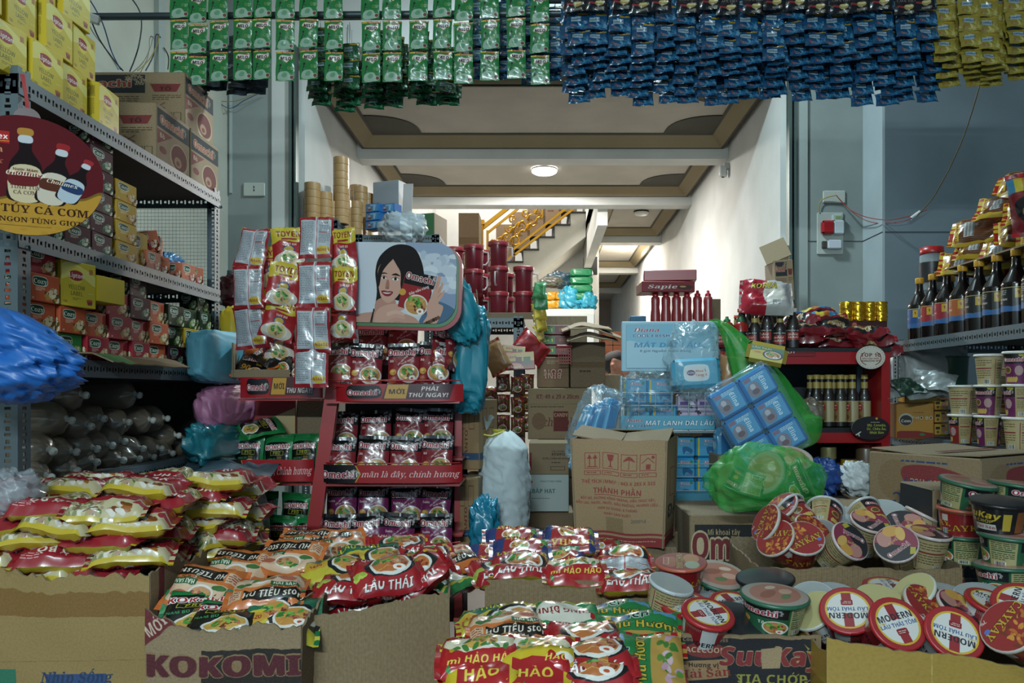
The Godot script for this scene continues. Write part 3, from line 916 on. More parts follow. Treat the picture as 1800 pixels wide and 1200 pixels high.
	for e in [[438, 800, 0], [489, 802, 0], [535, 800, 0], [462, 902, 1], [520, 905, 1], [440, 930, 2], [495, 945, 2], [545, 945, 2]]:
		pack("noodle_packet", "green and black noodle packet on the %s tier of the left wing" % ("middle" if e[2] == 0 else "bottom"), "packet", "green noodle packets on the left wing of the rack", pk[n % 4], mk2, film("kokomi_pro"), at(e[0], e[1], 3.09 - .04 * e[2]), Vector3(-8, rng.randf_range(-12, 12), rng.randf_range(-6, 6)))
		n += 1
	pack("noodle_packet", "green noodle packet lying across the others on the left wing", "packet", "green noodle packets on the left wing of the rack", packm(.12, .165, .028, 9.1), mk2, mk2, at(458, 752, 3.1), Vector3(-62, 20, -70))
	pack("noodle_packet", "green noodle packet fallen beside the bottom tier of the rack", "packet", "green noodle packets on the left wing of the rack", packm(.12, .165, .028, 9.1), mk2, mk2, at(428, 905, 2.95), Vector3(-40, 50, 30))
	var tray := thing("cardboard_tray", "torn cardboard tray of orange packets on top of the left wing", "tray", at(470, 664, 3.06))
	for e in [["back_panel", Vector3(.26, .135, .005), Vector3(-.005, 0, -.1), 4.0], ["side_panel", Vector3(.005, .13, .19), Vector3(-.125, 0, -.01), 14.0], ["front_panel", Vector3(.22, .03, .004), Vector3(0, 0, .075), 0.0]]:
		part(tray, e[0], boxm(e[1], .001), e[2], Vector3(0, e[3], 0), pm("kraft", .85))
	for e in [[447, 640, -35, 12, -20], [490, 634, -30, -14, 8], [470, 622, -55, 30, 30], [505, 648, -20, 10, 40]]:
		pack("noodle_packet", "orange and black noodle packet in the torn cardboard tray", "packet", "orange noodle packets in the tray", pk[n % 4], mo, mo, at(e[0], e[1], 3.08), Vector3(e[2], e[3], e[4]))
		n += 1
	pxbox("red_carton", "red carton with upside-down characters behind the left wing", "carton", 389, 703, 520, 850, 3.22, .2, [pm("red_carton", .6), pm("kraft", .8), pm("kraft", .8), cm("8a1b20", .6), cm("8a1b20", .6)])
	pxbox("plain_carton", "plain brown carton behind the red post of the rack", "carton", 520, 702, 575, 850, 3.24, .2, [pm("kraft", .8), pm("kraft", .8), pm("kraft", .8), pm("kraft", .8), pm("kraft", .8)])
	var leg := MB.new()
	leg.lathe([[.045, .12], [.045, 0]], 20)
	solo("jar", "clear jar of pink sweets under the left wing", "jar", inst(leg, clear("a8614e", .9, .3)), at(413, 878, 3.1))
	# poster
	var ps := thing("poster_board", "rounded advertising board of a smiling woman holding a noodle packet", "sign", at(694, 497, 2.9))
	ps.rotation_degrees = Vector3(0, -4, -1.5)
	var rr := func(w: float, h: float, rad: float, z: float, ms: Material, dz: float, off: Vector2):
		var pts := PackedVector3Array()
		var uv := PackedVector2Array()
		for c in [[1, 1, 0.0], [1, -1, 90.0], [-1, -1, 180.0], [-1, 1, 270.0]]:
			var r: float = rad if c[0] > 0 else .004
			for k in 9:
				var a := deg_to_rad(90 - c[2] - k * 11.25)
				var p := Vector2(c[0] * (w / 2 - r) + cos(a) * r, c[1] * (h / 2 - r) + sin(a) * r)
				pts.append(Vector3(p.x + off.x, p.y + off.y, z))
				uv.append(Vector2(p.x / w + .5, .5 - p.y / h))
		var f := MB.new()
		f.fan(Vector3(off.x, off.y, z), pts, false, Vector2(.5, .5), uv)
		var b := MB.new()
		for k in pts.size():
			var e := pts[(k + 1) % pts.size()]
			b.quad(pts[k], pts[k] - Vector3(0, 0, dz), e - Vector3(0, 0, dz), e)
		var bk := PackedVector3Array()
		for p in pts:
			bk.append(p - Vector3(0, 0, dz))
		b.fan(Vector3(off.x, off.y, z - dz), bk, true)
		return mk([f, ms, b, ms])
	part(ps, "print_panel", rr.call(.455, .292, .075, .008, pm("poster", .6, 0, {"metallic_specular": .25}), .004, Vector2.ZERO))
	part(ps, "red_frame", rr.call(.47, .31, .08, .0, cm("8e141c", .3), .02, Vector2(.012, -.016)))
	part(ps, "green_edge", rr.call(.462, .3, .078, .003, cm("2f6a3a", .4), .003, Vector2(.004, -.009)))
	for x in [-.16, .17]:
		part(ps, "support_bar", bx(Vector3(x - .01, -.42, -.33), Vector3(x + .01, .05, -.315), red))
		part(ps, "support_bar", bx(Vector3(x - .01, .0, -.33), Vector3(x + .01, .02, -.021), red))
	# chains of packets over the left wing
	var ck := []
	for s in 3:
		ck.append(packm(.128, .178, .024, s * 2.3 + 5, .05, .5, .006)[0])
	var chain := func(label: String, list: Array, front: bool, us: float):
		var c := thing("packet_chain", label, "packet chain", at(list[0][0], list[0][1], list[0][2]), "chains of packets hanging at the rack")
		for k in list.size():
			var e: Array = list[k]
			var p := part(c, "packet", ck[(k + int(us)) % 3], at(e[0], e[1], e[2]) - c.position, Vector3(e[3], e[4], e[5]), [film("chain_front" if front else "chain_back", .3), film("chain_back" if front else "chain_front", .3)])
			p.scale = Vector3(us, 1, 1)
	chain.call("chain of noodle packets showing white backs, hanging in front of the wing", [[556, 418, 2.86, -12, 0, 2], [554, 500, 2.82, 0, 0, 1], [550, 580, 2.81, 2, 0, 0], [547, 641, 2.82, 0, 0, 1]], false, 1.0)
	chain.call("chain of noodle packets showing white backs, draped furthest left", [[444, 436, 3.0, -15, -6, -6], [437, 505, 2.96, 0, -4, 2], [440, 575, 2.97, 4, -4, 6]], false, .95)
	chain.call("chain of noodle packets with red and yellow fronts in the middle", [[508, 436, 2.98, -10, 10, 5], [500, 500, 2.95, 0, 14, -10], [492, 560, 2.97, 6, 10, -16]], true, 1.0)
	chain.call("chain of red and yellow noodle packets beside the poster", [[604, 440, 2.87, 0, -8, 2], [605, 508, 2.86, 0, -10, 0], [603, 556, 2.9, 0, -5, 0]], true, .8)
	chain.call("chain of noodle packets twisted behind the white backs", [[478, 470, 3.05, 0, 25, 8], [482, 540, 3.05, 0, 20, -20], [490, 600, 3.06, 0, 10, 4]], true, 1.0)
	# wrapped teal bundle, wrapped bag and cartons right of the rack
	solo("wrapped_bundle", "teal plastic wrapped bundle standing right of the rack", "bundle", inst(blob(Vector3(.14, .42, .2), 6.1, .1, 5, .55, 40, 40, .05), clear("0f7f94", .9, .26, {"clearcoat_enabled": true})), at(826, 632, 3.12), Vector3(0, 10, -3))
	solo("wrapped_bundle", "teal knotted top of bag leaning against the poster", "bag", inst(blob(Vector3(.13, .26, .1), 7.7, .16, 6, .8), clear("13889c", .88, .26, {"clearcoat_enabled": true})), at(808, 545, 3.0), Vector3(0, 0, 14))
	var santo := [pm("santo", .8), pm("santo", .8), pm("santo", .8), pm("kraft", .8), pm("kraft", .8)]
	pxbox("tall_carton", "tall brown carton with a blue band right of the rack", "carton", 800, 702, 844, 825, 3.22, .24, santo, "", -14)
	pxbox("tall_carton", "dented brown carton below the tall one with the blue band", "carton", 800, 838, 842, 960, 3.18, .24, [pm("santo", .8), pm("kraft", .8), pm("santo", .8), pm("kraft", .8), pm("kraft", .8)], "", -10)
	solo("plastic_bag", "turquoise plastic bag on the floor beside the white sack", "bag", inst(blob(Vector3(.12, .22, .12), 3.9, .25, 6, .8), cm("0f7896", .25, 0, {"clearcoat_enabled": true})), at(852, 925, 3.1))
	# tapes on the inner shelf
	var ts := shelf_unit("slotted shelf inside the opening with brown tape rolls on top", -1.315, -1.54, 5.08, 7.0, [1.4, 1.9, 2.345], 0, 2.36)
	ts.name = "slotted_shelf_tapes"
	ts.name = numbered("slotted_shelf")
	var t2 := shelf_unit("second slotted shelf beside the tape rolls carrying bags and cartons", -.72, -1.3, 5.5, 6.3, [1.4, 2.335], 0, 2.345)
	t2.name = numbered("slotted_shelf")
	var roll := MB.new()
	roll.lathe([[.03, .048], [.05, .048], [.051, .046], [.051, .002], [.05, 0], [.03, 0], [.03, .048]], 26)
	var rm := inst(roll, cm("ab8350", .35, 0, {"clearcoat_enabled": true, "clearcoat": .7}))
	var i := 0
	for e in [[526, 5.12, 3], [549, 5.1, 5], [570, 5.15, 4], [583, 5.2, 3], [604, 5.35, 4], [618, 5.2, 9], [633, 5.6, 5], [640, 5.75, 8], [648, 5.95, 8], [627, 5.9, 9]]:
		var p := at(e[0], 400, e[1])
		for k in e[2]:
			solo("tape_roll", "roll of brown packing tape stacked on the inner shelf", "tape roll", rm, Vector3(clampf(p.x, -1.49, -1.32), 2.348 + k * .0482, p.z), Vector3(0, rng.randf() * 360, 0), "brown tape rolls on the inner shelf")
		i += 1
	pxbox("white_carton", "white and grey printed carton above the tissue bag", "carton", 652, 318, 704, 372, 5.85, .2, [cm("8d949a", .6), cm("a9aeb2"), cm("a9aeb2"), cm("b3bac2"), cm("a9aeb2")], "", -20)
	solo("paper_sheet", "white printed paper sheet leaning beside the white carton", "paper", boxm(Vector3(.075, .42, .004), .001), at(713, 374, 5.75) * Vector3(1, 0, 1) + Vector3(0, 2.337, 0), Vector3(0, -15, -3), "", cm("b8b4b2", .7))
	var tis := boxm(Vector3(.115, .06, .09), .004)
	for k in 6:
		solo("tissue_pack", "small blue tissue pack with a yellow line on the inner shelf", "packet", tis, at(661 + (k % 2) * 27, 405 - (k / 2) * 15, 5.6) , Vector3(0, -25, 0), "blue tissue packs on the inner shelf", [film("tissue"), cm("1d5f9c", .3), cm("1d5f9c", .3), cm("2a7ab8", .3), cm("1d5f9c", .3)])
	solo("plastic_bag", "clear plastic bag with pale goods beside the blue tissue packs", "bag", inst(blob(Vector3(.32, .22, .2), 2.7, .2, 6, .8), clear("b9c4c9", .6, .3, {"clearcoat_enabled": true})), at(708, 402, 5.5))
	pxbox("green_carton", "green and brown carton on the inner shelf behind the poster", "carton", 722, 375, 765, 421, 5.9, .25, [cm("35633c", .7), pm("kraft", .8), pm("kraft", .8), pm("kraft", .8), pm("kraft", .8)], "", -15)
# ---------- inner room and the middle ----------
func plain5(n := "kraft") -> Array:
	return [pm(n, .82), pm("kraft", .85), pm("kraft", .85), pm("kraft", .85), pm("kraft", .85)]
func lofted(par: Node3D, called: String, rings: Array, mt: Material) -> void:
	var m := MB.new()
	m.lathe(rings, 24)
	part(par, called, inst(m, mt))
func staircase() -> void:
	var Z := 10.5
	var o := thing("staircase", "white staircase with dark stone treads rising to the right", "stairs", at(900, 700, Z) * Vector3(1, 0, 1))
	var q := -o.position
	var white := noisy("d2d0c6", .3, .6)
	var dark := cm("20242a", .3)
	for k in range(-5, 5):
		var a := at(892 + 27.5 * k, 462 - 21.7 * k, Z)
		var b := at(892 + 27.5 * (k + 1), 462 - 21.7 * k, Z)
		var m := MB.new()
		var lo0 := at(892 + 27.5 * k, 462 - 21.7 * k + 62, Z)
		var lo1 := at(892 + 27.5 * (k + 1), 462 - 21.7 * (k + 1) + 62, Z)
		var bk := Vector3(0, 0, -.9)
		m.quad(a, b, lo1, lo0)
		m.quad(b + bk, a + bk, lo0 + bk, lo1 + bk)
		m.quad(lo0, lo1, lo1 + bk, lo0 + bk)
		m.quad(a + bk, b + bk, b, a)
		m.quad(b, b + bk, lo1 + bk, lo1)
		m.quad(a + bk, a, lo0, lo0 + bk)
		for j in m.v.size():
			m.v[j] += q
		var stp := part(o, "step", inst(m, white))
		m = MB.new()
		m.box(Vector3(a.x - .03, a.y, -Z - .88) + q, Vector3(b.x + .005, a.y + .022, -Z + .025) + q)
		part(stp, "tread", inst(m, dark))
		m = MB.new()
		m.box(Vector3(a.x - .004, a.y - .16, -Z - .88) + q, Vector3(a.x + .004, a.y, -Z + .004) + q)
		part(stp, "riser", inst(m, dark))
	# gold railing
	var r := thing("stair_railing", "ornate gold railing with scrolls along the staircase", "railing", at(850, 480, Z - .1))
	q = -r.position
	var gold := cm("b78a2c", .3, .75)
	var zz := Z - .06
	var bar := func(nm: String, a: Vector3, b: Vector3, w: float, h: float):
		var m := MB.new()
		m.bar(a + q, b + q, w, h, Vector3.FORWARD if absf((b - a).normalized().y) > .9 else Vector3.UP)
		part(r, nm, inst(m, gold))
	bar.call("handrail", at(846, 402, zz), at(930, 336, zz), .05, .05)
	bar.call("upper_rail", at(856, 410, zz), at(944, 340, zz), .025, .03)
	bar.call("lower_rail", at(903, 438, zz), at(1020, 347, zz), .025, .03)
	bar.call("lower_rail", at(903, 449, zz), at(1022, 356, zz), .025, .03)
	bar.call("end_bar", at(857, 405, zz), at(857, 486, zz), .03, .03)
	bar.call("end_bar", at(860, 484, zz), at(905, 446, zz), .025, .03)
	bar.call("newel_post", at(842, 500, zz), at(842, 393, zz), .11, .11)
	bar.call("newel_post", at(842, 396, zz), at(842, 388, zz), .15, .15)
	var ball := MB.new()
	ball.lathe([[.001, .05], [.035, .035], [.04, .0]], 12)
	part(r, "newel_cap", inst(ball, cm("cfcfc8", .3)), at(842, 389, zz) + q)
	var spiral := func(u: float, v: float, R: float, turns: float, ph: float, sg: float):
		var pts := []
		for k in 26:
			var t := k / 25.0
			var a := ph + sg * t * turns * TAU
			pts.append(at(u + cos(a) * R * (1 - t * .85), v + sin(a) * R * (1 - t * .85), zz) + q)
		var m := MB.new()
		m.tube(pts, .014, 6, .007)
		part(r, "scroll", inst(m, gold))
	for e in [[917, 400, 12, 1.6, 2.5, 1], [880, 425, 10, 1.5, .5, -1], [945, 372, 9, 1.4, 1.0, -1], [896, 402, 8, 1.3, 3.5, -1], [905, 424, 9, 1.3, 5.0, 1], [935, 390, 8, 1.2, .3, 1], [872, 448, 9, 1.4, 2.0, 1], [958, 358, 10, 1.4, 4, 1], [885, 444, 7, 1.2, 4, -1], [902, 384, 7, 1.2, 2, 1], [868, 425, 7, 1.2, 1, 1], [908, 410, 6, 1.2, 0, 1], [890, 415, 6, 1.1, 3, 1], [928, 398, 6, 1.2, 2, -1], [940, 360, 6, 1.2, 2, 1], [876, 436, 6, 1.1, 4, 1], [862, 462, 7, 1.2, 1, -1], [950, 380, 6, 1.2, 3, 1], [924, 376, 7, 1.2, 5, -1]]:
		spiral.call(e[0], e[1], e[2], e[3], e[4], e[5])
	for k in 12:
		var m := MB.new()
		var u := 866.0 + (k % 6) * 15
		var v := 448 - (k % 6) * 11.5 - (k / 6) * 16
		m.tube([at(u, v, zz) + q, at(u + 4, v - 8, zz - .03) + q, at(u + 11, v - 11, zz) + q], .02, 5, .004)
		part(r, "leaf", inst(m, gold))
	for k in 5:   # cartons piled on the steps
		pxbox("stair_carton", "brown carton standing on the stairs behind the gold railing", "carton", 888 + k * 27.5 - 16, 440 - k * 21.7 - 46, 892 + k * 27.5 + 12, 462 - k * 21.7 - 3, Z + .2, .3, plain5("kraft_tape"), "cartons on the stairs")
	for k in 5:
		pxbox("stair_carton", "brown carton in the tall stack at the foot of the stairs", "carton", 806, 374 + k * 99, 842, 374 + (k + 1) * 99 - 1, 9.7, .4, plain5("kraft_tape"), "cartons stacked at the foot of the stairs")

func middle() -> void:
	staircase()
	# fittings of the inner room
	var cam := thing("security_camera", "white security camera fixed high on the right inner wall", "camera", at(1271, 301, 6.6))
	lofted(cam, "camera_body", [[.001, .045], [.034, .042], [.036, -.03], [.03, -.045], [.001, -.047]], cm("c4c6c4", .4))
	part(cam, "bracket", boxm(Vector3(.09, .05, .05), .004), Vector3(.05, .015, 0), Vector3.ZERO, cm("b0b4b2", .5))
	lofted(cam, "lens", [[.012, -.046], [.012, -.052], [.001, -.053]], cm("1a1c20", .2))
	var c2 := thing("security_camera", "small white camera in the far passage", "camera", at(1123, 532, 13.5))
	part(c2, "camera_body", boxm(Vector3(.1, .09, .12), .01), Vector3(.0, 0, 0), Vector3.ZERO, cm("b8b8b4", .5))
	part(c2, "bracket", boxm(Vector3(.18, .03, .03), .004), Vector3(.08, .03, 0), Vector3.ZERO, cm("b8b8b4", .5))
	var fr := thing("white_cabinet", "tall white cabinet under the stairs with wrapped goods on top", "cabinet", at(1000, 690, 9.2) * Vector3(1, 0, 1))
	part(fr, "body", boxm(Vector3(.6, 2.22, .6), .01), Vector3(0, 0, -.3), Vector3.ZERO, cm("b7bbb8", .5))
	part(fr, "door", boxm(Vector3(.58, 2.1, .02), .004), Vector3(0, .06, .01), Vector3.ZERO, cm("b0b5b3", .45))
	for k in 4:
		solo("wrapped_goods", "yellow wrapped bundle on top of the white cabinet", "bundle", inst(blob(Vector3(.13, .1, .13), k * 1.7, .1, 4, .5), cm("c08a1c", .35)), Vector3(.09 + (k % 2) * .11, 2.275 + (k / 2) * .1, -9.3), Vector3.ZERO, "yellow bundles on the cabinet")
	solo("wrapped_goods", "clear grey bag on the yellow bundles under the stairs", "bag", inst(blob(Vector3(.26, .12, .15), 3.3, .2, 5, .8), cm("59584c", .3)), at(969, 496, 9.25))
	solo("wrapped_goods", "dark blue bag on the white cabinet behind the green blocks", "bag", inst(blob(Vector3(.36, .2, .15), 4.3, .2, 5, .8), cm("1d3f4c", .35)), at(985, 492, 9.5))
	solo("wrapped_goods", "light blue plastic bag hanging over the cabinet edge", "bag", inst(blob(Vector3(.3, .28, .2), 5.3, .25, 6, .85), clear("2a9cb8", .85, .26, {"clearcoat_enabled": true})), at(1003, 527, 9.3))
	solo("wrapped_goods", "light blue plastic bag right of the other one on the cabinet", "bag", inst(blob(Vector3(.22, .24, .2), 6.3, .25, 6, .85), clear("2a9cb8", .85, .26, {"clearcoat_enabled": true})), at(1032, 530, 9.3))
	for k in 4:
		solo("wrapped_goods", "green wrapped block in the stack on the white cabinet", "bundle", inst(blob(Vector3(.26, .09, .16), k * 2.1, .06, 5, .4), cm("1f7a4c", .35)), at(1022, 522 - k * 14, 9.3), Vector3.ZERO, "green blocks on the cabinet")
	solo("black_speaker", "black box fixed to the wall beside the green blocks", "speaker", boxm(Vector3(.2, .24, .14), .006), at(1038, 482, 11.37), Vector3.ZERO, "", cm("17191c", .6))
	# jugs on the small shelf
	shelf_unit("small slotted steel shelf carrying the red jugs", -.105, -.62, 4.15, 4.65, [.9, 1.635], 0, 1.65)
	var jug0: Node3D
	var i := 0
	for e in [[833, 3, 4.35], [876, 3, 4.25], [920, 2, 4.25], [800, 3, 4.42], [845, 3, 4.52], [888, 2, 4.5]]:
		for k in e[1]:
			var p := at(e[0], 600, e[2])
			p.y = 1.652 + k * .134
			if i == 0:
				jug0 = thing("water_jug", "red lidded clear plastic jug in the stack on the small shelf", "jug", p, "red jugs on the small shelf")
				lofted(jug0, "body", [[.053, .126], [.052, .11], [.048, .0], [.001, .001]], clear("9c3440", .5, .2))
				lofted(jug0, "lid", [[.001, .134], [.05, .134], [.056, .132], [.056, .112], [.053, .111]], cm("8e1822", .3, 0, {"clearcoat_enabled": true}))
				lofted(jug0, "inner_cups", [[.044, .105], [.043, .1], [.04, .006], [.001, .005]], cm("5e1620", .4))
				var h := MB.new()
				h.tube([Vector3(.05, .1, 0), Vector3(.078, .098, 0), Vector3(.08, .05, 0), Vector3(.066, .03, 0), Vector3(.05, .03, 0)], .005, 6)
				part(jug0, "handle", inst(h, clear("c9b8b8", .7, .3)))
			else:
				copy_of(jug0, p, Vector3(0, [-20, 30, 15, 60, -100][i % 5], 0))
			i += 1
	for e in [[890, 4.2, .22], [826, 4.3, .16]]:
		var t := thing("cardboard_tray", "low cardboard tray under the red jugs %s" % ("towards the stairs" if e[0] > 850 else "beside the poster"), "tray", at(e[0], 556, e[1]) * Vector3(1, 0, 1) + Vector3(0, 1.637, 0))
		part(t, "front_panel", boxm(Vector3(e[2] * 1.3, .035, .004), .001), Vector3(0, 0, .0), Vector3.ZERO, pm("kraft", .85))
		part(t, "side_panel", boxm(Vector3(.004, .16, .2), .001), Vector3(e[2] * .65, 0, -.1), Vector3.ZERO, pm("kraft", .85))
		part(t, "side_panel", boxm(Vector3(.004, .16, .2), .001), Vector3(-e[2] * .65, 0, -.1), Vector3(0, 0, 6), pm("kraft", .85))
	# nuts and cards hanging below the jugs
	var nut: ArrayMesh = packm(.075, .105, .02, 4.4, .06)[0]
	i = 0
	for e in [[884, 668, 4], [910, 672, 4], [862, 690, 3], [926, 668, 3]]:
		var s := thing("nut_strip", "strip of clear nut packets hanging below the red jugs", "packet strip", at(e[0], e[1] - 12, 4.06 + .02 * i), "strips of nut packets")
		for k in e[2]:
			part(s, "packet", nut, Vector3(0, -.05 - k * .104, 0), Vector3(rng.randf_range(-4, 4), rng.randf_range(-14, 14), rng.randf_range(-3, 3)), [film("nut_pack", .25), film("nut_pack", .25)])
		i += 1
	for e in [[911, 634, 4.0, .17, .09, 3], [902, 612, 4.05, .12, .06, -6]]:
		solo("nut_card", "yellow and red nut packet card hanging %s" % ("in front of the nut strips" if e[5] > 0 else "on a string below the shelf"), "packet card", boxm(Vector3(e[3], e[4], .012), .003), at(e[0], e[1] + 16, e[2]), Vector3(-8, 0, e[5]), "", [film("nut_card"), cm("8a2a22", .4), cm("8a2a22", .4), cm("8a2a22", .4), cm("8a2a22", .4)])
	pack("nut_bag", "red edged bag of roasted nuts hanging left of the cards", "packet", "", packm(.12, .17, .04, 2.2), cm("8a6236", .3, 0, {"clearcoat_enabled": true}), cm("9c1a1e", .3), at(871, 628, 3.95), Vector3(0, -15, 28))
	pack("nut_bag", "shiny red snack bag behind the hanging cards", "packet", "", packm(.12, .18, .04, 3.2), cm("8e1a1e", .28, 0, {"clearcoat_enabled": true}), cm("9c1a1e", .3), at(935, 610, 4.1), Vector3(0, 20, 50))
	var ys := thing("yellow_strip", "strip of yellow and green sachets hanging by the small shelf", "packet strip", at(948, 500, 4.12))
	for k in 5:
		part(ys, "sachet", nut, Vector3(.006 * (k % 2), -.03 - k * .055, 0), Vector3(-12, -30 + k * 20, k * 4), [cm("b39a2c" if k > 1 else "2f7a44", .3, 0, {"clearcoat_enabled": true}), cm("8a7a24", .3)])
	# white sack
	var sk := thing("white_sack", "tall white sack tied with a yellow string between the cartons", "sack", at(886, 935, 3.3))
	var sm := MB.new()
	sm.grid(48, 40, func(u, v):
		var th: float = TAU * u
		var y: float = (1 - v)
		var r: float = .108 * pow(clampf(sin(PI * clampf(v * .62 + .12, 0, 1)), 0.02, 1), .3) if v > .13 else lerpf(.022, .088, pow(v / .13, .7))
		var fold := .07 * nz(sin(th) * .5, v * 1.2, cos(th) * .5) + .09 * (ridge(sin(th) * 1.2 + v * 2, v * 3.0, cos(th) * 1.2) - .6) + (.16 * (absf(fposmod(u * 10, 1) - .5) - .25) * maxf(0, .3 - v) * 4)
		r *= 1 + fold
		if v > .97:
			r *= (1 - v) / .03
		return Vector3(sin(th) * r, y * .42 + .012 * nz(u, v), cos(th) * r * .9))
	part(sk, "sack_body", inst(sm, cm("b4bfc2", .6)))
	var tm := MB.new()
	tm.grid(24, 6, func(u, v): return Vector3(sin(TAU * u) * (.018 + .03 * (1 - v) * (1 + .5 * sin(u * 31))), .418 + .055 * (1 - v) * (1 + .25 * sin(u * 25)), cos(TAU * u) * (.018 + .03 * (1 - v))))
	part(sk, "gathered_top", inst(tm, cm("aeb8ba", .6)), Vector3(-.02, 0, 0), Vector3(0, 0, 10))
	var ty := MB.new()
	ty.lathe([[.024, .426], [.03, .42], [.024, .412]], 14)
	ty.tube([Vector3(.02, .418, .02), Vector3(-.03, .40, .05), Vector3(-.06, .405, .04)], .005, 5)
	part(sk, "yellow_string", inst(ty, cm("a9a02c", .6)), Vector3(-.02, 0, 0))
	# cartons between the sack and the pad display, stacked from the floor
	var gr := "cartons stacked in the middle"
	for e in [
		["candy_carton", "brown chocolate candy carton with its size printed on top", 928, 682, 1040, 772, 4.0, .35, "candy_carton"],
		["open_carton", "opened brown dressing carton on the white corn carton", 930, 778, 1000, 834, 3.7, .25, "kewpie"],
		["corn_carton", "white carton of corn kernels with green lettering", 930, 834, 1000, 899, 3.7, .25, "bap_hat"],
		["plain_carton", "dark brown carton under the white corn carton", 928, 900, 1008, 962, 3.72, .25, "kraft_tape"],
		["plain_carton", "brown carton on the floor under the corn carton stack", 928, 963, 1008, 1160, 3.72, .25, "kraft"],
		["plain_carton", "shadowed red printed carton behind the corn carton", 1000, 774, 1045, 838, 4.0, .3, "kraft_tape"],
		["plain_carton", "shadowed brown carton low behind the corn carton", 1000, 840, 1045, 905, 4.0, .3, "kraft"],
		["plain_carton", "brown carton on the floor behind the corn carton", 935, 906, 1045, 1125, 4.05, .3, "kraft"],
		["sweets_carton", "brown sweets carton printed upside down on the candy carton", 944, 627, 1000, 681, 4.15, .25, "bonbini"],
		["closed_carton", "dull brown carton with dark base beside the sweets carton", 1003, 601, 1064, 681, 4.1, .26, "kraft_tape"]]:
		var five := plain5(e[8])
		if e[8] == "bap_hat":
			five = [pm("bap_hat", .7), cm("98a29e", .7), cm("98a29e", .7), cm("a8b2ae", .7), cm("98a29e", .7)]
		pxbox(e[0], e[1], "carton", e[2], e[3], e[4], e[5], e[6], e[7], five, gr)
	for k in 3:
		pxbox("bonus_box", "dark red box with a green five plus one label in the small stack", "box", 948 + k, 571 + k * 18, 1003, 588 + k * 18, 4.35, .2, [pm("five_one", .4), cm("6b1820", .5), cm("6b1820", .5), cm("6b1820", .5), cm("6b1820", .5)], "five plus one boxes")
	pxbox("plain_carton", "brown carton lying behind the bonus boxes", "carton", 955, 555, 1032, 1062, 4.7, .3, plain5(), gr)
	pxbox("plain_carton", "orange brown carton under the bonus boxes", "carton", 946, 625, 1000, 1078, 4.56, .12, plain5("kraft_tape"), gr)
	for e in [["folded brown cardboard sheet lying on the dull brown carton", 1040, 598, 4.1, .26, 4], ["bent brown cardboard sheet sliding off the dull brown carton", 1052, 588, 4.15, .32, -9], ["flat brown cardboard sheet on top of the cardboard pile", 1030, 580, 4.2, .26, 6]]:
		var f := func(u, v): return Vector3((u - .5) * e[4], .02 * sin(u * 4) + .01 * nz(u, v), (v - .5) * .3)
		solo("cardboard_sheet", e[0], "cardboard", slab(10, 4, f, .006, pm("kraft", .85), pm("kraft", .85)), at(e[1], e[2] - 4, e[3]), Vector3(8, 0, e[5]), "")
	var bk := thing("red_basket", "small red plastic basket between the bonus boxes and the carton", "basket", at(992, 640, 4.05))
	var bm := MB.new()
	for k in 6:
		bm.box(Vector3(-.03 + k * .012, 0, .0), Vector3(-.027 + k * .012, .085, .004))
		bm.box(Vector3(-.034, .004 + k * .015, .0), Vector3(.034, .008 + k * .015, .004))
	part(bk, "front_grid", inst(bm, cm("a82018", .4)))
	part(bk, "rim", boxm(Vector3(.08, .01, .12), .002), Vector3(0, .088, -.05), Vector3.ZERO, cm("a82018", .4))
	for k in 24:
		pxbox("far_carton", "orange brown carton in the stack at the back of the passage", "carton", 1056 + (k % 2) * 22, 583 + (k / 2) * 24, 1077 + (k % 2) * 22, 606 + (k / 2) * 24, 9.6, .3, [pm("kraft_tape", .8, 0, {"albedo_color": Color(1, .66, .5)}), pm("kraft_tape", .8, 0, {"albedo_color": Color(1, .66, .5)}), pm("kraft_tape", .8, 0, {"albedo_color": Color(1, .66, .5)}), pm("kraft", .85), pm("kraft", .85)], "orange brown cartons at the back")
	pxbox("plain_carton", "brown carton in front of the person", "carton", 1062, 658, 1092, 1070, 4.6, .2, plain5(), gr)
	person()

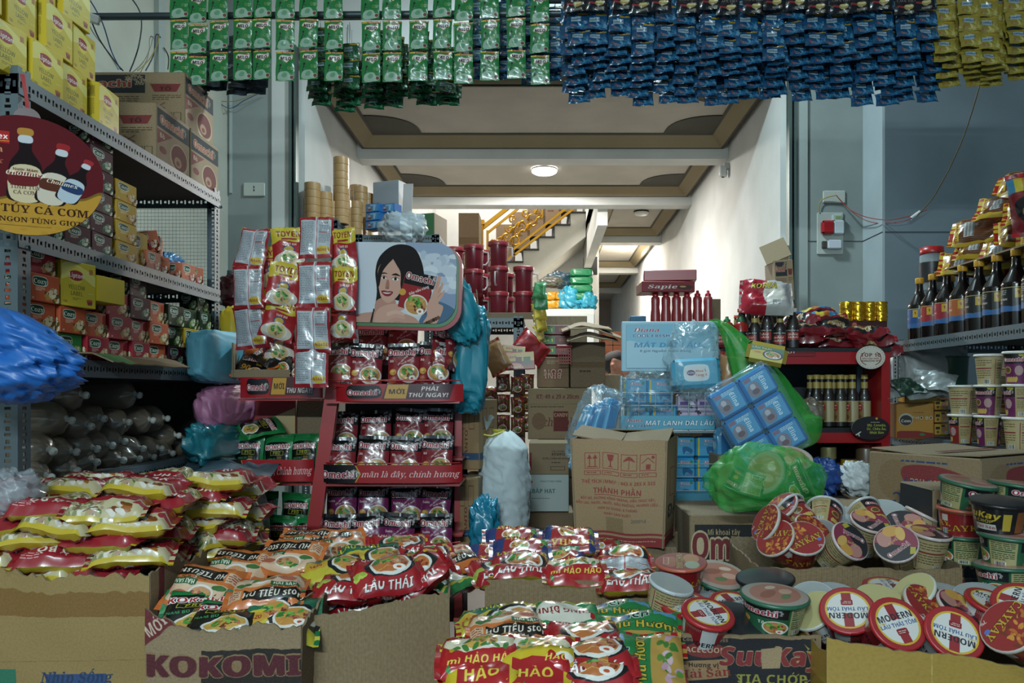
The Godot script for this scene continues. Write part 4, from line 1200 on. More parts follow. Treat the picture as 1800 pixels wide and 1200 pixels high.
func person() -> void:   # standing at the back, head bent over some work; only the head and collar show
	var o := thing("person", "person with short black hair and white shirt bending over behind the cartons", "person", Vector3(.55, 0, -7.4), "", 60.0)
	var J := {"hip": Vector3(0, .88, 0), "belly": Vector3(0, 1.05, .02), "chest": Vector3(0, 1.24, .06), "neck": Vector3(0, 1.38, .11), "head": Vector3(0, 1.5, .17)}
	var bones := [["hip", "belly", .125, .125], ["belly", "chest", .125, .135], ["chest", "neck", .1, .058]]
	var caps := []
	for b in bones:
		caps.append([J[b[0]], J[b[1]], b[2], b[3]])
	for s in [-1, 1]:
		var sh := Vector3(s * .17, 1.31, .06)
		var el := Vector3(s * .22, 1.05, .1)
		var wr := Vector3(s * .15, .98, .32)
		caps.append([Vector3(0, 1.3, .05), sh, .08, .062]); caps.append([sh, el, .055, .042]); caps.append([el, wr, .04, .028]); caps.append([wr, wr + Vector3(-s * .02, -.01, .09), .03, .02])
		for k in 4:
			caps.append([wr + Vector3(-s * .02 + (k - 1.5) * .016, -.01, .08), wr + Vector3(-s * .02 + (k - 1.5) * .02, -.035, .15 - absf(k - 1.3) * .01), .009, .008])
		caps.append([wr + Vector3(-s * .03, 0, .03), wr + Vector3(-s * .06, -.02, .09), .011, .009])
		var hp := Vector3(s * .09, .86, 0)
		caps.append([hp, Vector3(s * .1, .47, .03), .085, .055]); caps.append([Vector3(s * .1, .47, .03), Vector3(s * .1, .08, -.01), .052, .036]); caps.append([Vector3(s * .1, .045, -.02), Vector3(s * .11, .035, .17), .04, .032])
	part(o, "body", mk([nets(caps, .02, .04), cm("b9bdba", .8)]))
	var hc := [[Vector3(0, 1.5, .15), Vector3(0, 1.53, .14), .082, .088], [Vector3(0, 1.43, .2), Vector3(0, 1.47, .19), .05, .066], [Vector3(0, 1.4, .13), Vector3(0, 1.46, .15), .052, .05], [Vector3(0, 1.47, .255), Vector3(0, 1.49, .245), .014, .01], [Vector3(-.08, 1.47, .15), Vector3(-.084, 1.5, .145), .014, .018], [Vector3(.08, 1.47, .15), Vector3(.084, 1.5, .145), .014, .018], [Vector3(0, 1.435, .246), Vector3(0, 1.44, .244), .016, .014]]
	part(o, "head", mk([nets(hc, .006, .02), cm("8a5a44", .6)]))
	part(o, "hair", mk([nets([[Vector3(0, 1.545, .12), Vector3(0, 1.56, .15), .085, .08], [Vector3(0, 1.5, .09), Vector3(0, 1.54, .1), .075, .085]], .008, .02), cm("120f10", .85)]))
	for s in [-1, 1]:
		var e := MB.new()
		e.lathe([[.001, .009], [.007, .006], [.009, 0], [.007, -.006], [.001, -.009]], 10)
		part(o, "eye", inst(e, cm("1a1412", .3)), Vector3(s * .03, 1.493, .226))

# smooth union of tapered capsules, meshed as surface nets
func nets(caps: Array, cell: float, k: float) -> MB:
	var lo := Vector3.INF
	var hi := -Vector3.INF
	for c in caps:
		for e in [0, 1]:
			lo = lo.min(c[e] - Vector3.ONE * (c[2 + e] + cell * 2))
			hi = hi.max(c[e] + Vector3.ONE * (c[2 + e] + cell * 2))
	var n := Vector3i(((hi - lo) / cell).ceil()) + Vector3i.ONE
	var f := PackedFloat32Array()
	f.resize(n.x * n.y * n.z)
	f.fill(1.0)
	for c in caps:
		var a: Vector3 = c[0]
		var d: Vector3 = c[1] - a
		var dd := maxf(d.length_squared(), 1e-8)
		var r: float = maxf(c[2], c[3]) + k + cell * 2
		var i0 := Vector3i(((a.min(c[1]) - Vector3.ONE * r - lo) / cell).floor()).clamp(Vector3i.ZERO, n - Vector3i.ONE)
		var i1 := Vector3i(((a.max(c[1]) + Vector3.ONE * r - lo) / cell).ceil()).clamp(Vector3i.ZERO, n - Vector3i.ONE)
		for z in range(i0.z, i1.z + 1):
			for y in range(i0.y, i1.y + 1):
				for x in range(i0.x, i1.x + 1):
					var p := lo + Vector3(x, y, z) * cell
					var t := clampf((p - a).dot(d) / dd, 0, 1)
					var s := p.distance_to(a + d * t) - lerpf(c[2], c[3], t)
					var j := (z * n.y + y) * n.x + x
					var h := maxf(k - absf(f[j] - s), 0) / k
					f[j] = minf(f[j], s) - h * h * k * .25
	var m := MB.new()
	var id := {}
	for z in n.z - 1:
		for y in n.y - 1:
			for x in n.x - 1:
				var b := (z * n.y + y) * n.x + x
				var sum := Vector3.ZERO
				var cnt := 0
				var g := []
				for q in 8:
					g.append(f[b + (q & 1) + ((q >> 1) & 1) * n.x + (q >> 2) * n.x * n.y])
				for q in [[0, 1], [2, 3], [4, 5], [6, 7], [0, 2], [1, 3], [4, 6], [5, 7], [0, 4], [1, 5], [2, 6], [3, 7]]:
					var g0: float = g[q[0]]
					var g1: float = g[q[1]]
					if (g0 < 0) != (g1 < 0):
						var t := g0 / (g0 - g1)
						var c0 := Vector3(q[0] & 1, (q[0] >> 1) & 1, q[0] >> 2)
						sum += c0.lerp(Vector3(q[1] & 1, (q[1] >> 1) & 1, q[1] >> 2), t)
						cnt += 1
				if cnt:
					id[b] = m.v.size()
					m.v.append(lo + (Vector3(x, y, z) + sum / cnt) * cell)
					m.n.append(Vector3.ZERO)
					m.t.append(Vector2.ZERO)
	var st := [1, n.x, n.x * n.y]
	for b in id:
		for ax in 3:
			var s0: float = f[b]
			var s1: float = f[b + st[ax]]
			if (s0 < 0) == (s1 < 0):
				continue
			var u: int = st[(ax + 1) % 3]
			var w: int = st[(ax + 2) % 3]
			if id.has(b - u) and id.has(b - w) and id.has(b - u - w):
				var fl := s0 < 0
				m.tri(id[b], id[b - u], id[b - u - w], fl)
				m.tri(id[b], id[b - u - w], id[b - w], fl)
	return m
# ---------- right side ----------
func bottle(called: String, label: String, group: String, p: Vector3, yaw: float, h: float, r: float, glass: Material, cap: Material, lab: Material, kind := 0) -> void:
	var o := thing(called, label, "bottle", p, group, yaw)
	if kind == 0:      # fish sauce: sloped shoulder
		lofted(o, "glass", [[.0135, h * .9], [.015, h * .8], [.022, h * .72], [r * .98, h * .57], [r, h * .53], [r, .006], [r * .92, 0], [.001, .001]], glass)
		lofted(o, "cap", [[.001, h], [.017, h], [.018, h * .985], [.018, h * .91], [.0135, h * .905]], cap)
		lofted(o, "label", [[r * 1.012, h * .5], [r * 1.012, h * .19]], lab)
	elif kind == 1:    # soy sauce: long neck
		lofted(o, "glass", [[.012, h * .92], [.0125, h * .75], [.02, h * .67], [r * .97, h * .58], [r, h * .53], [r, .005], [r * .9, 0], [.001, .001]], glass)
		lofted(o, "cap", [[.001, h], [.0135, h], [.014, h * .92], [.0125, h * .915]], cap)
		lofted(o, "label", [[r * 1.012, h * .5], [r * 1.012, h * .1]], lab)
		lofted(o, "neck_label", [[.0135, h * .86], [.0135, h * .74]], cm("a58f4a", .4))
	else:              # squeeze bottle
		lofted(o, "glass", [[.011, h * .84], [.02, h * .8], [r * .9, h * .7], [r * .82, h * .5], [r, h * .3], [r, .006], [r * .9, 0], [.001, .001]], glass)
		lofted(o, "cap", [[.001, h], [.006, h], [.008, h * .92], [.014, h * .9], [.014, h * .82], [.011, h * .815]], cap)
		if lab:
			lofted(o, "label", [[r * .85, h * .52], [r * 1.01, h * .32], [r * 1.015, h * .08]], lab)

func right_side() -> void:
	var Z := 3.0
	# pad display: sign, wire basket, printed strip
	var dp := thing("pad_display", "pale blue sanitary pad display with a sign and a wire basket", "display", at(1175, 880, Z))
	var q := -dp.position
	var metal := cm("aab4b8", .35, .5)
	part(dp, "sign_frame", boxm(Vector3(.366, .19, .02), .003), at(1177, 653, Z + .02) + q, Vector3(0, -2, 0), cm("8fb2c0", .4))
	part(dp.get_node("sign_frame"), "sign_print", boxm(Vector3(.33, .165, .004), .001), Vector3(0, .0125, .012), Vector3.ZERO, [pm("pad_sign", .4), cm("6aa0b8"), cm("6aa0b8"), cm("6aa0b8"), cm("6aa0b8")])
	part(dp, "printed_strip", boxm(Vector3(.345, .052, .004), .001), at(1174, 755, Z - .075) + q, Vector3.ZERO, [film("pad_banner", .35), cm("3a8fae"), cm("3a8fae"), cm("3a8fae"), cm("3a8fae")])
	for e in [690, 712, 733, 757]:
		var m := MB.new()
		var a := at(1091, e, Z)
		var b := at(1262, e, Z)
		m.tube([Vector3(a.x, a.y, -Z - .1) + q, Vector3(a.x, a.y, -Z + .06) + q, Vector3(b.x, a.y, -Z + .06) + q, Vector3(b.x, a.y, -Z - .1) + q], .0022, 6)
		part(dp, "basket_wire", inst(m, metal))
	for k in 7:
		var m := MB.new()
		var x := lerpf(at(1091, 0, Z).x, at(1262, 0, Z).x, k / 6.0)
		m.tube([Vector3(x, at(0, 688, Z).y, -Z + .062) + q, Vector3(x, at(0, 758, Z).y, -Z + .062) + q], .0018, 5)
		part(dp, "basket_wire", inst(m, metal))
	for e in [815, 838, 862]:
		var m := MB.new()
		m.tube([at(1188, e, Z - .06) + q, at(1262, e, Z - .06) + q], .0018, 5)
		part(dp, "basket_wire", inst(m, metal))
	for u in [1092, 1262]:
		var m := MB.new()
		m.tube([at(u, 660, Z - .02) + q, at(u, 900, Z - .02) + q, Vector3(at(u, 0, Z).x, 0, -Z) + q], .007, 8)
		part(dp, "upright", inst(m, metal))
	part(dp, "base_strip", boxm(Vector3(.17, .05, .06), .003), at(1226, 888, Z - .02) + q, Vector3.ZERO, cm("3f7d92", .4))
	part(dp, "basket_floor", boxm(Vector3(.36, .004, .16), .001), at(1177, 759, Z + .02) + q, Vector3.ZERO, metal)
	part(dp, "lower_floor", boxm(Vector3(.36, .004, .16), .001), at(1177, 879, Z + .04) + q, Vector3.ZERO, metal)
	var pad := boxm(Vector3(.088, .078, .05), .006)
	var pmat := [film("pad_pack", .3), cm("bfae30", .3), cm("bfae30", .3), cm("2b86b8", .3), cm("2b86b8", .3)]
	for r in 4:
		for c in 4:
			if r == 3 and c > 1: continue
			solo("pad_pack", "blue sanitary pad pack stacked under the wire basket", "packet", pad, at(1242 - c * 42, 794 + r * 38 - (38 * 4 - 86 if r < 0 else 0) - 2, Z + .03) * Vector3(1, 0, 1) + Vector3(0, at(0, 878, Z + .04).y + .005 + (2 - mini(r, 2)) * .08, 0), Vector3.ZERO, "blue pad packs under the basket", pmat) if r < 3 else null
	for e in [[1120, 0], [1166, 0], [1115, 1], [1160, 1]]:
		solo("pad_pack", "tall blue pad pack with yellow edge standing in the wire basket", "packet", boxm(Vector3(.095, .095, .05), .006), at(e[0], 757, Z - .01) + Vector3(0, .004 + e[1] * .097, -.01 * e[1]), Vector3.ZERO, "blue pad packs in the basket", pmat)
	for e in [[1210, 0], [1244, 0], [1206, 1], [1240, 1]]:
		solo("pad_pack", "lilac and white pad pack standing in the wire basket", "packet", boxm(Vector3(.07, .066, .05), .006), at(e[0], 757, Z - .01) + Vector3(0, .004 + e[1] * .067, 0), Vector3(0, 4 * e[1], 0), "lilac pad packs in the basket", [film("pad_lilac", .3), cm("b9aec6", .3), cm("b9aec6", .3), cm("b9aec6", .3), cm("b9aec6", .3)])
	solo("wipes_pack", "turquoise wet wipes pack with a white lid on the basket", "packet", boxm(Vector3(.175, .11, .07), .012), at(1224, 683, Z - .06), Vector3(-6, -4, 3), "", [pm("wipes", .5), cm("2a9ac0", .3), cm("2a9ac0", .3), cm("2a9ac0", .3), cm("2a9ac0", .3)])
	solo("clear_bag", "clear plastic bag pulled over the wet wipes pack", "bag", inst(blob(Vector3(.2, .27, .1), 2.9, .2, 6, .8, 40, 34), clear("b9d4dc", .1, .2, {"clearcoat_enabled": true})), at(1218, 632, Z - .07))
	solo("clear_bag", "clear plastic bag over the blue packs in the basket", "bag", inst(blob(Vector3(.19, .15, .1), 5.9, .2, 6, .7, 40, 34), clear("b9d4dc", .1, .2, {"clearcoat_enabled": true})), at(1137, 688, Z - .05))
	# bag of blue pads to the left
	for k in 6:
		solo("pad_pack", "long blue pad pack inside the clear bag left of the basket", "packet", inst(blob(Vector3(.055, .15, .08), k * 1.3, .06, 4, .4), film("tissue", .3)), at(1068 - (k % 3) * 18 + (k / 3) * -8, 735 + (k / 3) * 48 + (k % 3) * 6, 2.95), Vector3(0, 20, -14 - (k % 3) * 5), "blue pad packs in the clear bag")
	solo("clear_bag", "clear plastic bag of long blue packs left of the basket", "bag", inst(blob(Vector3(.2, .3, .14), 8.1, .14, 6, .6, 40, 34), clear("9cc8dc", .1, .2, {"clearcoat_enabled": true})), at(1052, 752, 2.95), Vector3(0, 0, -20))
	solo("pad_pack", "rolled blue pad pack hanging right of the pad stack", "packet", inst(blob(Vector3(.07, .17, .06), 3.3, .08, 4, .5), film("tissue", .3)), at(1273, 790, 2.92), Vector3(0, 0, 2))
	# goods behind the sign
	for k in 8:
		bottle("sauce_bottle", "red squeeze sauce bottle in the shrink-wrapped row", "red sauce bottles behind the sign", at(1152 + (k % 6) * 18.5, 572, 3.75 + .09 * (k / 6)), 0, .165, .024, cm("8e2028", .3, 0, {"clearcoat_enabled": true}), cm("a3202a", .35), null, 2)
	pxbox("plain_carton", "brown carton under the red squeeze bottles", "carton", 1130, 573, 1268, 690, 3.72, .3, plain5())
	pxbox("plain_carton", "brown carton on the floor below the squeeze bottles", "carton", 1125, 691, 1275, 1150, 3.73, .3, plain5())
	pxbox("chocolate_box", "dark red chocolate cake box on the squeeze bottles", "box", 1128, 494, 1222, 513, 3.7, .16, [pm("sapie", .35), cm("7a3020", .4), cm("7a3020", .4), cm("8e1e22", .4), cm("8e1e22", .4)], "", 3)
	pxbox("chocolate_box", "red chocolate cake box turned to its barcode on top", "box", 1132, 474, 1224, 493, 3.72, .16, [cm("94232a", .35), cm("7a3020", .4), cm("7a3020", .4), cm("8e1e22", .4), cm("8e1e22", .4)], "", -6)
	pxbox("blue_box", "small blue box behind the pad sign", "box", 1108, 555, 1136, 572, 3.75, .1, [cm("1f5f80", .5), cm("1f5f80", .5), cm("1f5f80", .5), cm("1f5f80", .5), cm("1f5f80", .5)])
	pxbox("plain_carton", "narrow brown carton behind the squeeze bottles", "carton", 1246, 525, 1267, 573, 3.95, .1, plain5())
	# open carton high on the right, resting on a stack
	var oc := thing("open_carton", "opened carton with a raised flap leaning on the shutter runner", "carton", at(1372, 532, 4.75))
	part(oc, "box", boxm(Vector3(.11, .24, .2), .003), Vector3(0, 0, 0), Vector3(0, 0, 3), [pm("omachi_carton", .8), pm("kraft", .8), pm("kraft", .8), pm("kraft", .8), pm("kraft", .8)])
	part(oc, "flap", boxm(Vector3(.15, .006, .16), .001), Vector3(-.04, .3, .03), Vector3(50, 10, 34), pm("kraft", .85))
	part(oc, "flap", boxm(Vector3(.1, .14, .006), .001), Vector3(.02, .22, -.08), Vector3(0, 0, -4), pm("kraft", .85))
	for k in 3:
		pxbox("plain_carton", "brown carton in the stack under the opened carton by the runner", "carton", 1330, 533 + k * 177, 1400, 709 + k * 177, 4.68, .22, plain5(), "cartons under the opened one")
	# black and red sauce cabinet
	var cb := thing("display_cabinet", "black and red sauce cabinet with shelves and round signs", "cabinet", at(1420, 690, 3.3) * Vector3(1, 0, 1))
	q = -cb.position
	var black := cm("17181c", .45)
	var redp := cm("96141a", .35)
	var y := func(v): return at(0, v, 3.2).y
	var xl := at(1268, 0, 3.2).x
	var xr := at(1563, 0, 3.2).x
	for e in [["back_panel", Vector3(xl, 0, -3.58), Vector3(xr, y.call(612), -3.56), cm("22262c", .5)], ["side_panel", Vector3(xl, 0, -3.56), Vector3(xl + .02, y.call(612), -3.2), black], ["side_panel", Vector3(xr - .035, 0, -3.56), Vector3(xr, y.call(612), -3.19), redp], ["top_panel", Vector3(xl, y.call(618), -3.56), Vector3(xr, y.call(612), -3.18), black], ["front_strip", Vector3(xl, y.call(640), -3.2), Vector3(xr - .035, y.call(618), -3.185), redp], ["shelf_board", Vector3(xl + .02, y.call(760), -3.56), Vector3(xr - .036, y.call(752), -3.2), black], ["front_strip", Vector3(xl + .02, y.call(778), -3.2), Vector3(xr - .035, y.call(760), -3.19), redp], ["shelf_board", Vector3(xl + .02, y.call(840), -3.56), Vector3(xr - .036, y.call(832), -3.2), black], ["shelf_board", Vector3(xl + .02, .1, -3.56), Vector3(xr - .036, .12, -3.2), black], ["inner_post", Vector3(at(1520, 0, 3.3).x, y.call(752), -3.4), Vector3(at(1532, 0, 3.3).x, y.call(640), -3.38), cm("5a6670", .4)]]:
		part(cb, e[0], bx(e[1] + q, e[2] + q, e[3]))
	part(cb, "name_strip", boxm(Vector3(.4, .028, .003), .0008), at(1345, 626, 3.182) + q, Vector3.ZERO, [pm("cabinet_top", .4), black, black, black, black])
	var disc := func(nm: String, p: Vector3, rx: float, ry: float, tx: String):
		var ring := PackedVector3Array()
		var uv := PackedVector2Array()
		var rim := MB.new()
		for k in 40:
			var a := TAU * k / 40
			ring.append(Vector3(sin(a) * rx, cos(a) * ry, .004))
			uv.append(Vector2(.5 + sin(a) * .5, .5 - cos(a) * .5))
		var f := MB.new()
		f.fan(Vector3(0, 0, .004), ring, false, Vector2(.5, .5), uv)
		for k in 40:
			rim.quad(ring[k], ring[k] - Vector3(0, 0, .006), ring[(k + 1) % 40] - Vector3(0, 0, .006), ring[(k + 1) % 40])
		part(cb, nm, mk([f, pm(tx, .45), rim, cm("8a8478", .5)]), p)
	disc.call("round_sign", at(1530, 628, 3.15) + q, .057, .046, "top_ten")
	disc.call("round_sign", at(1530, 752, 3.15) + q, .075, .046, "world_sign")
	for k in 9:
		bottle("soy_bottle", "dark soy sauce bottle with a gold label in the cabinet", "soy sauce bottles in the cabinet", Vector3(at(1432 + (k % 5) * 21, 0, 3.3).x, y.call(752) + .001, -3.28 - .075 * (k / 5)), 20 + k * 3, .215, .026, cm("140d0c", .12, 0, {"clearcoat_enabled": true}), cm("a58f4a", .4), film("label_soy", .35), 1)
	for e in [[1452, .05, "7d744a", "canned food tin on the low cabinet shelf under the soy bottles"], [1456, .1, "8a8458", "canned food tin standing on another tin in the cabinet"], [1492, .055, "b08a1c", "gold drink can on the low cabinet shelf"]]:
		var t := thing("tin", e[3], "tin", Vector3(at(e[0], 0, 3.28).x, y.call(832) + (.052 if e[1] > .09 else .001), -3.28))
		lofted(t, "can_body", [[.001, .05], [.03, .05], [.032, .047], [.032, .003], [.03, 0], [.001, 0]], cm(e[2], .35, .3))
		lofted(t, "can_lid", [[.001, .0515], [.029, .0515], [.03, .05]], cm("9a9a94", .3, .9))
	var jr := thing("jar", "jar of nuts with a red lid on the low cabinet shelf", "jar", Vector3(at(1522, 0, 3.3).x, y.call(832) + .001, -3.3))
	lofted(jr, "jar_body", [[.03, .1], [.04, .09], [.042, .01], [.04, 0], [.001, 0]], cm("5d4a34", .25, 0, {"clearcoat_enabled": true}))
	lofted(jr, "lid", [[.001, .122], [.038, .12], [.04, .1], [.03, .1]], cm("8e1a1a", .4))
	solo("clear_bag", "clear bag of dried food leaning in the cabinet beside the bottles", "bag", inst(blob(Vector3(.1, .12, .06), 3.8, .2, 5, .8), cm("6d6252", .25, 0, {"clearcoat_enabled": true})), Vector3(at(1425, 0, 3.25).x, y.call(752) + .055, -3.25))
	# on the cabinet: sauce bottles, snack bags, gold foil
	var top: float = y.call(612) + .001
	for k in 9:
		var dark := cm("1c1012", .15, 0, {"clearcoat_enabled": true})
		var capc: String = ["c2521c", "c2521c", "8e1c1c", "d0d0cc", "d0d0cc", "c2521c", "2f6a3a", "8e1c1c", "d0d0cc"][k]
		bottle("sauce_bottle", "dark sauce bottle with a %s cap on the black cabinet" % {"c2521c": "orange", "8e1c1c": "red", "d0d0cc": "white", "2f6a3a": "green"}[capc], "dark sauce bottles on the cabinet", Vector3(at(1300 + (k % 5) * 22, 0, 3.3).x, top, -3.26 - .08 * (k / 5)), k * 20, .165 - .02 * (k % 2), .026, dark, cm(capc, .35), film("label_chin", .35), 1 if k % 2 else 0)
	for k in 2:
		bottle("sauce_bottle", "red chilli sauce bottle with a green cap behind the green bag", "red chilli sauce bottles", Vector3(at(1272 + k * 24, 0, 3.3).x, top, -3.24), 10, .13, .034, cm("8e1f1c", .25), cm("2a6a3c", .35), film("label_chin", .35), 2)
	pack("snack_bag", "red and white snack bag lying on top of the sauce bottles", "bag", "", packm(.17, .21, .1, 6.6, .05, .5, .012, true), film("korea", .3), cm("9a9490", .35), at(1346, 523, 3.25), Vector3(-24, -8, -5))
	var sn := []
	for s in 3:
		sn.append(packm(.14, .2, .05, s * 3.1 + .7, .06, .5, .012, true))
	i_ = 0
	for row in 5:
		for c in (3 if row < 3 else 2):
			var u := 1420.0 + c * 55 - row * 6 + rng.randf_range(-8, 8)
			pack("snack_bag", "shiny red snack bag with a checked stripe in the heap on the cabinet", "bag", "red snack bags on the cabinet", sn[i_ % 3], film("snack", .25), cm("8e141c", .25, 0, {"clearcoat_enabled": true}), Vector3(at(u, 0, 3.35).x, top + .022 + row * .028, -3.3 - rng.randf() * .1), Vector3(-64 + rng.randf_range(-12, 12), rng.randf_range(-18, 18), rng.randf_range(-8, 8)))
			i_ += 1
	for k in 4:
		var g := MB.new()
		g.grid(20, 14, func(u, v): return Vector3(sin(TAU * u) * (.028 + .005 * nz(u * 5, v * 5, k)), (.5 - v) * .085, cos(TAU * u) * (.028 + .005 * nz(u * 5 + 3, v * 5, k))))
		g.fan(Vector3(0, .045, 0), PackedVector3Array([Vector3(0, .0425, .028), Vector3(.028, .0425, 0), Vector3(0, .0425, -.028), Vector3(-.028, .0425, 0)]))
		solo("gold_roll", "crinkled gold foil roll behind the red snack bags", "roll", inst(g, cm("c9a22c", .25, .8)), at(1488 + k * 20, 548, 3.5), Vector3(0, k * 40, 0), "gold foil rolls")
	pxbox("foil_stand", "dark carton under the gold foil rolls", "carton", 1475, 561, 1560, 612, 3.48, .1, [cm("3a1418", .5), cm("3a1418", .5), cm("3a1418", .5), cm("3a1418", .5), cm("3a1418", .5)])
	# green bags, tissue block, lemon packet
	var gm := clear("2f9c3c", .6, .32, {"backlight_enabled": true, "backlight": Color(.1, .4, .12), "clearcoat_enabled": true})
	var gb := MB.new()
	gb.grid(46, 40, func(u, v):
		var th: float = TAU * u
		var w: float = lerpf(.02, .165, pow(v, .8)) if v < .75 else .165 * sqrt(maxf(0, 1 - pow((v - .75) / .25, 2))) + .0001
		var cx: float = lerpf(-.25, .02, pow(v, .55))
		var yy: float = lerpf(.28, -.19, v)
		var r: float = 1 + .1 * nz(sin(th) * .5, v, cos(th) * .5) + .1 * (absf(fposmod(u * 12 + v * 1.5, 1) - .5) - .25) * 2 * (1.2 - v)
		return Vector3(cx + sin(th) * w * r, yy + .02 * nz(u, v, 2), cos(th) * w * .5 * r))
	solo("green_bag", "tall translucent green plastic bag slumped against the cabinet", "bag", inst(gb, gm), at(1372, 700, 2.9))
	solo("lemon_packet", "yellow and green wrapped packet resting on the tall green bag", "packet", boxm(Vector3(.14, .075, .1), .014), at(1343, 641, 2.82), Vector3(0, -14, -12), "", [film("teal", .28), cm("6a7a4c", .3), cm("6a7a4c", .3), cm("a89a3c", .3), cm("9c8a3c", .3)])
	for k in 6:
		var e := Vector3(-.057 + (k % 2) * .114, .1 - (k / 2) * .1, 0)
		var b := Basis(Vector3(0, 0, 1), deg_to_rad(30))
		solo("tissue_pack", "blue tissue pack of the slanted block below the green bag", "packet", boxm(Vector3(.112, .096, .06), .008), at(1330, 735, 2.72) + b * (e - Vector3(0, .048, 0)), Vector3(0, 0, 30), "blue tissue packs in the slanted block", [film("tissue", .28), cm("1d6cae", .3), cm("1d6cae", .3), cm("2a86c0", .3), cm("1d6cae", .3)])
	solo("clear_bag", "clear film stretched over the slanted block of tissue packs", "film", inst(blob(Vector3(.25, .33, .085), 7.3, .05, 6, .3, 40, 34), clear("c4dce8", .06, .15)), at(1330, 735, 2.70), Vector3(0, 0, 30))
	pack("noodle_bag", "red and clear bag of dry noodles beside the wet wipes", "bag", "", packm(.12, .15, .06, 8.8), cm("a5764a", .3, 0, {"clearcoat_enabled": true}), cm("9c1a1e", .3), at(1290, 655, 3.0), Vector3(0, 0, -6))
	pxbox("support_carton", "brown carton under the slanted tissue block", "carton", 1262, 800, 1400, 895, 2.85, .25, plain5())
	# second shelf, along the right wall
	var sh := shelf_unit("grey slotted steel shelf on the right with fish sauce bottles on top", 1.58, 2.15, 1.75, 3.6, [.25, 1.06, 1.475], 0, 1.49)
	sh.name = numbered("slotted_shelf")
	var labs := ["label_blue", "label_red", "label_red", "label_orange", "label_black", "label_black", "label_black", "label_black", "label_black", "label_black"]
	for k in 10:
		var z := 3.46 - k * .118
		for row in 2:
			bottle("fish_sauce_bottle", "dark fish sauce bottle with a %s label and yellow cap in the %s row" % [labs[k].trim_prefix("label_"), "front" if row == 0 else "back"], "fish sauce bottles on the right shelf", Vector3(1.635 + row * .1, 1.477, -z - row * .05), -70 + k * 4, .27, .047, cm("0e0909", .18), cm("b8861c", .4), film(labs[k], .35), 0)
	var st := packm(.13, .26, .05, 5.5, .06, .45, .008, true)
	var st2 := packm(.13, .26, .05, 2.5, .06, .45, .008, true)
	i_ = 0
	for e in [[3.18, 1.76, 1.72], [2.95, 1.77, 1.75], [2.7, 1.765, 1.74], [2.48, 1.77, 1.75], [3.08, 1.82, 1.73], [2.85, 1.83, 1.76], [2.6, 1.83, 1.76], [3.1, 1.88, 1.72], [2.8, 1.89, 1.76], [2.55, 1.89, 1.76], [2.95, 1.94, 1.74], [2.65, 1.95, 1.77], [2.45, 1.95, 1.77], [2.85, 2.0, 1.76], [2.6, 2.01, 1.78]]:
		pack("biscuit_pack", "yellow pack of brown ridged biscuit sticks in the pile above the bottles", "packet", "biscuit stick packs above the fish sauce", st if i_ % 2 else st2, film("stick_pack", .28), cm("8f1a18", .3), Vector3(e[2], e[1], -e[0]), Vector3(-34 + rng.randf_range(-10, 14), -38 + rng.randf_range(-14, 14), rng.randf_range(-8, 8)))
		i_ += 1
	var bd := MB.new()
	bd.box(Vector3(1.62, 1.745, -3.3), Vector3(1.9, 1.751, -2.2))
	solo("cardboard_sheet", "cardboard sheet laid on the bottle caps under the biscuit packs", "cardboard", inst(bd, pm("kraft", .85)))
	pack("snack_bag", "shiny red sweets bag beside the biscuit packs", "bag", "", packm(.16, .22, .06, 4.1, .06, .5, .01), film("snack", .25), cm("9c141c", .25), Vector3(1.58, 1.86, -2.55), Vector3(-10, -30, 6))
	var ja := thing("clear_jar", "clear plastic jar with a red lid at the shelf corner", "jar", at(1638, 0, 3.52) * Vector3(1, 0, 1) + Vector3(0, 1.693, 0))
	solo("plain_carton", "small grey box under the clear jar at the shelf corner", "box", boxm(Vector3(.1, .213, .1), .003), at(1638, 0, 3.52) * Vector3(1, 0, 1) + Vector3(0, 1.479, 0), Vector3.ZERO, "", cm("4a4f54", .7))
	lofted(ja, "jar_body", [[.04, .17], [.05, .16], [.052, .01], [.05, 0], [.001, 0]], clear("a9b4b8", .45, .2))
	lofted(ja, "lid", [[.001, .2], [.048, .198], [.05, .17], [.04, .17]], cm("9c1a1a", .35))
	lofted(ja, "label", [[.0525, .13], [.053, .04]], cm("202024", .4))
	# noodle cups on the lower right shelf
	var tc := {}
	for k in ["cup_omachi_purple", "cup_omachi_red", "cup_tan"]:
		tc[k] = cupm(.046, .034, .105, film(k, .35), cm("c4b8b0", .35), cm("cac6bf", .35))
	i_ = 0
	for e in [[1690, 2.95, 2], [1738, 2.8, 3], [1765, 2.95, 3], [1790, 2.6, 3], [1830, 2.75, 3], [1715, 3.1, 2]]:
		for k in e[2]:
			var kind: String = ["cup_omachi_red", "cup_tan", "cup_omachi_purple", "cup_omachi_purple", "cup_tan"][(i_ * 2 + k) % 5]
			var nm: String = {"cup_omachi_purple": "purple and black", "cup_omachi_red": "red and black", "cup_tan": "beige backed"}[kind]
			cup("noodle_cup", "%s tall noodle cup stacked on the right shelf" % nm, "%s noodle cups on the right shelf" % nm, tc[kind], Vector3(at(e[0], 0, e[1]).x, 1.062 + .107 + k * .107, -e[1]), Vector3(0, -40 + i_ * 37 + k * 50, 0))
		i_ += 1
	var tun := [pm("tuna_box", .4), cm("a88a3a", .4), cm("a88a3a", .4), cm("b0963c", .4), cm("a88a3a", .4)]
	for k in 8:
		solo("canned_fish_box", "small yellow canned food box on the edge of the right shelf", "box", boxm(Vector3(.08, .042, .05), .002), Vector3(1.60 + .004 * (k % 2), 1.065 + .0425 * (k % 2), -(2.35 + .1 * (k / 2))), Vector3(0, -84, 0), "small yellow boxes on the right shelf", tun)
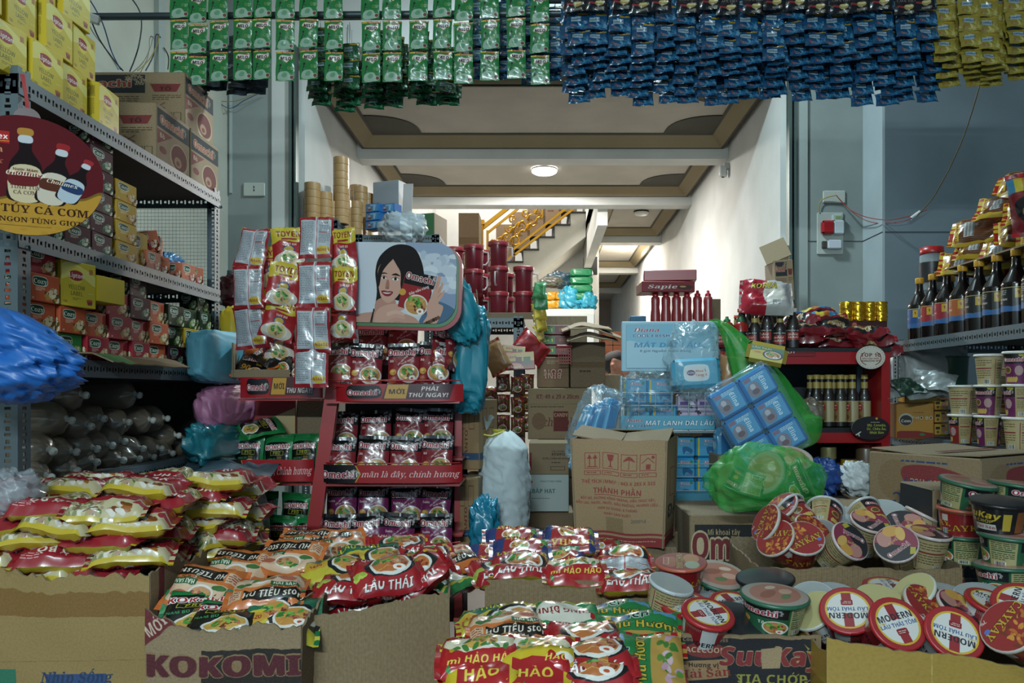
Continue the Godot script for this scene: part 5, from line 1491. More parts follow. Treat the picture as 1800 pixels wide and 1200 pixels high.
	pxbox("noodle_box", "orange and red beef noodle box on the right shelf", "box", 1577, 708, 1640, 771, 3.3, .1, [pm("pho_bo", .4), cm("a8742a", .4), cm("a8742a", .4), cm("b8802a", .4), cm("a8742a", .4)], "", -8)
	pxbox("tape_box", "yellow taped box lying on the beef noodle box", "box", 1592, 688, 1646, 707, 3.3, .1, [cm("b8902a", .3), cm("b8902a", .3), cm("b8902a", .3), cm("c09a30", .3), cm("b8902a", .3)], "", -8)
	for k in 3:
		pxbox("noodle_box", "small orange and white box stacked beside the beef noodle box", "box", 1642, 700 + k * 22, 1668, 721 + k * 22, 3.3, .1, [pm("tuna_box", .4), cm("8a4a2a", .4), cm("8a4a2a", .4), cm("9c6a3a", .4), cm("8a4a2a", .4)], "small boxes beside the beef noodle box")
	var sil := packm(.12, .17, .02, 1.9, .08, .5, .008, true)
	for e in [[1582, 684, -70, 0, 8], [1596, 678, -65, 20, 4], [1640, 668, -50, -20, -18], [1618, 690, -75, 10, 0]]:
		pack("foil_packet", "silver and green foil packet heaped on the orange noodle box", "packet", "foil packets on the right shelf", sil, cm("aab2b2" if e[3] != 20 else "3d5a4a", .28, .6), cm("9aa2a2", .3, .5), at(e[0], e[1], 3.25), Vector3(e[2], e[3], e[4]))
	solo("white_bag", "large white plastic sack behind the goods on the right shelf", "bag", inst(blob(Vector3(.3, .32, .2), 4.9, .1, 4, .5), cm("9aa0a2", .5)), at(1635, 660, 3.6))
	var pot := thing("green_pot", "dark green round tub behind the noodle cups", "tub", at(1672, 690, 3.55))
	lofted(pot, "tub_body", [[.075, .16], [.07, .15], [.062, .0], [.001, 0]], cm("1f4a38", .4))
	# alarm panel and cable on the grey wall
	var al := thing("alarm_panel", "perforated white alarm board with a red siren on the grey wall", "alarm panel", at(1459, 447, 4.995))
	part(al, "board", boxm(Vector3(.165, .262, .01), .003), Vector3.ZERO, Vector3.ZERO, cm("a9aea8", .5))
	part(al, "red_siren", boxm(Vector3(.08, .085, .045), .012), Vector3(-.025, .12, .028), Vector3.ZERO, cm("9c1a20", .25))
	part(al, "white_housing", boxm(Vector3(.065, .085, .04), .006), Vector3(.042, .12, .026), Vector3.ZERO, cm("b9c0c4", .4))
	part(al, "timer", boxm(Vector3(.06, .04, .03), .004), Vector3(.035, .205, .02), Vector3.ZERO, cm("aeb6b2", .4))
	part(al.get_node("timer"), "timer_display", boxm(Vector3(.034, .016, .002), .0005), Vector3(.003, .012, .016), Vector3.ZERO, cm("8a9c5a", .3))
	part(al, "relay_box", boxm(Vector3(.085, .055, .035), .005), Vector3(.018, .03, .022), Vector3.ZERO, cm("b9bcc4", .4))
	part(al, "terminal_strip", boxm(Vector3(.03, .045, .02), .003), Vector3(-.04, .035, .014), Vector3.ZERO, cm("3a3428", .5))
	solo("switch_plate", "blank white switch plate above the alarm board", "switch", boxm(Vector3(.14, .078, .012), .004), at(1466, 357, 4.995), Vector3.ZERO, "", cm("b3b6ae", .45))
	wire("thin red cable swinging from the switch plate to the right", [at(1470, 343, 4.96), at(1500, 372, 4.9), at(1550, 386, 4.68), at(1598, 380, 4.62), at(1630, 368, 4.6)], .0025, "8e2a24", "cables on the grey wall")
	wire("thin yellow cable rising to the hanging sachets", [at(1470, 343, 4.96), at(1444, 352, 4.98), at(1440, 373, 4.985)], .003, "a88a30", "cables on the grey wall")
	wire("brown cable running up from the white connector", [at(1612, 378, 4.6), at(1645, 340, 4.4), at(1690, 250, 4.0), at(1722, 150, 3.4)], .003, "6d5c34", "cables on the grey wall")
	wire("second thin red cable sagging under the first", [at(1470, 343, 4.96), at(1515, 384, 4.9), at(1570, 392, 4.66), at(1615, 378, 4.6)], .0022, "8e2a24", "cables on the grey wall")
	var cn := MB.new()
	cn.tube([at(1601, 384, 4.6), at(1617, 372, 4.6)], .01, 8)
	solo("connector", "white cable connector joining the red and brown cables", "connector", inst(cn, cm("c4c6c4", .4)))
var i_ := 0

# cups: origin at the middle of the lid
func cupm(rt: float, rb: float, h: float, side: Material, lid: Material, rim: Material, lift := .0) -> Array:
	var b := MB.new()
	b.lathe([[rt * .96, -.004], [rb, -h]], 28)
	var bt := MB.new()
	bt.lathe([[rb, -h], [rb * .97, -h - .001], [.001, -h]], 28)
	var r := MB.new()
	r.lathe([[rt * .95, .0015], [rt, .002], [rt * 1.05, 0.0], [rt * 1.06, -.004], [rt * 1.03, -.007], [rt * .96, -.006]], 28)
	var l := MB.new()
	var ring := PackedVector3Array()
	var uv := PackedVector2Array()
	for k in 28:
		var a := TAU * k / 28
		ring.append(Vector3(sin(a) * rt * .99, .002, cos(a) * rt * .99))
		uv.append(Vector2(.5 + sin(a) * .5, .5 + cos(a) * .5))
	l.fan(Vector3(0, .002 + lift, 0), ring, true, Vector2(.5, .5), uv)
	return [mk([b, side, bt, rim]), inst(r, rim), inst(l, lid)]
func cup(called: String, label: String, group: String, m: Array, p: Vector3, rot: Vector3) -> Node3D:
	var o := thing(called, label, "noodle cup" if called != "noodle_bowl" else "noodle bowl", p, group)
	o.rotation_degrees = rot
	var spin: float = {1490: 180.0, 1578: -12.0, 1678: -150.0}.get(roundi(CU - p.x / p.z * F), fposmod(p.x * 7770, 360.0))
	part(o, "cup_body", m[0], Vector3.ZERO, Vector3(0, spin + 90, 0))
	part(o, "rim", m[1])
	part(o, "lid", m[2], Vector3.ZERO, Vector3(0, -spin, 0))
	return o
# ---------- front cartons ----------
func front() -> void:
	var kraft := pm("kraft", .85)
	var flute := pm("kraft_flute", .85)
	# left: big carton heaped with long red packets
	carton("big_carton", "big torn brown carton heaped with long red packets", Vector3(-1.075, .58, -2.0), Vector3(.42, .27, .5), 0, pm("big_carton", .75), pm("hu_tieu_side", .8), kraft, 2.0, .01, .03)
	var lp := []
	for s in 4:
		lp.append(packm(.125, .185, .042, s * 1.9 + 3, .06, .3, .006, true))
	var f1 := film("red_cream", .27)
	var b1 := film("red_cream_back", .27)
	for L in 6:
		var rows := [1.80, 1.93, 2.06, 2.19]
		for r in 4:
			if L > 4 and (r == 0 or r > 2): continue
			for c in 3:
				if (L < 2 and c < 2 and r > 1): continue   # buried inside the heap
				var x := -1.27 + c * .155 + (.05 if (L + r) % 2 else 0.0) + rng.randf_range(-.015, .015) + (.05 if r > 1 else -.03)
				pack("noodle_packet", "long red and cream noodle packet in the heap on the big carton", "packet", "long red packets on the big carton", lp[(L + c + r) % 4], f1, b1, Vector3(x, .845 + L * .034, -rows[r] - rng.randf() * .03 - L * .006), Vector3(-83 + rng.randf_range(-7, 7), rng.randf_range(-18, 18), rng.randf_range(-6, 6) + (180 if (L * 7 + c * 3 + r) % 5 < 2 else 0)))
	for e in [[352, 868, 2.2, 40], [395, 890, 2.2, 55], [405, 915, 2.15, 60], [385, 935, 2.1, 48], [408, 940, 2.25, 66], [365, 900, 2.15, 45]]:
		pack("noodle_packet", "long red noodle packet sliding over the side of the big carton", "packet", "long red packets on the big carton", lp[int(e[3]) % 4], f1, b1, at(e[0], e[1], e[2]), Vector3(-58, e[3], 6))
	# KOKOMI carton with orange packets
	carton("printed_carton", "brown carton with red KOKOMI lettering full of orange packets", Vector3(-.65, .615, -1.80), Vector3(.31, .165, .4), 2, pm("kokomi_carton", .8), kraft, kraft, 5.0, .008, .025)
	var op := []
	for s in 3:
		op.append(packm(.13, .17, .042, s * 2.9 + 1, .06, .3, .006, true))
	var so := film("seafood", .28)
	for e in [[358, 1035, 1.78, -50, -8, 176], [418, 1000, 1.95, -55, -10, 182], [510, 985, 1.98, -58, -6, 178], [470, 1045, 1.75, -72, 6, 4], [545, 960, 2.1, -55, 0, 180], [590, 965, 2.1, -52, 20, 186]]:
		pack("noodle_packet", "orange seafood noodle packet lying in the KOKOMI carton", "packet", "orange seafood packets", op[int(e[0]) % 3], so, cm("b05a28", .3), at(e[0], e[1], e[2]), Vector3(e[3], e[4], e[5]))
	for e in [[345, 1080, 1.72, "kokomi_pro", -55], [455, 1082, 1.7, "teal", -50], [395, 1092, 1.68, "kokomi_pro", -70], [490, 1095, 1.68, "teal", -60]]:
		pack("noodle_packet", "%s noodle packet under the orange ones in the KOKOMI carton" % ("green and black" if e[3] == "kokomi_pro" else "teal and yellow"), "packet", "packets low in the KOKOMI carton", op[1], film(e[3], .28), cm("12603a", .3), at(e[0], e[1], e[2]), Vector3(e[4], rng.randf_range(-10, 10), 0))
	# middle carton with red packets
	carton("plain_open_carton", "plain open brown carton full of red and teal noodle packets", Vector3(-.41, .52, -1.95), Vector3(.31, .27, .46), 13, flute, flute, kraft, 8.0, .022, .012, "", Vector2(-.02, .02))
	var rbw := film("red_bowl", .26)
	var tl := film("teal", .28)
	for e in [[610, 1045, 1.9, -58, 30, 22, 0], [660, 1060, 1.9, -72, 8, 2, 0], [735, 1020, 1.9, -42, -50, 70, 0], [680, 1010, 1.86, -62, 14, 8, 0], [745, 985, 2.05, -68, 12, 6, 0], [655, 985, 2.02, -66, 12, 4, 1], [590, 1005, 1.95, -72, 20, 8, 1], [700, 965, 2.1, -70, 10, 2, 0], [790, 985, 2.1, -72, 30, 4, 2], [780, 1020, 2.0, -72, 60, 0, 3], [560, 1075, 1.84, -62, 36, 16, 0], [620, 1030, 1.86, -82, 10, 0, 0], [690, 1045, 1.96, -82, 10, 0, 0], [640, 1070, 1.92, -84, 10, 0, 0], [720, 1050, 1.98, -84, 10, 0, 0]]:
		pack("noodle_packet", "%s noodle packet in the plain open carton" % ["shiny red", "teal and yellow", "orange", "green"][e[6]], "packet", "noodle packets in the plain open carton", op[int(e[0]) % 3], [rbw, tl, so, film("green_white", .28)][e[6]], cm("96141c", .26), at(e[0], e[1], e[2]), Vector3(e[3], e[4], e[5]))
	# carton behind the red tub
	carton("plain_open_carton", "open brown carton of red and blue noodle packets behind the tub", Vector3(.065, .535, -2.2), Vector3(.42, .25, .44), 0, flute, flute, kraft, 12.0, .004, .006)
	var mb := film("blue_red", .24)
	for e in [[915, 975, 2.15, -67, 6, 176, 0], [915, 1000, 2.05, -79, 4, 2, 1], [900, 955, 2.3, -64, 10, 176, 0], [1000, 950, 2.25, -67, -4, 182, 0], [985, 980, 2.2, -75, -4, 0, 0], [1010, 1005, 2.03, -77, 2, 0, 2], [1095, 985, 2.2, -79, -14, 10, 1], [1095, 1005, 2.1, -85, -10, 4, 3], [1105, 1020, 2.0, -86, 0, 0, 1], [950, 1010, 2.1, -86, 0, 0, 1], [1050, 1005, 2.2, -86, 10, 0, 1], [880, 1005, 2.05, -83, 20, 0, 1], [1050, 975, 2.35, -69, 0, 180, 0], [960, 965, 2.4, -64, 10, 180, 0], [870, 985, 2.2, -69, 30, 160, 0], [1080, 1010, 2.3, -86, 0, 0, 1]]:
		pack("noodle_packet", "%s noodle packet in the carton behind the tub" % ["red, blue and yellow", "red bowl", "red and white", "white backed"][e[6]], "packet", "noodle packets in the carton behind the tub", op[int(e[0]) % 3], [mb, rbw, film("shiny_red", .26), film("chain_back", .28)][e[6]], film("red_cream_back", .26), at(e[0], e[1], e[2]), Vector3(e[3], e[4], e[5]))
	# red plastic tub
	var tub := thing("plastic_tub", "red plastic tub full of packets in front", "tub", Vector3(.05, .1, -1.58))
	var tm := MB.new()
	var sq := func(a: float, w: float, d: float): return Vector3(signf(sin(a)) * pow(absf(sin(a)), .35) * w, 0, signf(cos(a)) * pow(absf(cos(a)), .35) * d)
	tm.grid(48, 1, func(u, v): return sq.call(TAU * u, lerpf(.215, .19, v), lerpf(.20, .17, v)) + Vector3(0, .6 * (1 - v), 0))
	var tr := MB.new()
	tr.grid(48, 4, func(u, v): return sq.call(TAU * u, .205 + .022 * sin(v * PI), .19 + .022 * sin(v * PI)) + Vector3(0, .6 + .012 * cos(v * PI), 0))
	part(tub, "tub_wall", inst(tm, cm("96241f", .4)))
	part(tub, "rim", inst(tr, cm("a3271f", .35)))
	var rows_ := MB.new()
	rows_.box(Vector3(-.17, 0, -.15), Vector3(.17, .008, .15))
	part(tub, "tub_floor", inst(rows_, cm("96241f", .4)))
	var sr := film("shiny_red", .2)
	var yr := film("yellow_red", .2)
	for e in [[845, 1155, 1.5, -74, 4, 2, 0], [940, 1155, 1.5, -74, -3, 0, 0], [850, 1190, 1.45, -64, 2, 0, 1], [945, 1190, 1.45, -64, -2, 0, 1], [1040, 1160, 1.5, -76, 3, 2, 4], [1040, 1192, 1.46, -64, 0, 0, 4], [1030, 1125, 1.58, -80, 5, 2, 4], [1120, 1115, 1.62, -72, -6, 2, 2], [1140, 1170, 1.5, -64, -8, 94, 2], [890, 1110, 1.62, -76, 10, 0, 3], [900, 1125, 1.6, -84, 8, 0, 3], [1000, 1090, 1.7, -74, 8, 178, 5], [930, 1095, 1.7, -80, 14, 170, 6], [1080, 1090, 1.74, -76, 0, 0, 2], [870, 1100, 1.7, -84, 8, 0, 6]]:
		var big: bool = e[6] == 2
		pack("noodle_packet", "%s packet in the red plastic tub" % ["shiny red noodle", "yellow and red noodle", "big green vermicelli", "orange seafood noodle", "dark red noodle", "green and white noodle", "teal noodle"][e[6]], "packet", "packets in the red tub", packm(.14, .19, .035, 4.0, .05, .45, .006, true) if big else op[int(e[0]) % 3], [sr, yr, film("green_big", .26), so, rbw, film("green_white", .26), tl][e[6]], cm("8e141a", .25), at(e[0], e[1], e[2]), Vector3(e[3], e[4], e[5]))
	# SuuKay carton with cups
	carton("dark_print_carton", "black printed SuuKay carton full of noodle cups", Vector3(.418, .62, -1.80), Vector3(.29, .145, .40), -2, pm("suukay_carton", .7), pm("suukay_carton", .7), kraft, 15.0, .004, .004)
	var C := {
		"modern": cupm(.052, .04, .08, film("cup_modern", .35), pm("lid_modern", .25, 0, {"clearcoat_enabled": true}), cm("a02026", .35)),
		"caykay": cupm(.05, .037, .095, film("cup_caykay", .3), pm("lid_caykay", .22, 0, {"clearcoat_enabled": true}), cm("b0a8a0", .3)),
		"pink": cupm(.05, .037, .095, film("cup_tan", .35), pm("lid_omachi", .22, 0, {"clearcoat_enabled": true}), cm("b8a8a4", .3)),
		"nho": cupm(.06, .046, .075, film("cup_caykay", .3), pm("lid_red", .25, 0, {"clearcoat_enabled": true}), cm("b05a48", .35)),
		"clear": cupm(.05, .038, .08, film("cup_tan", .35), clear("b4bcc0", .55, .2), cm("b0b6b8", .3)),
		"green": cupm(.068, .054, .07, film("bowl_green", .33), pm("lid_seafood", .25, 0, {"clearcoat_enabled": true}), cm("2a5a44", .35), .006),
		"suukay": cupm(.064, .05, .07, film("bowl_suukay", .33), cm("16171c", .25, 0, {"clearcoat_enabled": true}), cm("14161a", .3), .012),
		"black": cupm(.05, .037, .08, film("cup_omachi_red", .33), pm("lid_omachi", .25), cm("b0b0b0", .3)),
		"pale": cupm(.048, .04, .06, film("cup_modern", .35), cm("b0a878", .35), cm("b8b8b0", .3))}
	var W := {"modern": "red and white modern noodle cup with a yellow ringed lid", "caykay": "red noodle cup with yellow lettering on the lid", "pink": "beige noodle cup with a pink and black lid", "nho": "red noodle bowl with an orange red lid", "clear": "noodle cup under a clear plastic lid", "green": "green and black noodle bowl under clear film", "suukay": "black and yellow noodle bowl with a black lid", "black": "black and red noodle cup lying tilted", "pale": "pale noodle cup with a cream paper lid"}
	var put_ := func(where: String, list: Array):
		for e in list:
			cup("noodle_bowl" if e[3] in ["nho", "green", "suukay"] else "noodle_cup", "%s %s" % [W[e[3]], where], "noodle cups " + where, C[e[3]], at(e[0], e[1], e[2]), Vector3(e[4], e[5], e[6]))
	put_.call("in the black printed carton", [[1197, 987, 1.95, "nho", 8, 0, 2], [1245, 1077, 1.62, "modern", 22, 20, 0], [1203, 1060, 1.78, "modern", 16, -20, -4], [1290, 1062, 1.75, "modern", 18, 40, 8], [1362, 1045, 1.66, "green", 7, 20, 0], [1345, 1015, 1.85, "suukay", 8, 0, 4], [1180, 1025, 1.8, "clear", 12, 0, -14], [1265, 1010, 2.0, "green", 20, 30, 4], [1300, 1090, 1.66, "suukay", 20, 0, -10], [1235, 1042, 1.95, "clear", 8, 0, 0], [1310, 1035, 1.95, "clear", 10, 0, 10]])
	# carton behind, full of beige and red cups
	carton("plain_open_carton", "low open brown carton of pink lidded noodle cups", Vector3(.79, .62, -2.16), Vector3(.5, .2, .38), -3, flute, flute, kraft, 19.0, .01, .01)
	put_.call("in the low brown carton", [[1345, 918, 2.05, "caykay", 58, -40, 30], [1362, 945, 2.0, "caykay", 50, -26, 22], [1412, 945, 1.98, "caykay", 42, -8, 0], [1430, 930, 2.08, "caykay", 40, 20, -8], [1495, 950, 1.97, "pink", 52, 10, -14], [1575, 955, 1.96, "pink", 50, -14, 12], [1637, 935, 2.05, "pink", 12, 0, -4], [1530, 915, 2.12, "pink", 26, 30, 8], [1590, 918, 2.15, "pink", 30, -20, 0], [1385, 893, 2.2, "black", -58, 20, 10], [1450, 896, 2.2, "black", -56, -10, -12], [1515, 898, 2.22, "black", -60, 14, 0], [1480, 905, 2.2, "clear", 20, 0, 4], [1560, 895, 2.25, "clear", 24, 10, 6], [1625, 905, 2.2, "pink", 25, 60, -10], [1372, 890, 2.18, "caykay", 20, 0, 40]])
	# right front carton
	carton("taped_carton", "carton wrapped in yellow tape full of modern noodle cups", Vector3(.765, .56, -1.66), Vector3(.43, .2, .38), -6, pm("tape_carton", .3, 0, {"clearcoat_enabled": true}), pm("tape_carton", .35), kraft, 23.0, .012, .008, "", Vector2(.03, -.02))
	put_.call("in the yellow taped carton", [[1490, 1072, 1.6, "modern", 42, -12, 6], [1578, 1096, 1.52, "modern", 50, 4, -2], [1678, 1112, 1.5, "modern", 48, 14, 10], [1772, 1100, 1.46, "caykay", 50, -30, 26], [1428, 1072, 1.66, "pale", 40, -30, 24], [1548, 1052, 1.68, "pale", 24, 10, 2], [1630, 1062, 1.66, "caykay", 42, 30, 0], [1605, 1038, 1.72, "pale", 40, -40, 20], [1470, 1045, 1.78, "clear", 18, 0, 0], [1690, 1068, 1.66, "pink", 34, 20, -8], [1745, 1058, 1.66, "modern", 20, 40, 4], [1665, 1040, 1.82, "clear", 10, 0, -6], [1720, 1042, 1.8, "clear", 12, 0, 8], [1795, 1060, 1.6, "modern", 30, -60, -20], [1425, 1052, 1.75, "clear", 30, 0, 20], [1560, 1030, 1.85, "modern", 10, 0, 0]])
	# what the front row stands on
	for e in [[-1.075, .579, -2.0, .4, .46, 0, "the big torn carton"], [-.71, .614, -1.8, .17, .36, 2, "the KOKOMI carton"], [-.385, .519, -1.96, .2, .34, 13, "the plain open carton"], [.418, .619, -1.8, .27, .36, -2, "the black printed carton"], [.065, .534, -2.2, .4, .4, 0, "the carton behind the tub"], [.79, .619, -2.16, .48, .34, -3, "the low carton of pink lidded cups"], [.765, .559, -1.66, .41, .34, -6, "the yellow taped carton"]]:
		solo("base_carton", "closed brown carton on the floor under " + e[6], "carton", boxm(Vector3(e[3], e[1], e[4]), .003), Vector3(e[0], 0, e[2]), Vector3(0, e[5], 0), "", plain5())
	# bowls stacked at the right edge
	put_.call("in the stack at the right edge", [[1702, 846, 2.05, "green", 10, 20, -4], [1692, 893, 2.06, "nho", 4, 60, 0], [1758, 880, 1.88, "suukay", 6, 0, 0], [1776, 938, 1.87, "green", 3, 20, 0], [1768, 992, 1.86, "green", 2, 200, 0], [1790, 850, 2.05, "green", 6, 80, 0], [1692, 940, 2.07, "green", 2, 100, 0]])
	pxbox("side_carton", "dark printed carton behind the stack of bowls", "carton", 1640, 860, 1790, 1180, 2.15, .2, [pm("suukay_carton", .75), cm("1c1b20", .7), cm("1c1b20", .7), kraft, kraft], "", 0)
	solo("base_carton", "brown carton carrying the stack of bowls", "carton", boxm(Vector3(.26, .74, .28), .003), Vector3(1.125, .0, -1.96), Vector3.ZERO, "", plain5())
	# squid jelly carton, flat cartons behind
	var mc := thing("jelly_carton", "closed brown jelly carton with upside-down blue print on the right", "carton", at(1690, 912, 2.5), "", 32.0)
	part(mc, "box", boxm(Vector3(.42, .21, .36), .003), Vector3.ZERO, Vector3.ZERO, [pm("muc_carton", .8), pm("kraft", .8), pm("muc_carton", .8), kraft, kraft])
	part(mc, "flap", boxm(Vector3(.41, .004, .17), .001), Vector3(0, .212, .09), Vector3(-2, 0, 0), kraft)
	part(mc, "flap", boxm(Vector3(.41, .004, .17), .001), Vector3(0, .213, -.09), Vector3(4, 0, 0), kraft)
	part(mc, "lid_print", boxm(Vector3(.3, .001, .03), .0004), Vector3(.0, .2185, .02), Vector3(-2, 0, 0), cm("5d2a22", .8))
	solo("base_carton", "tall brown carton under the jelly carton", "carton", boxm(Vector3(.4, .85, .34), .003), Vector3(1.335, 0, -2.5) + Vector3(.06, 0, 0), Vector3(0, 0, 0), "", plain5())
	for e in [[1535, 910, 2.35, .34, -20, "flat brown carton flap printed in red behind the pink lidded cups"], [1600, 895, 2.5, .3, 10, "plain brown cardboard flap below the jelly carton"]]:
		solo("cardboard_sheet", e[5], "cardboard", boxm(Vector3(e[3], .006, .3), .001), at(e[0], e[1], e[2]), Vector3(10, e[4], -3), "", kraft)
	solo("white_bag", "white crumpled plastic bag beside the jelly carton", "bag", inst(blob(Vector3(.12, .11, .1), 9.9, .25, 6, .8), cm("aab0b2", .45)), at(1505, 842, 2.6))
	solo("blue_bag", "dark blue plastic bag behind the green bag of cups", "bag", inst(blob(Vector3(.1, .12, .1), 1.9, .25, 6, .8), cm("1f3f7c", .35)), at(1448, 838, 2.6))
	solo("base_carton", "brown carton under the white plastic bag", "carton", boxm(Vector3(.3, .84, .3), .003), Vector3(1.03, .0, -2.65), Vector3.ZERO, "", plain5())
	pxbox("noodle_carton", "brown and black noodle carton with a green foot under the green bag", "carton", 1212, 905, 1375, 1075, 2.5, .34, [pm("omachi_green_carton", .75), kraft, kraft, kraft, kraft])
	pxbox("base_carton", "brown carton below the black and green noodle carton", "carton", 1212, 1076, 1375, 1385, 2.5, .34, plain5())
	pxbox("base_carton", "dull brown carton between the sweets carton and the noodle carton", "carton", 1150, 935, 1211, 1290, 2.72, .15, plain5("kraft_tape"))
	# sweets carton with raised flaps
	var tp := thing("sweets_carton", "bulging brown sweets carton with red print and open flaps", "carton", at(1100, 948, 2.62), "", -17.0)
	var wall := func(nm: String, w: float, p: Vector3, ry: float, mt: Material, sd: float):
		part(tp, nm, slab(12, 8, func(u, v): return Vector3((u - .5) * w * (1 - .07 * v), .335 * (1 - v) + .008 * nz(u, sd), .014 * sin(PI * u) * sin(PI * v) - .012 * v), .005, mt, kraft), p, Vector3(0, ry, 0))
	wall.call("front_panel", .31, Vector3(0, 0, .125), 0, pm("thanh_phan", .75), 1.0)
	wall.call("side_panel", .25, Vector3(.153, 0, 0), 90, pm("thanh_phan_side", .8), 2.0)
	wall.call("side_panel", .25, Vector3(-.153, 0, 0), -90, pm("thanh_phan_side", .8), 3.0)
	wall.call("back_panel", .31, Vector3(0, 0, -.125), 180, kraft, 4.0)
	for e in [["flap", Vector3(.155, .005, .13), Vector3(-.075, .345, .055), Vector3(12, 0, -10)], ["flap", Vector3(.155, .005, .13), Vector3(.08, .338, .055), Vector3(16, 0, 7)], ["flap", Vector3(.3, .005, .12), Vector3(0, .342, -.07), Vector3(-16, 0, 0)]]:
		part(tp, e[0], boxm(e[1], .001), e[2], e[3], pm("kraft", .85))
	part(tp, "bottom_panel", boxm(Vector3(.28, .005, .22), .001), Vector3.ZERO, Vector3.ZERO, kraft)
	solo("base_carton", "flat brown carton under the bulging sweets carton", "carton", boxm(Vector3(.3, .765, .24), .003), at(1100, 950, 2.62) * Vector3(1, 0, 1), Vector3.ZERO, "", plain5())
	# green bag of noodle bowls
	put_.call("inside the green bag", [[1420, 842, 2.42, "green", 62, 40, -30], [1310, 865, 2.45, "green", 190, 20, 12], [1345, 830, 2.42, "green", 70, -30, 20], [1390, 805, 2.5, "green", 30, 0, 0]])
	var gm := clear("3aa84a", .42, .3, {"backlight_enabled": true, "backlight": Color(.12, .45, .15), "clearcoat_enabled": true})
	var gb := MB.new()
	gb.grid(54, 40, func(u, v):
		var th: float = TAU * u
		var ph: float = PI * v
		var d := Vector3(sin(th) * sin(ph), cos(ph), cos(th) * sin(ph))
		var r := 1 + .16 * nz(d.x * .6 + 3, d.y * .6, d.z * .6) + .09 * (ridge(d.x * 1.1 + 7, d.y * 1.1, d.z * 1.1) - .6) + .22 * maxf(0, .9 - d.distance_to(Vector3(-.25, .95, .2).normalized()) * 1.6)
		return Vector3(signf(d.x) * pow(absf(d.x), .8) * .175, maxf(d.y * .11, -.075), d.z * .12) * r)
	solo("green_bag", "light green plastic bag of noodle bowls on the cartons", "bag", inst(gb, gm), at(1345, 848, 2.42))

# ---------- sachets hanging from the pipe ----------
func hanging() -> void:
	var milo: ArrayMesh = packm(.073, .116, .005, .9, .03, .6, .0022)[0]
	var milo2: ArrayMesh = packm(.073, .116, .005, 5.9, .03, .6, .0022)[0]
	var strip := func(called: String, label: String, group: String, u: float, vb: float, z: float, n: int, w: float, h: float, ms: Array, mt: Material, flare: float, tilt: float):
		var o := thing(called, label, "sachet strip", at(u, vb, z) + Vector3(0, n * h, 0), group)
		for k in n:
			var lift := float(n - 1 - k)
			var s := part(o, "sachet", ms[k % ms.size()], Vector3(rng.randf_range(-.002, .002) + tilt * k, -h * (k + .5), flare * pow(float(k + 1) / n, 2)), Vector3(-rad_to_deg(atan(flare * 1.4 / h)) * pow(float(k + 1) / n, 2) + rng.randf_range(-3, 3), rng.randf_range(-6, 6), rng.randf_range(-1.6, 1.6)), [mt, mt])
			s.scale = Vector3(w, 1, 1)
		var c := MB.new()
		c.tube([Vector3(0, .0, 0), Vector3(0, maxf(2.71 - o.position.y, .03), 0)], .0015, 4)
		part(o, "hanging_string", inst(c, cm("8a8f8c", .6)))
	var mm := film("milo", .25)
	var us := [314, 347, 383, 427, 461, 502, 543, 585, 651, 689, 736, 778, 816, 861, 905, 949]
	var vb := [143, 151, 144, 142, 141, 144, 141, 144, 146, 145, 144, 142, 148, 143, 140, 150]
	for k in us.size():
		strip.call("drink_sachet_strip", "strip of green chocolate drink sachets hanging from the pipe", "green drink sachet strips", us[k], vb[k], 2.98, 4, 1.0, .1165, [milo, milo2], mm, 0.0, rng.randf_range(-.0015, .002))
	var soft := [packm(.088, .068, .009, 1.4, .04, .6, .003)[0], packm(.088, .068, .009, 6.4, .04, .6, .003)[0]]
	var bundle := func(called: String, label: String, tx: String, u0: float, du: float, cols: int, v0: float, v1: float, layers: int, z: float, n: int):
		var mt := film(tx, .22)
		for c in cols:
			var top := v0 + rng.randf_range(-26, 30)
			var bot := v1 + rng.randf_range(-9, 9)
			for L in layers:
				var v := lerpf(top, bot, float(L) / (layers - 1))
				strip.call(called, label, label.replace("strip", "strips"), u0 + c * du + rng.randf_range(-9, 9), v + rng.randf_range(-4, 4), z + L * .022 - .02, n, rng.randf_range(.9, 1.0), .064, soft, mt, .02, rng.randf_range(-.0035, .0035))
	bundle.call("softener_strip", "strip of dark green softener sachets in the bundle behind the drink sachets", "comfort_green", 568, 44, 6, 158, 196, 5, 3.16, 3)
	bundle.call("softener_strip", "strip of blue softener sachets hanging behind the last drink sachets", "comfort_blue", 848, 42, 4, 95, 154, 4, 3.16, 4)
	bundle.call("softener_strip", "strip of blue softener sachets in the long hanging bundle", "comfort_blue", 1012, 38.5, 17, 92, 183, 7, 2.96, 4)
	bundle.call("softener_strip", "strip of olive yellow softener sachets at the end of the pipe", "comfort_yellow", 1664, 39, 5, 112, 160, 5, 2.96, 4)
	bundle.call("sachet_strip", "strip of grey sachets seen between the green drink sachets", "grey_sachet", 345, 36, 4, 148, 166, 3, 3.14, 3)
	var cf := film("cafe", .25)
	for k in 17:
		strip.call("coffee_strip", "strip of black coffee sachets hanging before the blue ones", "black coffee sachet strips", 1012 + k * 38.4 + rng.randf_range(-6, 6), 24 + rng.randf_range(-6, 4), 2.9, 2, .95, .062, soft, cf, .004, 0.0)
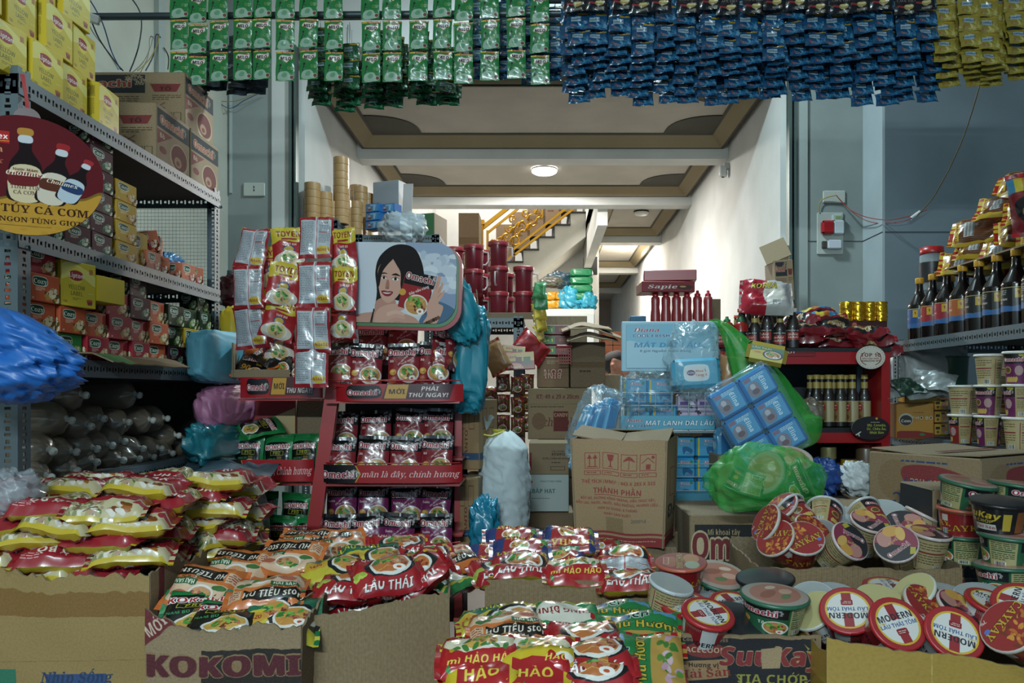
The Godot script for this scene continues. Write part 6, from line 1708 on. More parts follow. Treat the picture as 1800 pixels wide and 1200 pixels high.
# ---------- flat print: a small drawing canvas, twice the size of the finished texture ----------
const DIA := "ỹy~ớơ'ờơ`ởơ?ợơ.ảa?ủu?ếê'ềê`ểê?ễê~ệê.ọo.ắă'ứư'ừư`ửư?ựư.ịi.ạa.ầâ`ấâ'ậâ.ẩâ?ộô.ốô'ồô`ổô?ỏo?ụu.ặă.ĩi~ũu~"
var dia := {}
var fonts := []
var glyphs := {}
func setup_fonts() -> void:
	for k in range(0, DIA.length(), 3):
		dia[DIA[k]] = [DIA[k + 1], DIA[k + 2]]
	for fam in ["Droid Sans", "Droid Serif"]:
		for w in [400, 700]:
			var f := SystemFont.new()
			f.font_names = PackedStringArray([fam])
			f.font_weight = w
			fonts.append(f)
func glyph(ch: String, fi: int) -> Dictionary:   # outlines in em units, y down
	var key := ch + str(fi)
	if glyphs.has(key):
		return glyphs[key]
	var low := ch.to_lower()
	var upper := low != ch
	var marks := ""
	if dia.has(low):
		marks = dia[low][1]
		low = dia[low][0]
	if low == "ơ": marks += "+"; low = "o"
	elif low == "ư": marks += "+"; low = "u"
	elif low == "ă": marks += "u"; low = "a"
	elif low == "đ": marks += "-"; low = "d"
	var base := (low.to_upper() if upper else low) if marks else ch
	var ts := TextServerManager.get_primary_interface()
	var r: RID = fonts[fi].get_rids()[0]
	var gi: int = ts.font_get_glyph_index(r, 64, base.unicode_at(0), 0)
	var c: Dictionary = ts.font_get_glyph_contours(r, 64, gi)
	var polys := []
	var pts: PackedVector3Array = c.get("points", PackedVector3Array())
	var ends: PackedInt32Array = c.get("contours", PackedInt32Array())
	var st := 0
	var hi := Rect2()
	for e in ends:
		var raw := []
		for k in range(st, e + 1):
			raw.append(pts[k])
		st = e + 1
		if raw.size() < 3:
			continue
		var ex := []
		for k in raw.size():
			var p: Vector3 = raw[k]
			var q: Vector3 = raw[(k + 1) % raw.size()]
			ex.append(p)
			if int(p.z) != 1 and int(q.z) != 1:
				ex.append(Vector3((p.x + q.x) / 2, (p.y + q.y) / 2, 1))
		while int(ex[0].z) != 1:
			ex.append(ex.pop_front())
		var poly := PackedVector2Array()
		var k := 0
		while k < ex.size():
			var p: Vector3 = ex[k]
			poly.append(Vector2(p.x, p.y) / 64)
			var q: Vector3 = ex[(k + 1) % ex.size()]
			if int(q.z) != 1:
				var w: Vector3 = ex[(k + 2) % ex.size()]
				for s in [.33, .66]:
					poly.append(Vector2(p.x, p.y).lerp(Vector2(q.x, q.y), s).lerp(Vector2(q.x, q.y).lerp(Vector2(w.x, w.y), s), s) / 64)
				k += 2
			else:
				k += 1
		for p in poly:
			hi = Rect2(p, Vector2.ZERO) if polys.is_empty() and p == poly[0] else hi.expand(p)
		polys.append(poly)
	var cx := hi.get_center().x
	var ty := hi.position.y
	for m in marks:
		var o := PackedVector2Array()
		var line := []
		match m:
			"'": line = [Vector2(cx - .02, ty - .06), Vector2(cx + .1, ty - .19)]
			"`": line = [Vector2(cx + .02, ty - .06), Vector2(cx - .1, ty - .19)]
			"~": line = [Vector2(cx - .14, ty - .08), Vector2(cx - .05, ty - .14), Vector2(cx + .05, ty - .08), Vector2(cx + .14, ty - .14)]
			"?": line = [Vector2(cx - .06, ty - .2), Vector2(cx + .05, ty - .18), Vector2(cx, ty - .07)]
			".": line = [Vector2(cx, hi.end.y + .06), Vector2(cx, hi.end.y + .15)]
			"u": line = [Vector2(cx - .12, ty - .16), Vector2(cx, ty - .07), Vector2(cx + .12, ty - .16)]
			"+": line = [Vector2(hi.end.x - .08, ty + .06), Vector2(hi.end.x + .05, ty + .03), Vector2(hi.end.x + .06, ty - .08)]
			"-": line = [Vector2(hi.end.x - .3, ty + .12), Vector2(hi.end.x + .04, ty + .12)] if not upper else [Vector2(hi.position.x - .05, hi.get_center().y), Vector2(cx, hi.get_center().y)]
		for k in line.size() - 1:
			var d: Vector2 = (line[k + 1] - line[k]).normalized().orthogonal() * .04
			polys.append(PackedVector2Array([line[k] + d, line[k + 1] + d, line[k + 1] - d, line[k] - d]))
	glyphs[key] = {"p": polys, "a": ts.font_get_glyph_advance(r, 64, gi).x / 64.0}
	return glyphs[key]

class Cv:
	var im: Image
	var h: Node3D
	var w: float
	var hh: float
	var r := RandomNumberGenerator.new()
	var zoom := Vector2.ONE
	var shift := Vector2.ZERO
	func _init(host: Node3D, ww: int, he: int, bg: String) -> void:
		h = host
		w = ww
		hh = he
		r.seed = ww * 7 + he
		im = Image.create(ww * 2, he * 2, false, Image.FORMAT_RGBA8)
		im.fill(Color(bg))
	func fill(polys: Array, col: Color) -> void:
		var rows := {}
		for poly in polys:
			for k in poly.size():
				var p: Vector2 = poly[k] * zoom + shift
				var q: Vector2 = poly[(k + 1) % poly.size()] * zoom + shift
				if p.y > q.y:
					var x := p
					p = q
					q = x
				var y0 := maxi(0, ceili(p.y - .5))
				var y1 := mini(im.get_height() - 1, ceili(q.y - .5) - 1)
				var sl := (q.x - p.x) / maxf(q.y - p.y, .0001)
				for y in range(y0, y1 + 1):
					if not rows.has(y):
						rows[y] = PackedFloat32Array()
					rows[y].append(p.x + (y + .5 - p.y) * sl)
		for y in rows:
			var xs: PackedFloat32Array = rows[y]
			xs.sort()
			for k in range(0, xs.size() - 1, 2):
				var a := roundi(xs[k])
				var b := roundi(xs[k + 1])
				if b > a:
					im.fill_rect(Rect2i(a, y, b - a, 1), col)
	func rect(x: float, y: float, ww: float, he: float, c: String) -> void:
		im.fill_rect(Rect2i(roundi(x * 2), roundi(y * 2), roundi(ww * 2), roundi(he * 2)), Color(c))
	func poly(p: Array, c: String) -> void:   # flat list of x, y
		var q := PackedVector2Array()
		for k in range(0, p.size(), 2):
			q.append(Vector2(p[k], p[k + 1]) * 2)
		fill([q], Color(c))
	func smooth(p: Array, c: String) -> void:   # closed curve through the points
		var n := p.size() / 2
		var q := PackedVector2Array()
		var g := func(k): return Vector2(p[posmod(k, n) * 2], p[posmod(k, n) * 2 + 1]) * 2
		for k in n:
			for s in 6:
				q.append(g.call(k).cubic_interpolate(g.call(k + 1), g.call(k - 1), g.call(k + 2), s / 6.0))
		fill([q], Color(c))
	func ell(x: float, y: float, rx: float, ry: float, c: String, rot := 0.0) -> void:
		var q := PackedVector2Array()
		for k in 32:
			q.append((Vector2(x, y) + Vector2(cos(TAU * k / 32) * rx, sin(TAU * k / 32) * ry).rotated(rot)) * 2)
		fill([q], Color(c))
	func line(p: Array, wd: float, c: String) -> void:
		for k in range(0, p.size() - 2, 2):
			var a := Vector2(p[k], p[k + 1]) * 2
			var b := Vector2(p[k + 2], p[k + 3]) * 2
			var d := (b - a).normalized().orthogonal() * wd
			fill([PackedVector2Array([a + d, b + d, b - d, a - d])], Color(c))
	func ring(x: float, y: float, ww: float, he: float, th: float, c: String) -> void:   # rectangular frame
		rect(x, y, ww, th, c); rect(x, y + he - th, ww, th, c); rect(x, y, th, he, c); rect(x + ww - th, y, th, he, c)
	# o: f font 0-3 (1 = bold), a align 0-2, sh shear, sx stretch, rot, ol outline width, oc outline colour, sp spacing, fat, arc
	func t(s: String, x: float, y: float, size: float, c: String, o := {}) -> void:
		var fi: int = o.get("f", 1)
		var sx: float = o.get("sx", 1.0)
		var sp: float = o.get("sp", 0.0)
		var tot := 0.0
		for ch in s:
			tot += (h.glyph(ch, fi).a + sp) * sx * size
		var x0: float = -tot * [0.0, .5, 1.0][o.get("a", 0)]
		var rot: float = deg_to_rad(o.get("rot", 0.0))
		var polys := []
		var pen := x0
		for ch in s:
			var g: Dictionary = h.glyph(ch, fi)
			var lift: float = o.get("arc", 0.0) * (1 - pow(2 * (pen - x0) / maxf(tot, 1) - 1, 2))
			var set_ := []
			for p in g.p:
				var q := PackedVector2Array()
				for e in p:
					q.append((Vector2(pen + (e.x * sx - e.y * o.get("sh", 0.0)) * size, e.y * size - lift).rotated(rot) + Vector2(x, y)) * 2)
				set_.append(q)
			polys.append(set_)
			pen += (g.a + sp) * sx * size
		if o.has("ol"):
			var n := 8 if o.ol > 1 else 4
			for k in n:
				var d: Vector2 = Vector2.from_angle(TAU * k / n) * o.ol * 2
				for set_ in polys:
					fill([shifted(set_[0], d)] if set_.size() else [], Color(o.oc))
					for j in range(1, set_.size()):
						if not inside(set_[j], set_[0]):
							fill([shifted(set_[j], d)], Color(o.oc))
		for set_ in polys:
			fill(set_, Color(c))
			if o.has("fat"):
				for d in [Vector2(o.fat, 0), Vector2(-o.fat, 0), Vector2(0, o.fat)]:
					var m := []
					for q in set_:
						m.append(shifted(q, d * 2))
					fill(m, Color(c))
	func shifted(q: PackedVector2Array, d: Vector2) -> PackedVector2Array:
		var m := PackedVector2Array()
		for p in q:
			m.append(p + d)
		return m
	func inside(a: PackedVector2Array, b: PackedVector2Array) -> bool:
		return Geometry2D.is_point_in_polygon(a[0], b)
	func small(x: float, y: float, ww: float, n: int, lh: float, c: String) -> void:   # lines of print too small to read
		for k in n:
			var p := x
			while p < x + ww * (1.0 if k < n - 1 else .6):
				var l := r.randf_range(2, 7) * lh * .3
				rect(p, y + k * lh, minf(l, x + ww - p), lh * .42, c)
				p += l + lh * .3
	func bars(x: float, y: float, ww: float, he: float) -> void:
		rect(x, y, ww, he, "e8e8e4")
		var p := x + 2
		while p < x + ww - 2:
			var l := r.randf_range(.5, 1.8)
			rect(p, y + 1, l, he - 2, "20201f")
			p += l + r.randf_range(.6, 1.6)
	func bowl(x: float, y: float, q: float, broth: String, meat: String, egg := true) -> void:
		ell(x, y, q, q * .82, "d9d5cf")
		ell(x, y - q * .03, q * .88, q * .68, broth)
		for k in 16:
			var a := r.randf_range(-.6, .6)
			var yy := y + r.randf_range(-.45, .5) * q
			line([x - q * .7, yy, x - q * .2, yy + a * q * .4, x + q * .3, yy - a * q * .3, x + q * .68, yy + a * q * .2], q * .018, ["d9a94f", "e6c477", "c98d35"][k % 3])
		for k in 14:
			ell(x + r.randf_range(-.2, .7) * q, y + r.randf_range(-.3, .4) * q, q * .13, q * .09, [meat, Color(meat).darkened(.3).to_html(false), Color(meat).lightened(.2).to_html(false)][k % 3], r.randf() * 3)
		for k in 10:
			ell(x + r.randf_range(-.7, .4) * q, y + r.randf_range(-.55, .1) * q, q * .2, q * .1, ["2f7a2c", "4f9c34", "7bb548"][k % 3], r.randf() * 3)
		if egg:
			ell(x + q * .35, y + q * .42, q * .3, q * .22, "efe9e2")
			ell(x + q * .33, y + q * .44, q * .12, q * .09, "c9502a")
	func stars(x: float, y: float, q: float, c: String) -> void:
		for k in 5:
			var a := -2.4 + k * .75
			var m := Vector2(x, y) + Vector2(cos(a), sin(a)) * q
			for j in 5:
				var e := Vector2.from_angle(TAU * j / 5 - PI / 2) * q * .42
				var g := Vector2.from_angle(TAU * (j + 2) / 5 - PI / 2) * q * .42
				line([m.x + e.x, m.y + e.y, m.x + g.x, m.y + g.y], q * .07, c)
	func omachi(x: float, y: float, s: float, fillc := "a3283a", oc := "f4ebe6") -> void:
		t("Omachi", x, y, s, fillc, {"a": 1, "ol": maxf(s * .065, .9), "oc": oc, "sx": .95, "fat": s * .012})
		stars(x + s * 1.72, y - s * .5, s * .34, oc)
	func grain(amt: float, sd := 1) -> void:   # paper fibre: fine and coarse patches
		var g := FastNoiseLite.new()
		g.seed = sd
		g.frequency = .16
		g.fractal_octaves = 4
		var a := g.get_image(im.get_width() / 2, im.get_height() / 2)
		a.convert(Image.FORMAT_RGBA8)
		a.resize(im.get_width(), im.get_height(), Image.INTERPOLATE_BILINEAR)
		var d := a.get_data()
		for k in range(0, d.size(), 4):
			var q := d[k]
			var dark := q < 128
			d[k + 3] = mini(255, int(absf(q - 128) * 1.1 * amt))
			var o := 30 if dark else 235
			d[k] = o
			d[k + 1] = o - 6
			d[k + 2] = o - 18 if o > 20 else 0
		im.blend_rect(Image.create_from_data(im.get_width(), im.get_height(), false, Image.FORMAT_RGBA8, d), Rect2i(0, 0, im.get_width(), im.get_height()), Vector2i.ZERO)
	func done(name: String) -> void:
		im.shrink_x2()
		im.adjust_bcs(.94, 1.0, .86)
		h.tex[name] = ImageTexture.create_from_image(im)

func cv(w: int, h: int, bg: String) -> Cv:
	return Cv.new(self, w, h, bg)
const KR := "937957"

func prints_packs() -> void:
	var c: Cv
	for q in [["omachi_red", "8e1c26", "Bò", "7a3b22"], ["omachi_purple", "7c2059", "Sườn", "c79a86"]]:
		c = cv(200, 270, q[1])
		c.rect(0, 0, 200, 88, "141318")
		c.poly([0, 88, 200, 88, 200, 112, 100, 104, 0, 118], q[1])
		c.omachi(86, 78, 50)
		c.stars(170, 36, 20, "d8d4d4")
		c.t(q[2], 12, 120, 20, "f0e6dc")
		c.ell(32, 180, 22, 19, "d39a3c"); c.ell(28, 175, 10, 8, "e9bd62"); c.ell(40, 186, 8, 6, "b97a25")
		c.bowl(130, 190, 68, "c98f45", q[3])
		c.t("Đầy nấu cùng", 66, 142, 13, "f3ece4", {"rot": -42.0, "sh": .2})
		c.t("Sợi rất ngon !", 88, 138, 12, "f3ece4", {"rot": -24.0, "sh": .2})
		c.ell(30, 228, 26, 18, "a5452c"); c.ell(34, 224, 14, 9, "c0694a")
		c.rect(0, 252, 200, 18, "17151a")
		c.done(q[0])
	c = cv(200, 270, "1c1a20")
	c.small(20, 40, 160, 12, 14, "8d8b90"); c.rect(92, 0, 16, 270, "c8c8c8"); c.bars(30, 210, 50, 30)
	c.done("pack_back")
	c = cv(200, 270, "12803c")   # green and black noodle packet
	c.smooth([24, 60, 100, 44, 176, 60, 184, 150, 176, 236, 100, 250, 24, 236, 16, 150], "101210")
	c.t("KOKOMI", 100, 92, 40, "b3202c", {"a": 1, "ol": 3.0, "oc": "f2efe9", "rot": -3.0})
	c.t("PRO", 100, 124, 26, "b8b02c", {"a": 1, "sp": .08}); c.ring(52, 102, 96, 28, 2.5, "b8b02c")
	c.t("NAM BO", 30, 160, 16, "35a058", {"rot": -4.0})
	c.bowl(118, 206, 60, "c99a3e", "a4481f", false)
	for k in 14:
		c.line([104 + k * 2.2, 138, 96 + k * 3.4, 196], 1.0, ["e0b859", "c8963a"][k % 2])
	c.rect(0, 0, 200, 18, "0f6d33"); c.rect(0, 252, 200, 18, "0f6d33")
	c.done("kokomi_pro")
	c = cv(200, 270, "18120f")   # orange and black packet
	c.smooth([0, 20, 90, 6, 200, 26, 200, 90, 120, 70, 50, 96, 0, 80], "d9631f")
	c.t("KOKOMI", 100, 122, 40, "8c1a22", {"a": 1, "ol": 3.0, "oc": "eee8e0", "rot": -5.0}); c.t("ĐẠI", 140, 150, 24, "b58b1c", {"a": 1})
	c.t("90", 66, 200, 56, "c98d1d", {"a": 1, "ol": 2.0, "oc": "3c2a0a"})
	c.bowl(140, 206, 50, "c06a24", "b0441d", false); c.rect(0, 252, 200, 18, "d9631f")
	c.done("kokomi_orange")
	c = cv(200, 270, "b3bac2")   # white back of a packet from a hanging chain
	c.rect(0, 0, 200, 33, "a81e26"); c.rect(0, 236, 200, 34, "a81e26"); c.rect(0, 0, 10, 270, "a81e26"); c.rect(188, 0, 12, 270, "a81e26")
	c.rect(96, 0, 14, 270, "cfd4da"); c.rect(104, 16, 4, 238, "a81e26")
	c.small(14, 44, 72, 19, 9.5, "6d747d"); c.small(118, 62, 66, 12, 9.5, "6d747d"); c.rect(118, 102, 60, 5, "b33a40")
	c.bars(126, 40, 44, 14)
	c.ell(148, 212, 40, 22, "d2b22a"); c.t("TOYEN", 148, 204, 22, "8c1f20", {"a": 1, "rot": 180.0})
	c.done("chain_back")
	c = cv(200, 270, "b51f27")   # front of the same packet
	c.smooth([0, 8, 100, 2, 200, 8, 200, 84, 150, 104, 60, 92, 0, 104], "d8bf2f")
	c.t("TOYEN", 104, 70, 46, "8d1a20", {"a": 1}); c.rect(60, 80, 90, 10, "a32a2a")
	c.t("THỊT BẰM", 110, 124, 18, "f2e8d8", {"a": 1})
	c.ell(100, 148, 36, 26, "2c4a80"); c.ell(100, 148, 28, 19, "c9a63a")
	c.ell(100, 212, 92, 46, "cfc8ba"); c.bowl(100, 206, 62, "d8c48c", "bda07c", false); c.rect(0, 252, 200, 18, "b51f27")
	c.done("chain_front")
	c = cv(270, 200, "a21b26")   # long red packet with a cream picture
	c.rect(0, 112, 270, 80, "c4b68c")
	for k in 90:
		c.ell(c.r.randf_range(4, 130), c.r.randf_range(116, 188), c.r.randf_range(4, 12), 5, ["7f5a44", "4f6f2c", "a99a6a", "8a8a58", "b08a74", "ddd6c4"][k % 6], c.r.randf() * 3)
	for k in 10:
		c.ell(c.r.randf_range(150, 210), c.r.randf_range(124, 178), 18, 9, ["7a3c14", "a55d1e", "d8d0c4"][k % 3], .5)
	c.ell(238, 132, 22, 12, "a32030")
	c.t("PHỞ BÒ", 30, 76, 44, "e8ddd0", {}); c.small(180, 20, 70, 3, 10, "d8a0a0"); c.rect(0, 190, 270, 10, "c9ad22")
	c.done("red_cream")
	c = cv(270, 200, "8f1822")
	c.small(14, 30, 90, 12, 11, "c98a8a"); c.rect(120, 0, 28, 200, "c9cccd"); c.small(170, 30, 80, 8, 11, "d0a090"); c.bars(180, 140, 50, 34); c.rect(0, 0, 270, 14, "c9ad22"); c.rect(0, 186, 270, 14, "c9ad22")
	c.done("red_cream_back")
	c = cv(270, 210, "cf6a2c")   # orange seafood noodle packet
	c.smooth([20, 60, 90, 10, 190, 14, 256, 50, 240, 100, 120, 112, 30, 104], "d9b292")
	c.bowl(120, 62, 50, "c48c5c", "b9573a", false); c.ell(200, 60, 32, 16, "b8583c"); c.ell(60, 96, 26, 12, "3d6f35")
	c.rect(150, 98, 96, 24, "1f5a35"); c.t("HẢI SẢN", 198, 116, 20, "e9dfca", {"a": 1})
	c.rect(64, 132, 206, 44, "17130f"); c.t("HỦ TIẾU story", 166, 164, 32, "d8cdbd", {"a": 1, "sh": .15}); c.rect(16, 126, 40, 46, "c9aa8a"); c.small(20, 134, 32, 4, 9, "a0361f")
	c.t("Hương vị Mỹ Tho", 170, 130, 12, "3c1c08", {"a": 1})
	c.done("seafood")
	c = cv(270, 210, "1f6b4c")   # teal and yellow noodle packet
	c.smooth([0, 90, 120, 60, 270, 96, 270, 210, 0, 210], "c9b92c")
	c.ell(186, 112, 84, 70, "15161a"); c.bowl(186, 112, 68, "c98838", "a8451e")
	c.t("LẨU THÁI", 88, 44, 36, "d8d02e", {"a": 1, "ol": 2.0, "oc": "123c2a"}); c.ell(58, 100, 46, 24, "d09a28"); c.t("1420", 58, 108, 22, "8c1a1a", {"a": 1})
	c.done("teal")
	c = cv(270, 210, "ad161e")   # red noodle packet with bowl
	c.ell(150, 92, 96, 64, "17181c"); c.bowl(150, 88, 78, "c06a32", "b84a26")
	c.t("LẨU THÁI", 126, 198, 40, "e8e2dc", {"a": 1, "sh": .2, "ol": 1.5, "oc": "6c0c12"}); c.t("Quán", 48, 36, 30, "e8e2dc", {"sh": .25})
	for k in 7: c.ell(36 + c.r.randf_range(-20, 22), 120 + c.r.randf_range(-20, 20), 12, 12, ["9fb53a", "b7c94e"][k % 2])
	c.rect(222, 30, 40, 20, "d8a42c"); c.rect(0, 0, 10, 210, "86101a"); c.rect(260, 0, 10, 210, "86101a")
	c.done("red_bowl")
	c = cv(270, 210, "a01d22")   # red, blue and yellow packet
	c.rect(0, 0, 44, 210, "23366f"); c.poly([226, 0, 270, 0, 270, 210, 200, 210], "23366f")
	c.t("ĐỆ NHẤT", 134, 76, 48, "d9bf2c", {"a": 1, "f": 3}); c.t("ĐỆ NHẤT", 134, 196, 30, "d9bf2c", {"a": 1, "f": 3}); c.rect(90, 4, 90, 24, "2d6a3a"); c.t("mì vị bò", 134, 22, 16, "e8e0c8", {"a": 1})
	c.bowl(140, 130, 44, "c99340", "b0552c", false)
	for k in 8: c.ell(30 + c.r.randf_range(-18, 20), 150 + c.r.randf_range(-40, 40), 14, 9, ["3f8a36", "6aa548", "9c2a20"][k % 3], c.r.randf() * 3)
	c.done("blue_red")
	c = cv(270, 210, "1d7a3c")   # big green packet
	c.t("Miến", 120, 50, 44, "17352c", {"a": 1, "ol": 2.0, "oc": "d8e0d8"}); c.t("Phú Hương", 150, 96, 42, "c9a92a", {"a": 1, "ol": 2.0, "oc": "20300f"})
	c.ell(70, 44, 26, 18, "c9b32a"); c.rect(60, 32, 52, 24, "2a6a9c"); c.rect(186, 20, 66, 18, "4a90b8")
	c.smooth([0, 126, 120, 110, 270, 130, 270, 210, 0, 210], "b58a3a")
	for k in 22: c.ell(c.r.randf_range(40, 240), c.r.randf_range(140, 196), 14, 9, ["3f7a2c", "b98ca0", "c9a6b4", "588a34"][k % 4], c.r.randf() * 3)
	c.t("194", 236, 150, 16, "f0ead8", {"a": 1})
	c.done("green_big")
	c = cv(270, 210, "1f8a4a")
	c.smooth([60, 70, 160, 50, 250, 80, 230, 160, 100, 170], "d8d4c4"); c.t("CUNG ĐÌNH", 156, 126, 34, "8f1c22", {"a": 1}); c.t("LẨU TÔM", 136, 50, 36, "d8e8d8", {"a": 1}); c.rect(0, 180, 270, 12, "d8c040")
	c.done("green_white")
	c = cv(270, 210, "b8151b")   # shiny red pack, yellow rim, noodle picture
	c.rect(0, 0, 270, 24, "d6b21e"); c.ell(135, 80, 110, 50, "d9cfae"); c.bowl(135, 80, 60, "d3a23c", "8a5a20", false)
	for k in 6: c.ell(60 + k * 30, 110, 16, 8, "3f7d30", k)
	c.t("mì HẢO HẢO", 135, 172, 34, "e8d048", {"a": 1, "sh": .15}); c.poly([30, 190, 40, 170, 50, 206], "2f8a3c")
	c.done("shiny_red")
	c = cv(270, 210, "d0b41c")
	c.rect(60, 60, 150, 110, "b3191f"); c.ell(210, 60, 30, 20, "e4dfd2"); c.poly([90, 200, 100, 160, 112, 200], "2f8a3c"); c.rect(0, 180, 270, 30, "b3191f"); c.t("HẢO", 130, 140, 50, "e3c93a", {"a": 1})
	c.done("yellow_red")
	c = cv(200, 140, "7d1620")   # snack bag with checked stripe
	for k in 7: c.rect(k * 29, 10, 29, 34, ["3b86b0", "c9b42f", "c4702b", "3b86b0", "2a4f86", "c9b42f", "c4702b"][k])
	c.smooth([20, 70, 90, 54, 150, 74, 160, 110, 60, 124], "1a1719"); c.ell(90, 92, 46, 18, "8a6b3a"); c.t("SNACK", 100, 104, 22, "d8c8b0", {"a": 1})
	c.done("snack")
	c = cv(240, 120, "c9a320")   # pack of ridged biscuit sticks
	c.rect(40, 12, 170, 96, "6b3513")
	for k in 16: c.rect(40, 14 + k * 6, 170, 2.4, "3d1d0a"); c.rect(40, 17 + k * 6, 170, 1.5, "8a4d20")
	c.rect(0, 0, 40, 120, "c9a320"); c.t("Bánh Quế", 22, 60, 22, "7a1f12", {"a": 1, "rot": 90.0}); c.rect(220, 0, 20, 120, "8f1a18"); c.bars(56, 30, 34, 60)
	c.done("stick_pack")

func prints_boxes() -> void:
	var c: Cv
	c = cv(220, 220, "d5b81c")   # yellow tea box front
	c.smooth([0, 20, 80, 6, 220, 60, 220, 110, 100, 60, 0, 90], "e6d566")
	c.ell(92, 66, 44, 44, "e7cf3d")
	c.smooth([48, 66, 56, 48, 92, 40, 128, 48, 136, 66, 128, 84, 92, 92, 56, 84], "a31820"); c.t("Lipton", 92, 77, 30, "f1e9dc", {"a": 1})
	c.t("YELLOW", 96, 136, 29, "23341a", {"a": 1, "f": 0}); c.t("LABEL", 96, 166, 29, "23341a", {"a": 1, "f": 0})
	c.small(70, 178, 52, 2, 7, "6a5c18"); c.t("100", 22, 206, 17, "8a5a14", {"a": 1}); c.rect(178, 24, 24, 26, "b8702c")
	c.poly([160, 184, 200, 180, 196, 206, 168, 208], "8e2a22"); c.ell(180, 184, 20, 6, "b6531f"); c.line([170, 150, 210, 146], 1.4, "efe7b0")
	c.done("lipton")
	c = cv(120, 220, "cbb01e"); c.rect(44, 14, 60, 60, "a88f18"); c.small(48, 20, 52, 8, 6.5, "5b4a10"); c.small(48, 84, 52, 14, 6.5, "5b4a10"); c.bars(14, 170, 30, 30); c.ell(80, 190, 10, 10, "2f7a50"); c.line([10, 30, 24, 90, 12, 150], 1.5, "e8dc8a"); c.done("lipton_side")
	for q in [["cozy_peach", "c9552f", "b98a3a"], ["cozy_red", "a3192a", "b07c34"], ["cozy_green", "2e8f3e", "b7b54a"], ["cozy_wine", "4a1622", "2f5a3a"], ["cozy_dark", "26351f", "5d7f2c"], ["cozy_gold", "c79a1c", "c07a1a"], ["cozy_salmon", "c26a4c", "a3392c"]]:
		c = cv(200, 160, q[1])
		for k in 30: c.ell(150 + c.r.randf_range(-40, 44), 112 + c.r.randf_range(-34, 40), 17, 11, [q[2], Color(q[2]).lightened(.45).to_html(false), Color(q[2]).darkened(.45).to_html(false), "d8cba6"][k % 4], c.r.randf() * 3)
		c.smooth([20, 34, 30, 16, 70, 12, 110, 16, 122, 40, 112, 66, 70, 72, 28, 66], "d4dccc"); c.smooth([24, 36, 32, 20, 70, 16, 108, 20, 118, 40, 108, 62, 70, 67, 32, 62], "17492f")
		c.t("Cozy", 71, 56, 38, "e6eadf", {"a": 1, "f": 3}); c.small(40, 78, 60, 3, 8, "e0d6c0"); c.t("20", 16, 150, 14, "e8e0d0")
		c.done(q[0])
	c = cv(330, 260, KR)   # noodle carton, dark label
	c.rect(10, 10, 210, 92, "1b1d22"); c.omachi(96, 72, 50, "8e3030", "b39a72"); c.stars(190, 40, 24, "b39a72"); c.poly([234, 56, 320, 56, 308, 96, 246, 96], "7c2320"); c.t("TÔ", 277, 90, 26, "2c0d0a", {"a": 1}); c.small(14, 118, 190, 4, 11, "4d3a22"); c.small(240, 112, 80, 3, 10, "4d3a22")
	c.line([246, 150, 276, 180], 3, "5c2a20"); c.line([276, 150, 246, 180], 3, "5c2a20")
	for k in 4: c.ring(224 + k * 25, 200, 22, 40, 2, "3b2a18")
	c.grain(.25, 3); c.done("omachi_carton")
	c = cv(240, 240, "a98a66")
	c.rect(0, 14, 240, 80, "20262b"); c.omachi(106, 74, 50, "b0503f", "c6ab84"); c.poly([0, 104, 110, 104, 0, 170], "8e3c32"); c.t("Bò", 16, 136, 30, "d8c0a0"); c.ell(160, 184, 70, 66, "c6ab84"); c.ell(160, 180, 60, 56, "7d2f2a"); c.ell(150, 200, 28, 24, "b98d68"); c.ell(150, 204, 13, 11, "8e3c32"); c.ell(40, 186, 26, 16, "8e3c32")
	c.grain(.2, 4); c.done("omachi_bowl_carton")
	c = cv(300, 220, KR)
	c.rect(14, 20, 272, 120, "1c1c20"); c.omachi(150, 100, 84, "7d2428", "c8b18a"); c.t("Mì khoai tây", 110, 44, 18, "b39a6a", {"a": 1}); c.t("Tinh túy ẩm thực", 176, 132, 20, "2f7a48", {"a": 1}); c.rect(14, 140, 272, 80, "245c38")
	for k in 12: c.line([14, 146 + k * 7, 286, 140 + k * 7], .7, "3b8050")
	c.ell(220, 206, 60, 46, "7d3a2c"); c.ell(90, 190, 40, 24, "1c3d28"); c.grain(.2, 5); c.done("omachi_green_carton")
	c = cv(300, 220, KR)   # KOKOMI carton
	c.rect(110, 60, 190, 160, "241d18"); c.t("KOKOMI", 150, 130, 74, "571822", {"a": 1, "ol": 5.0, "oc": "8d6d48", "fat": 3.0}); c.poly([0, 0, 60, 0, 0, 60], "6c1b22"); c.t("MỚI", 8, 44, 26, "c9b29a", {"rot": -45.0}); c.t("đại ngon từng sợi", 205, 180, 18, "7a6242", {"a": 1}); c.line([190, 186, 290, 182], 1.6, "8a7250"); c.ell(50, 190, 34, 24, "3d2b1b"); c.ell(50, 188, 29, 19, "8a6d48"); c.grain(.25, 6); c.done("kokomi_carton")
	c = cv(340, 200, "8d7350")   # dark SUUKAY carton
	c.rect(12, 10, 316, 190, "191820"); c.ell(70, 44, 48, 22, "7d2620"); c.t("ACECOOK", 70, 51, 20, "c9a884", {"a": 1}); c.t("Cook happiness", 70, 20, 14, "9a7a50", {"a": 1}); c.poly([18, 76, 120, 68, 124, 120, 22, 132], "a07a50"); c.t("Hương vị", 66, 92, 17, "2c1a10", {"a": 1}); c.t("Hải Sản", 70, 120, 32, "8a2420", {"a": 1, "f": 3, "rot": -5.0})
	c.t("SuuKay", 222, 84, 68, "8a2426", {"a": 1, "ol": 3.0, "oc": "b39468", "sh": .12, "fat": 2.0}); c.t("TỊA CHỚP", 226, 136, 36, "9a9234", {"a": 1}); c.t("Ăn đang", 226, 160, 16, "a08a60", {"a": 1}); c.t("NGỌN · MỲ NƯỚC", 226, 178, 14, "a08a60", {"a": 1})
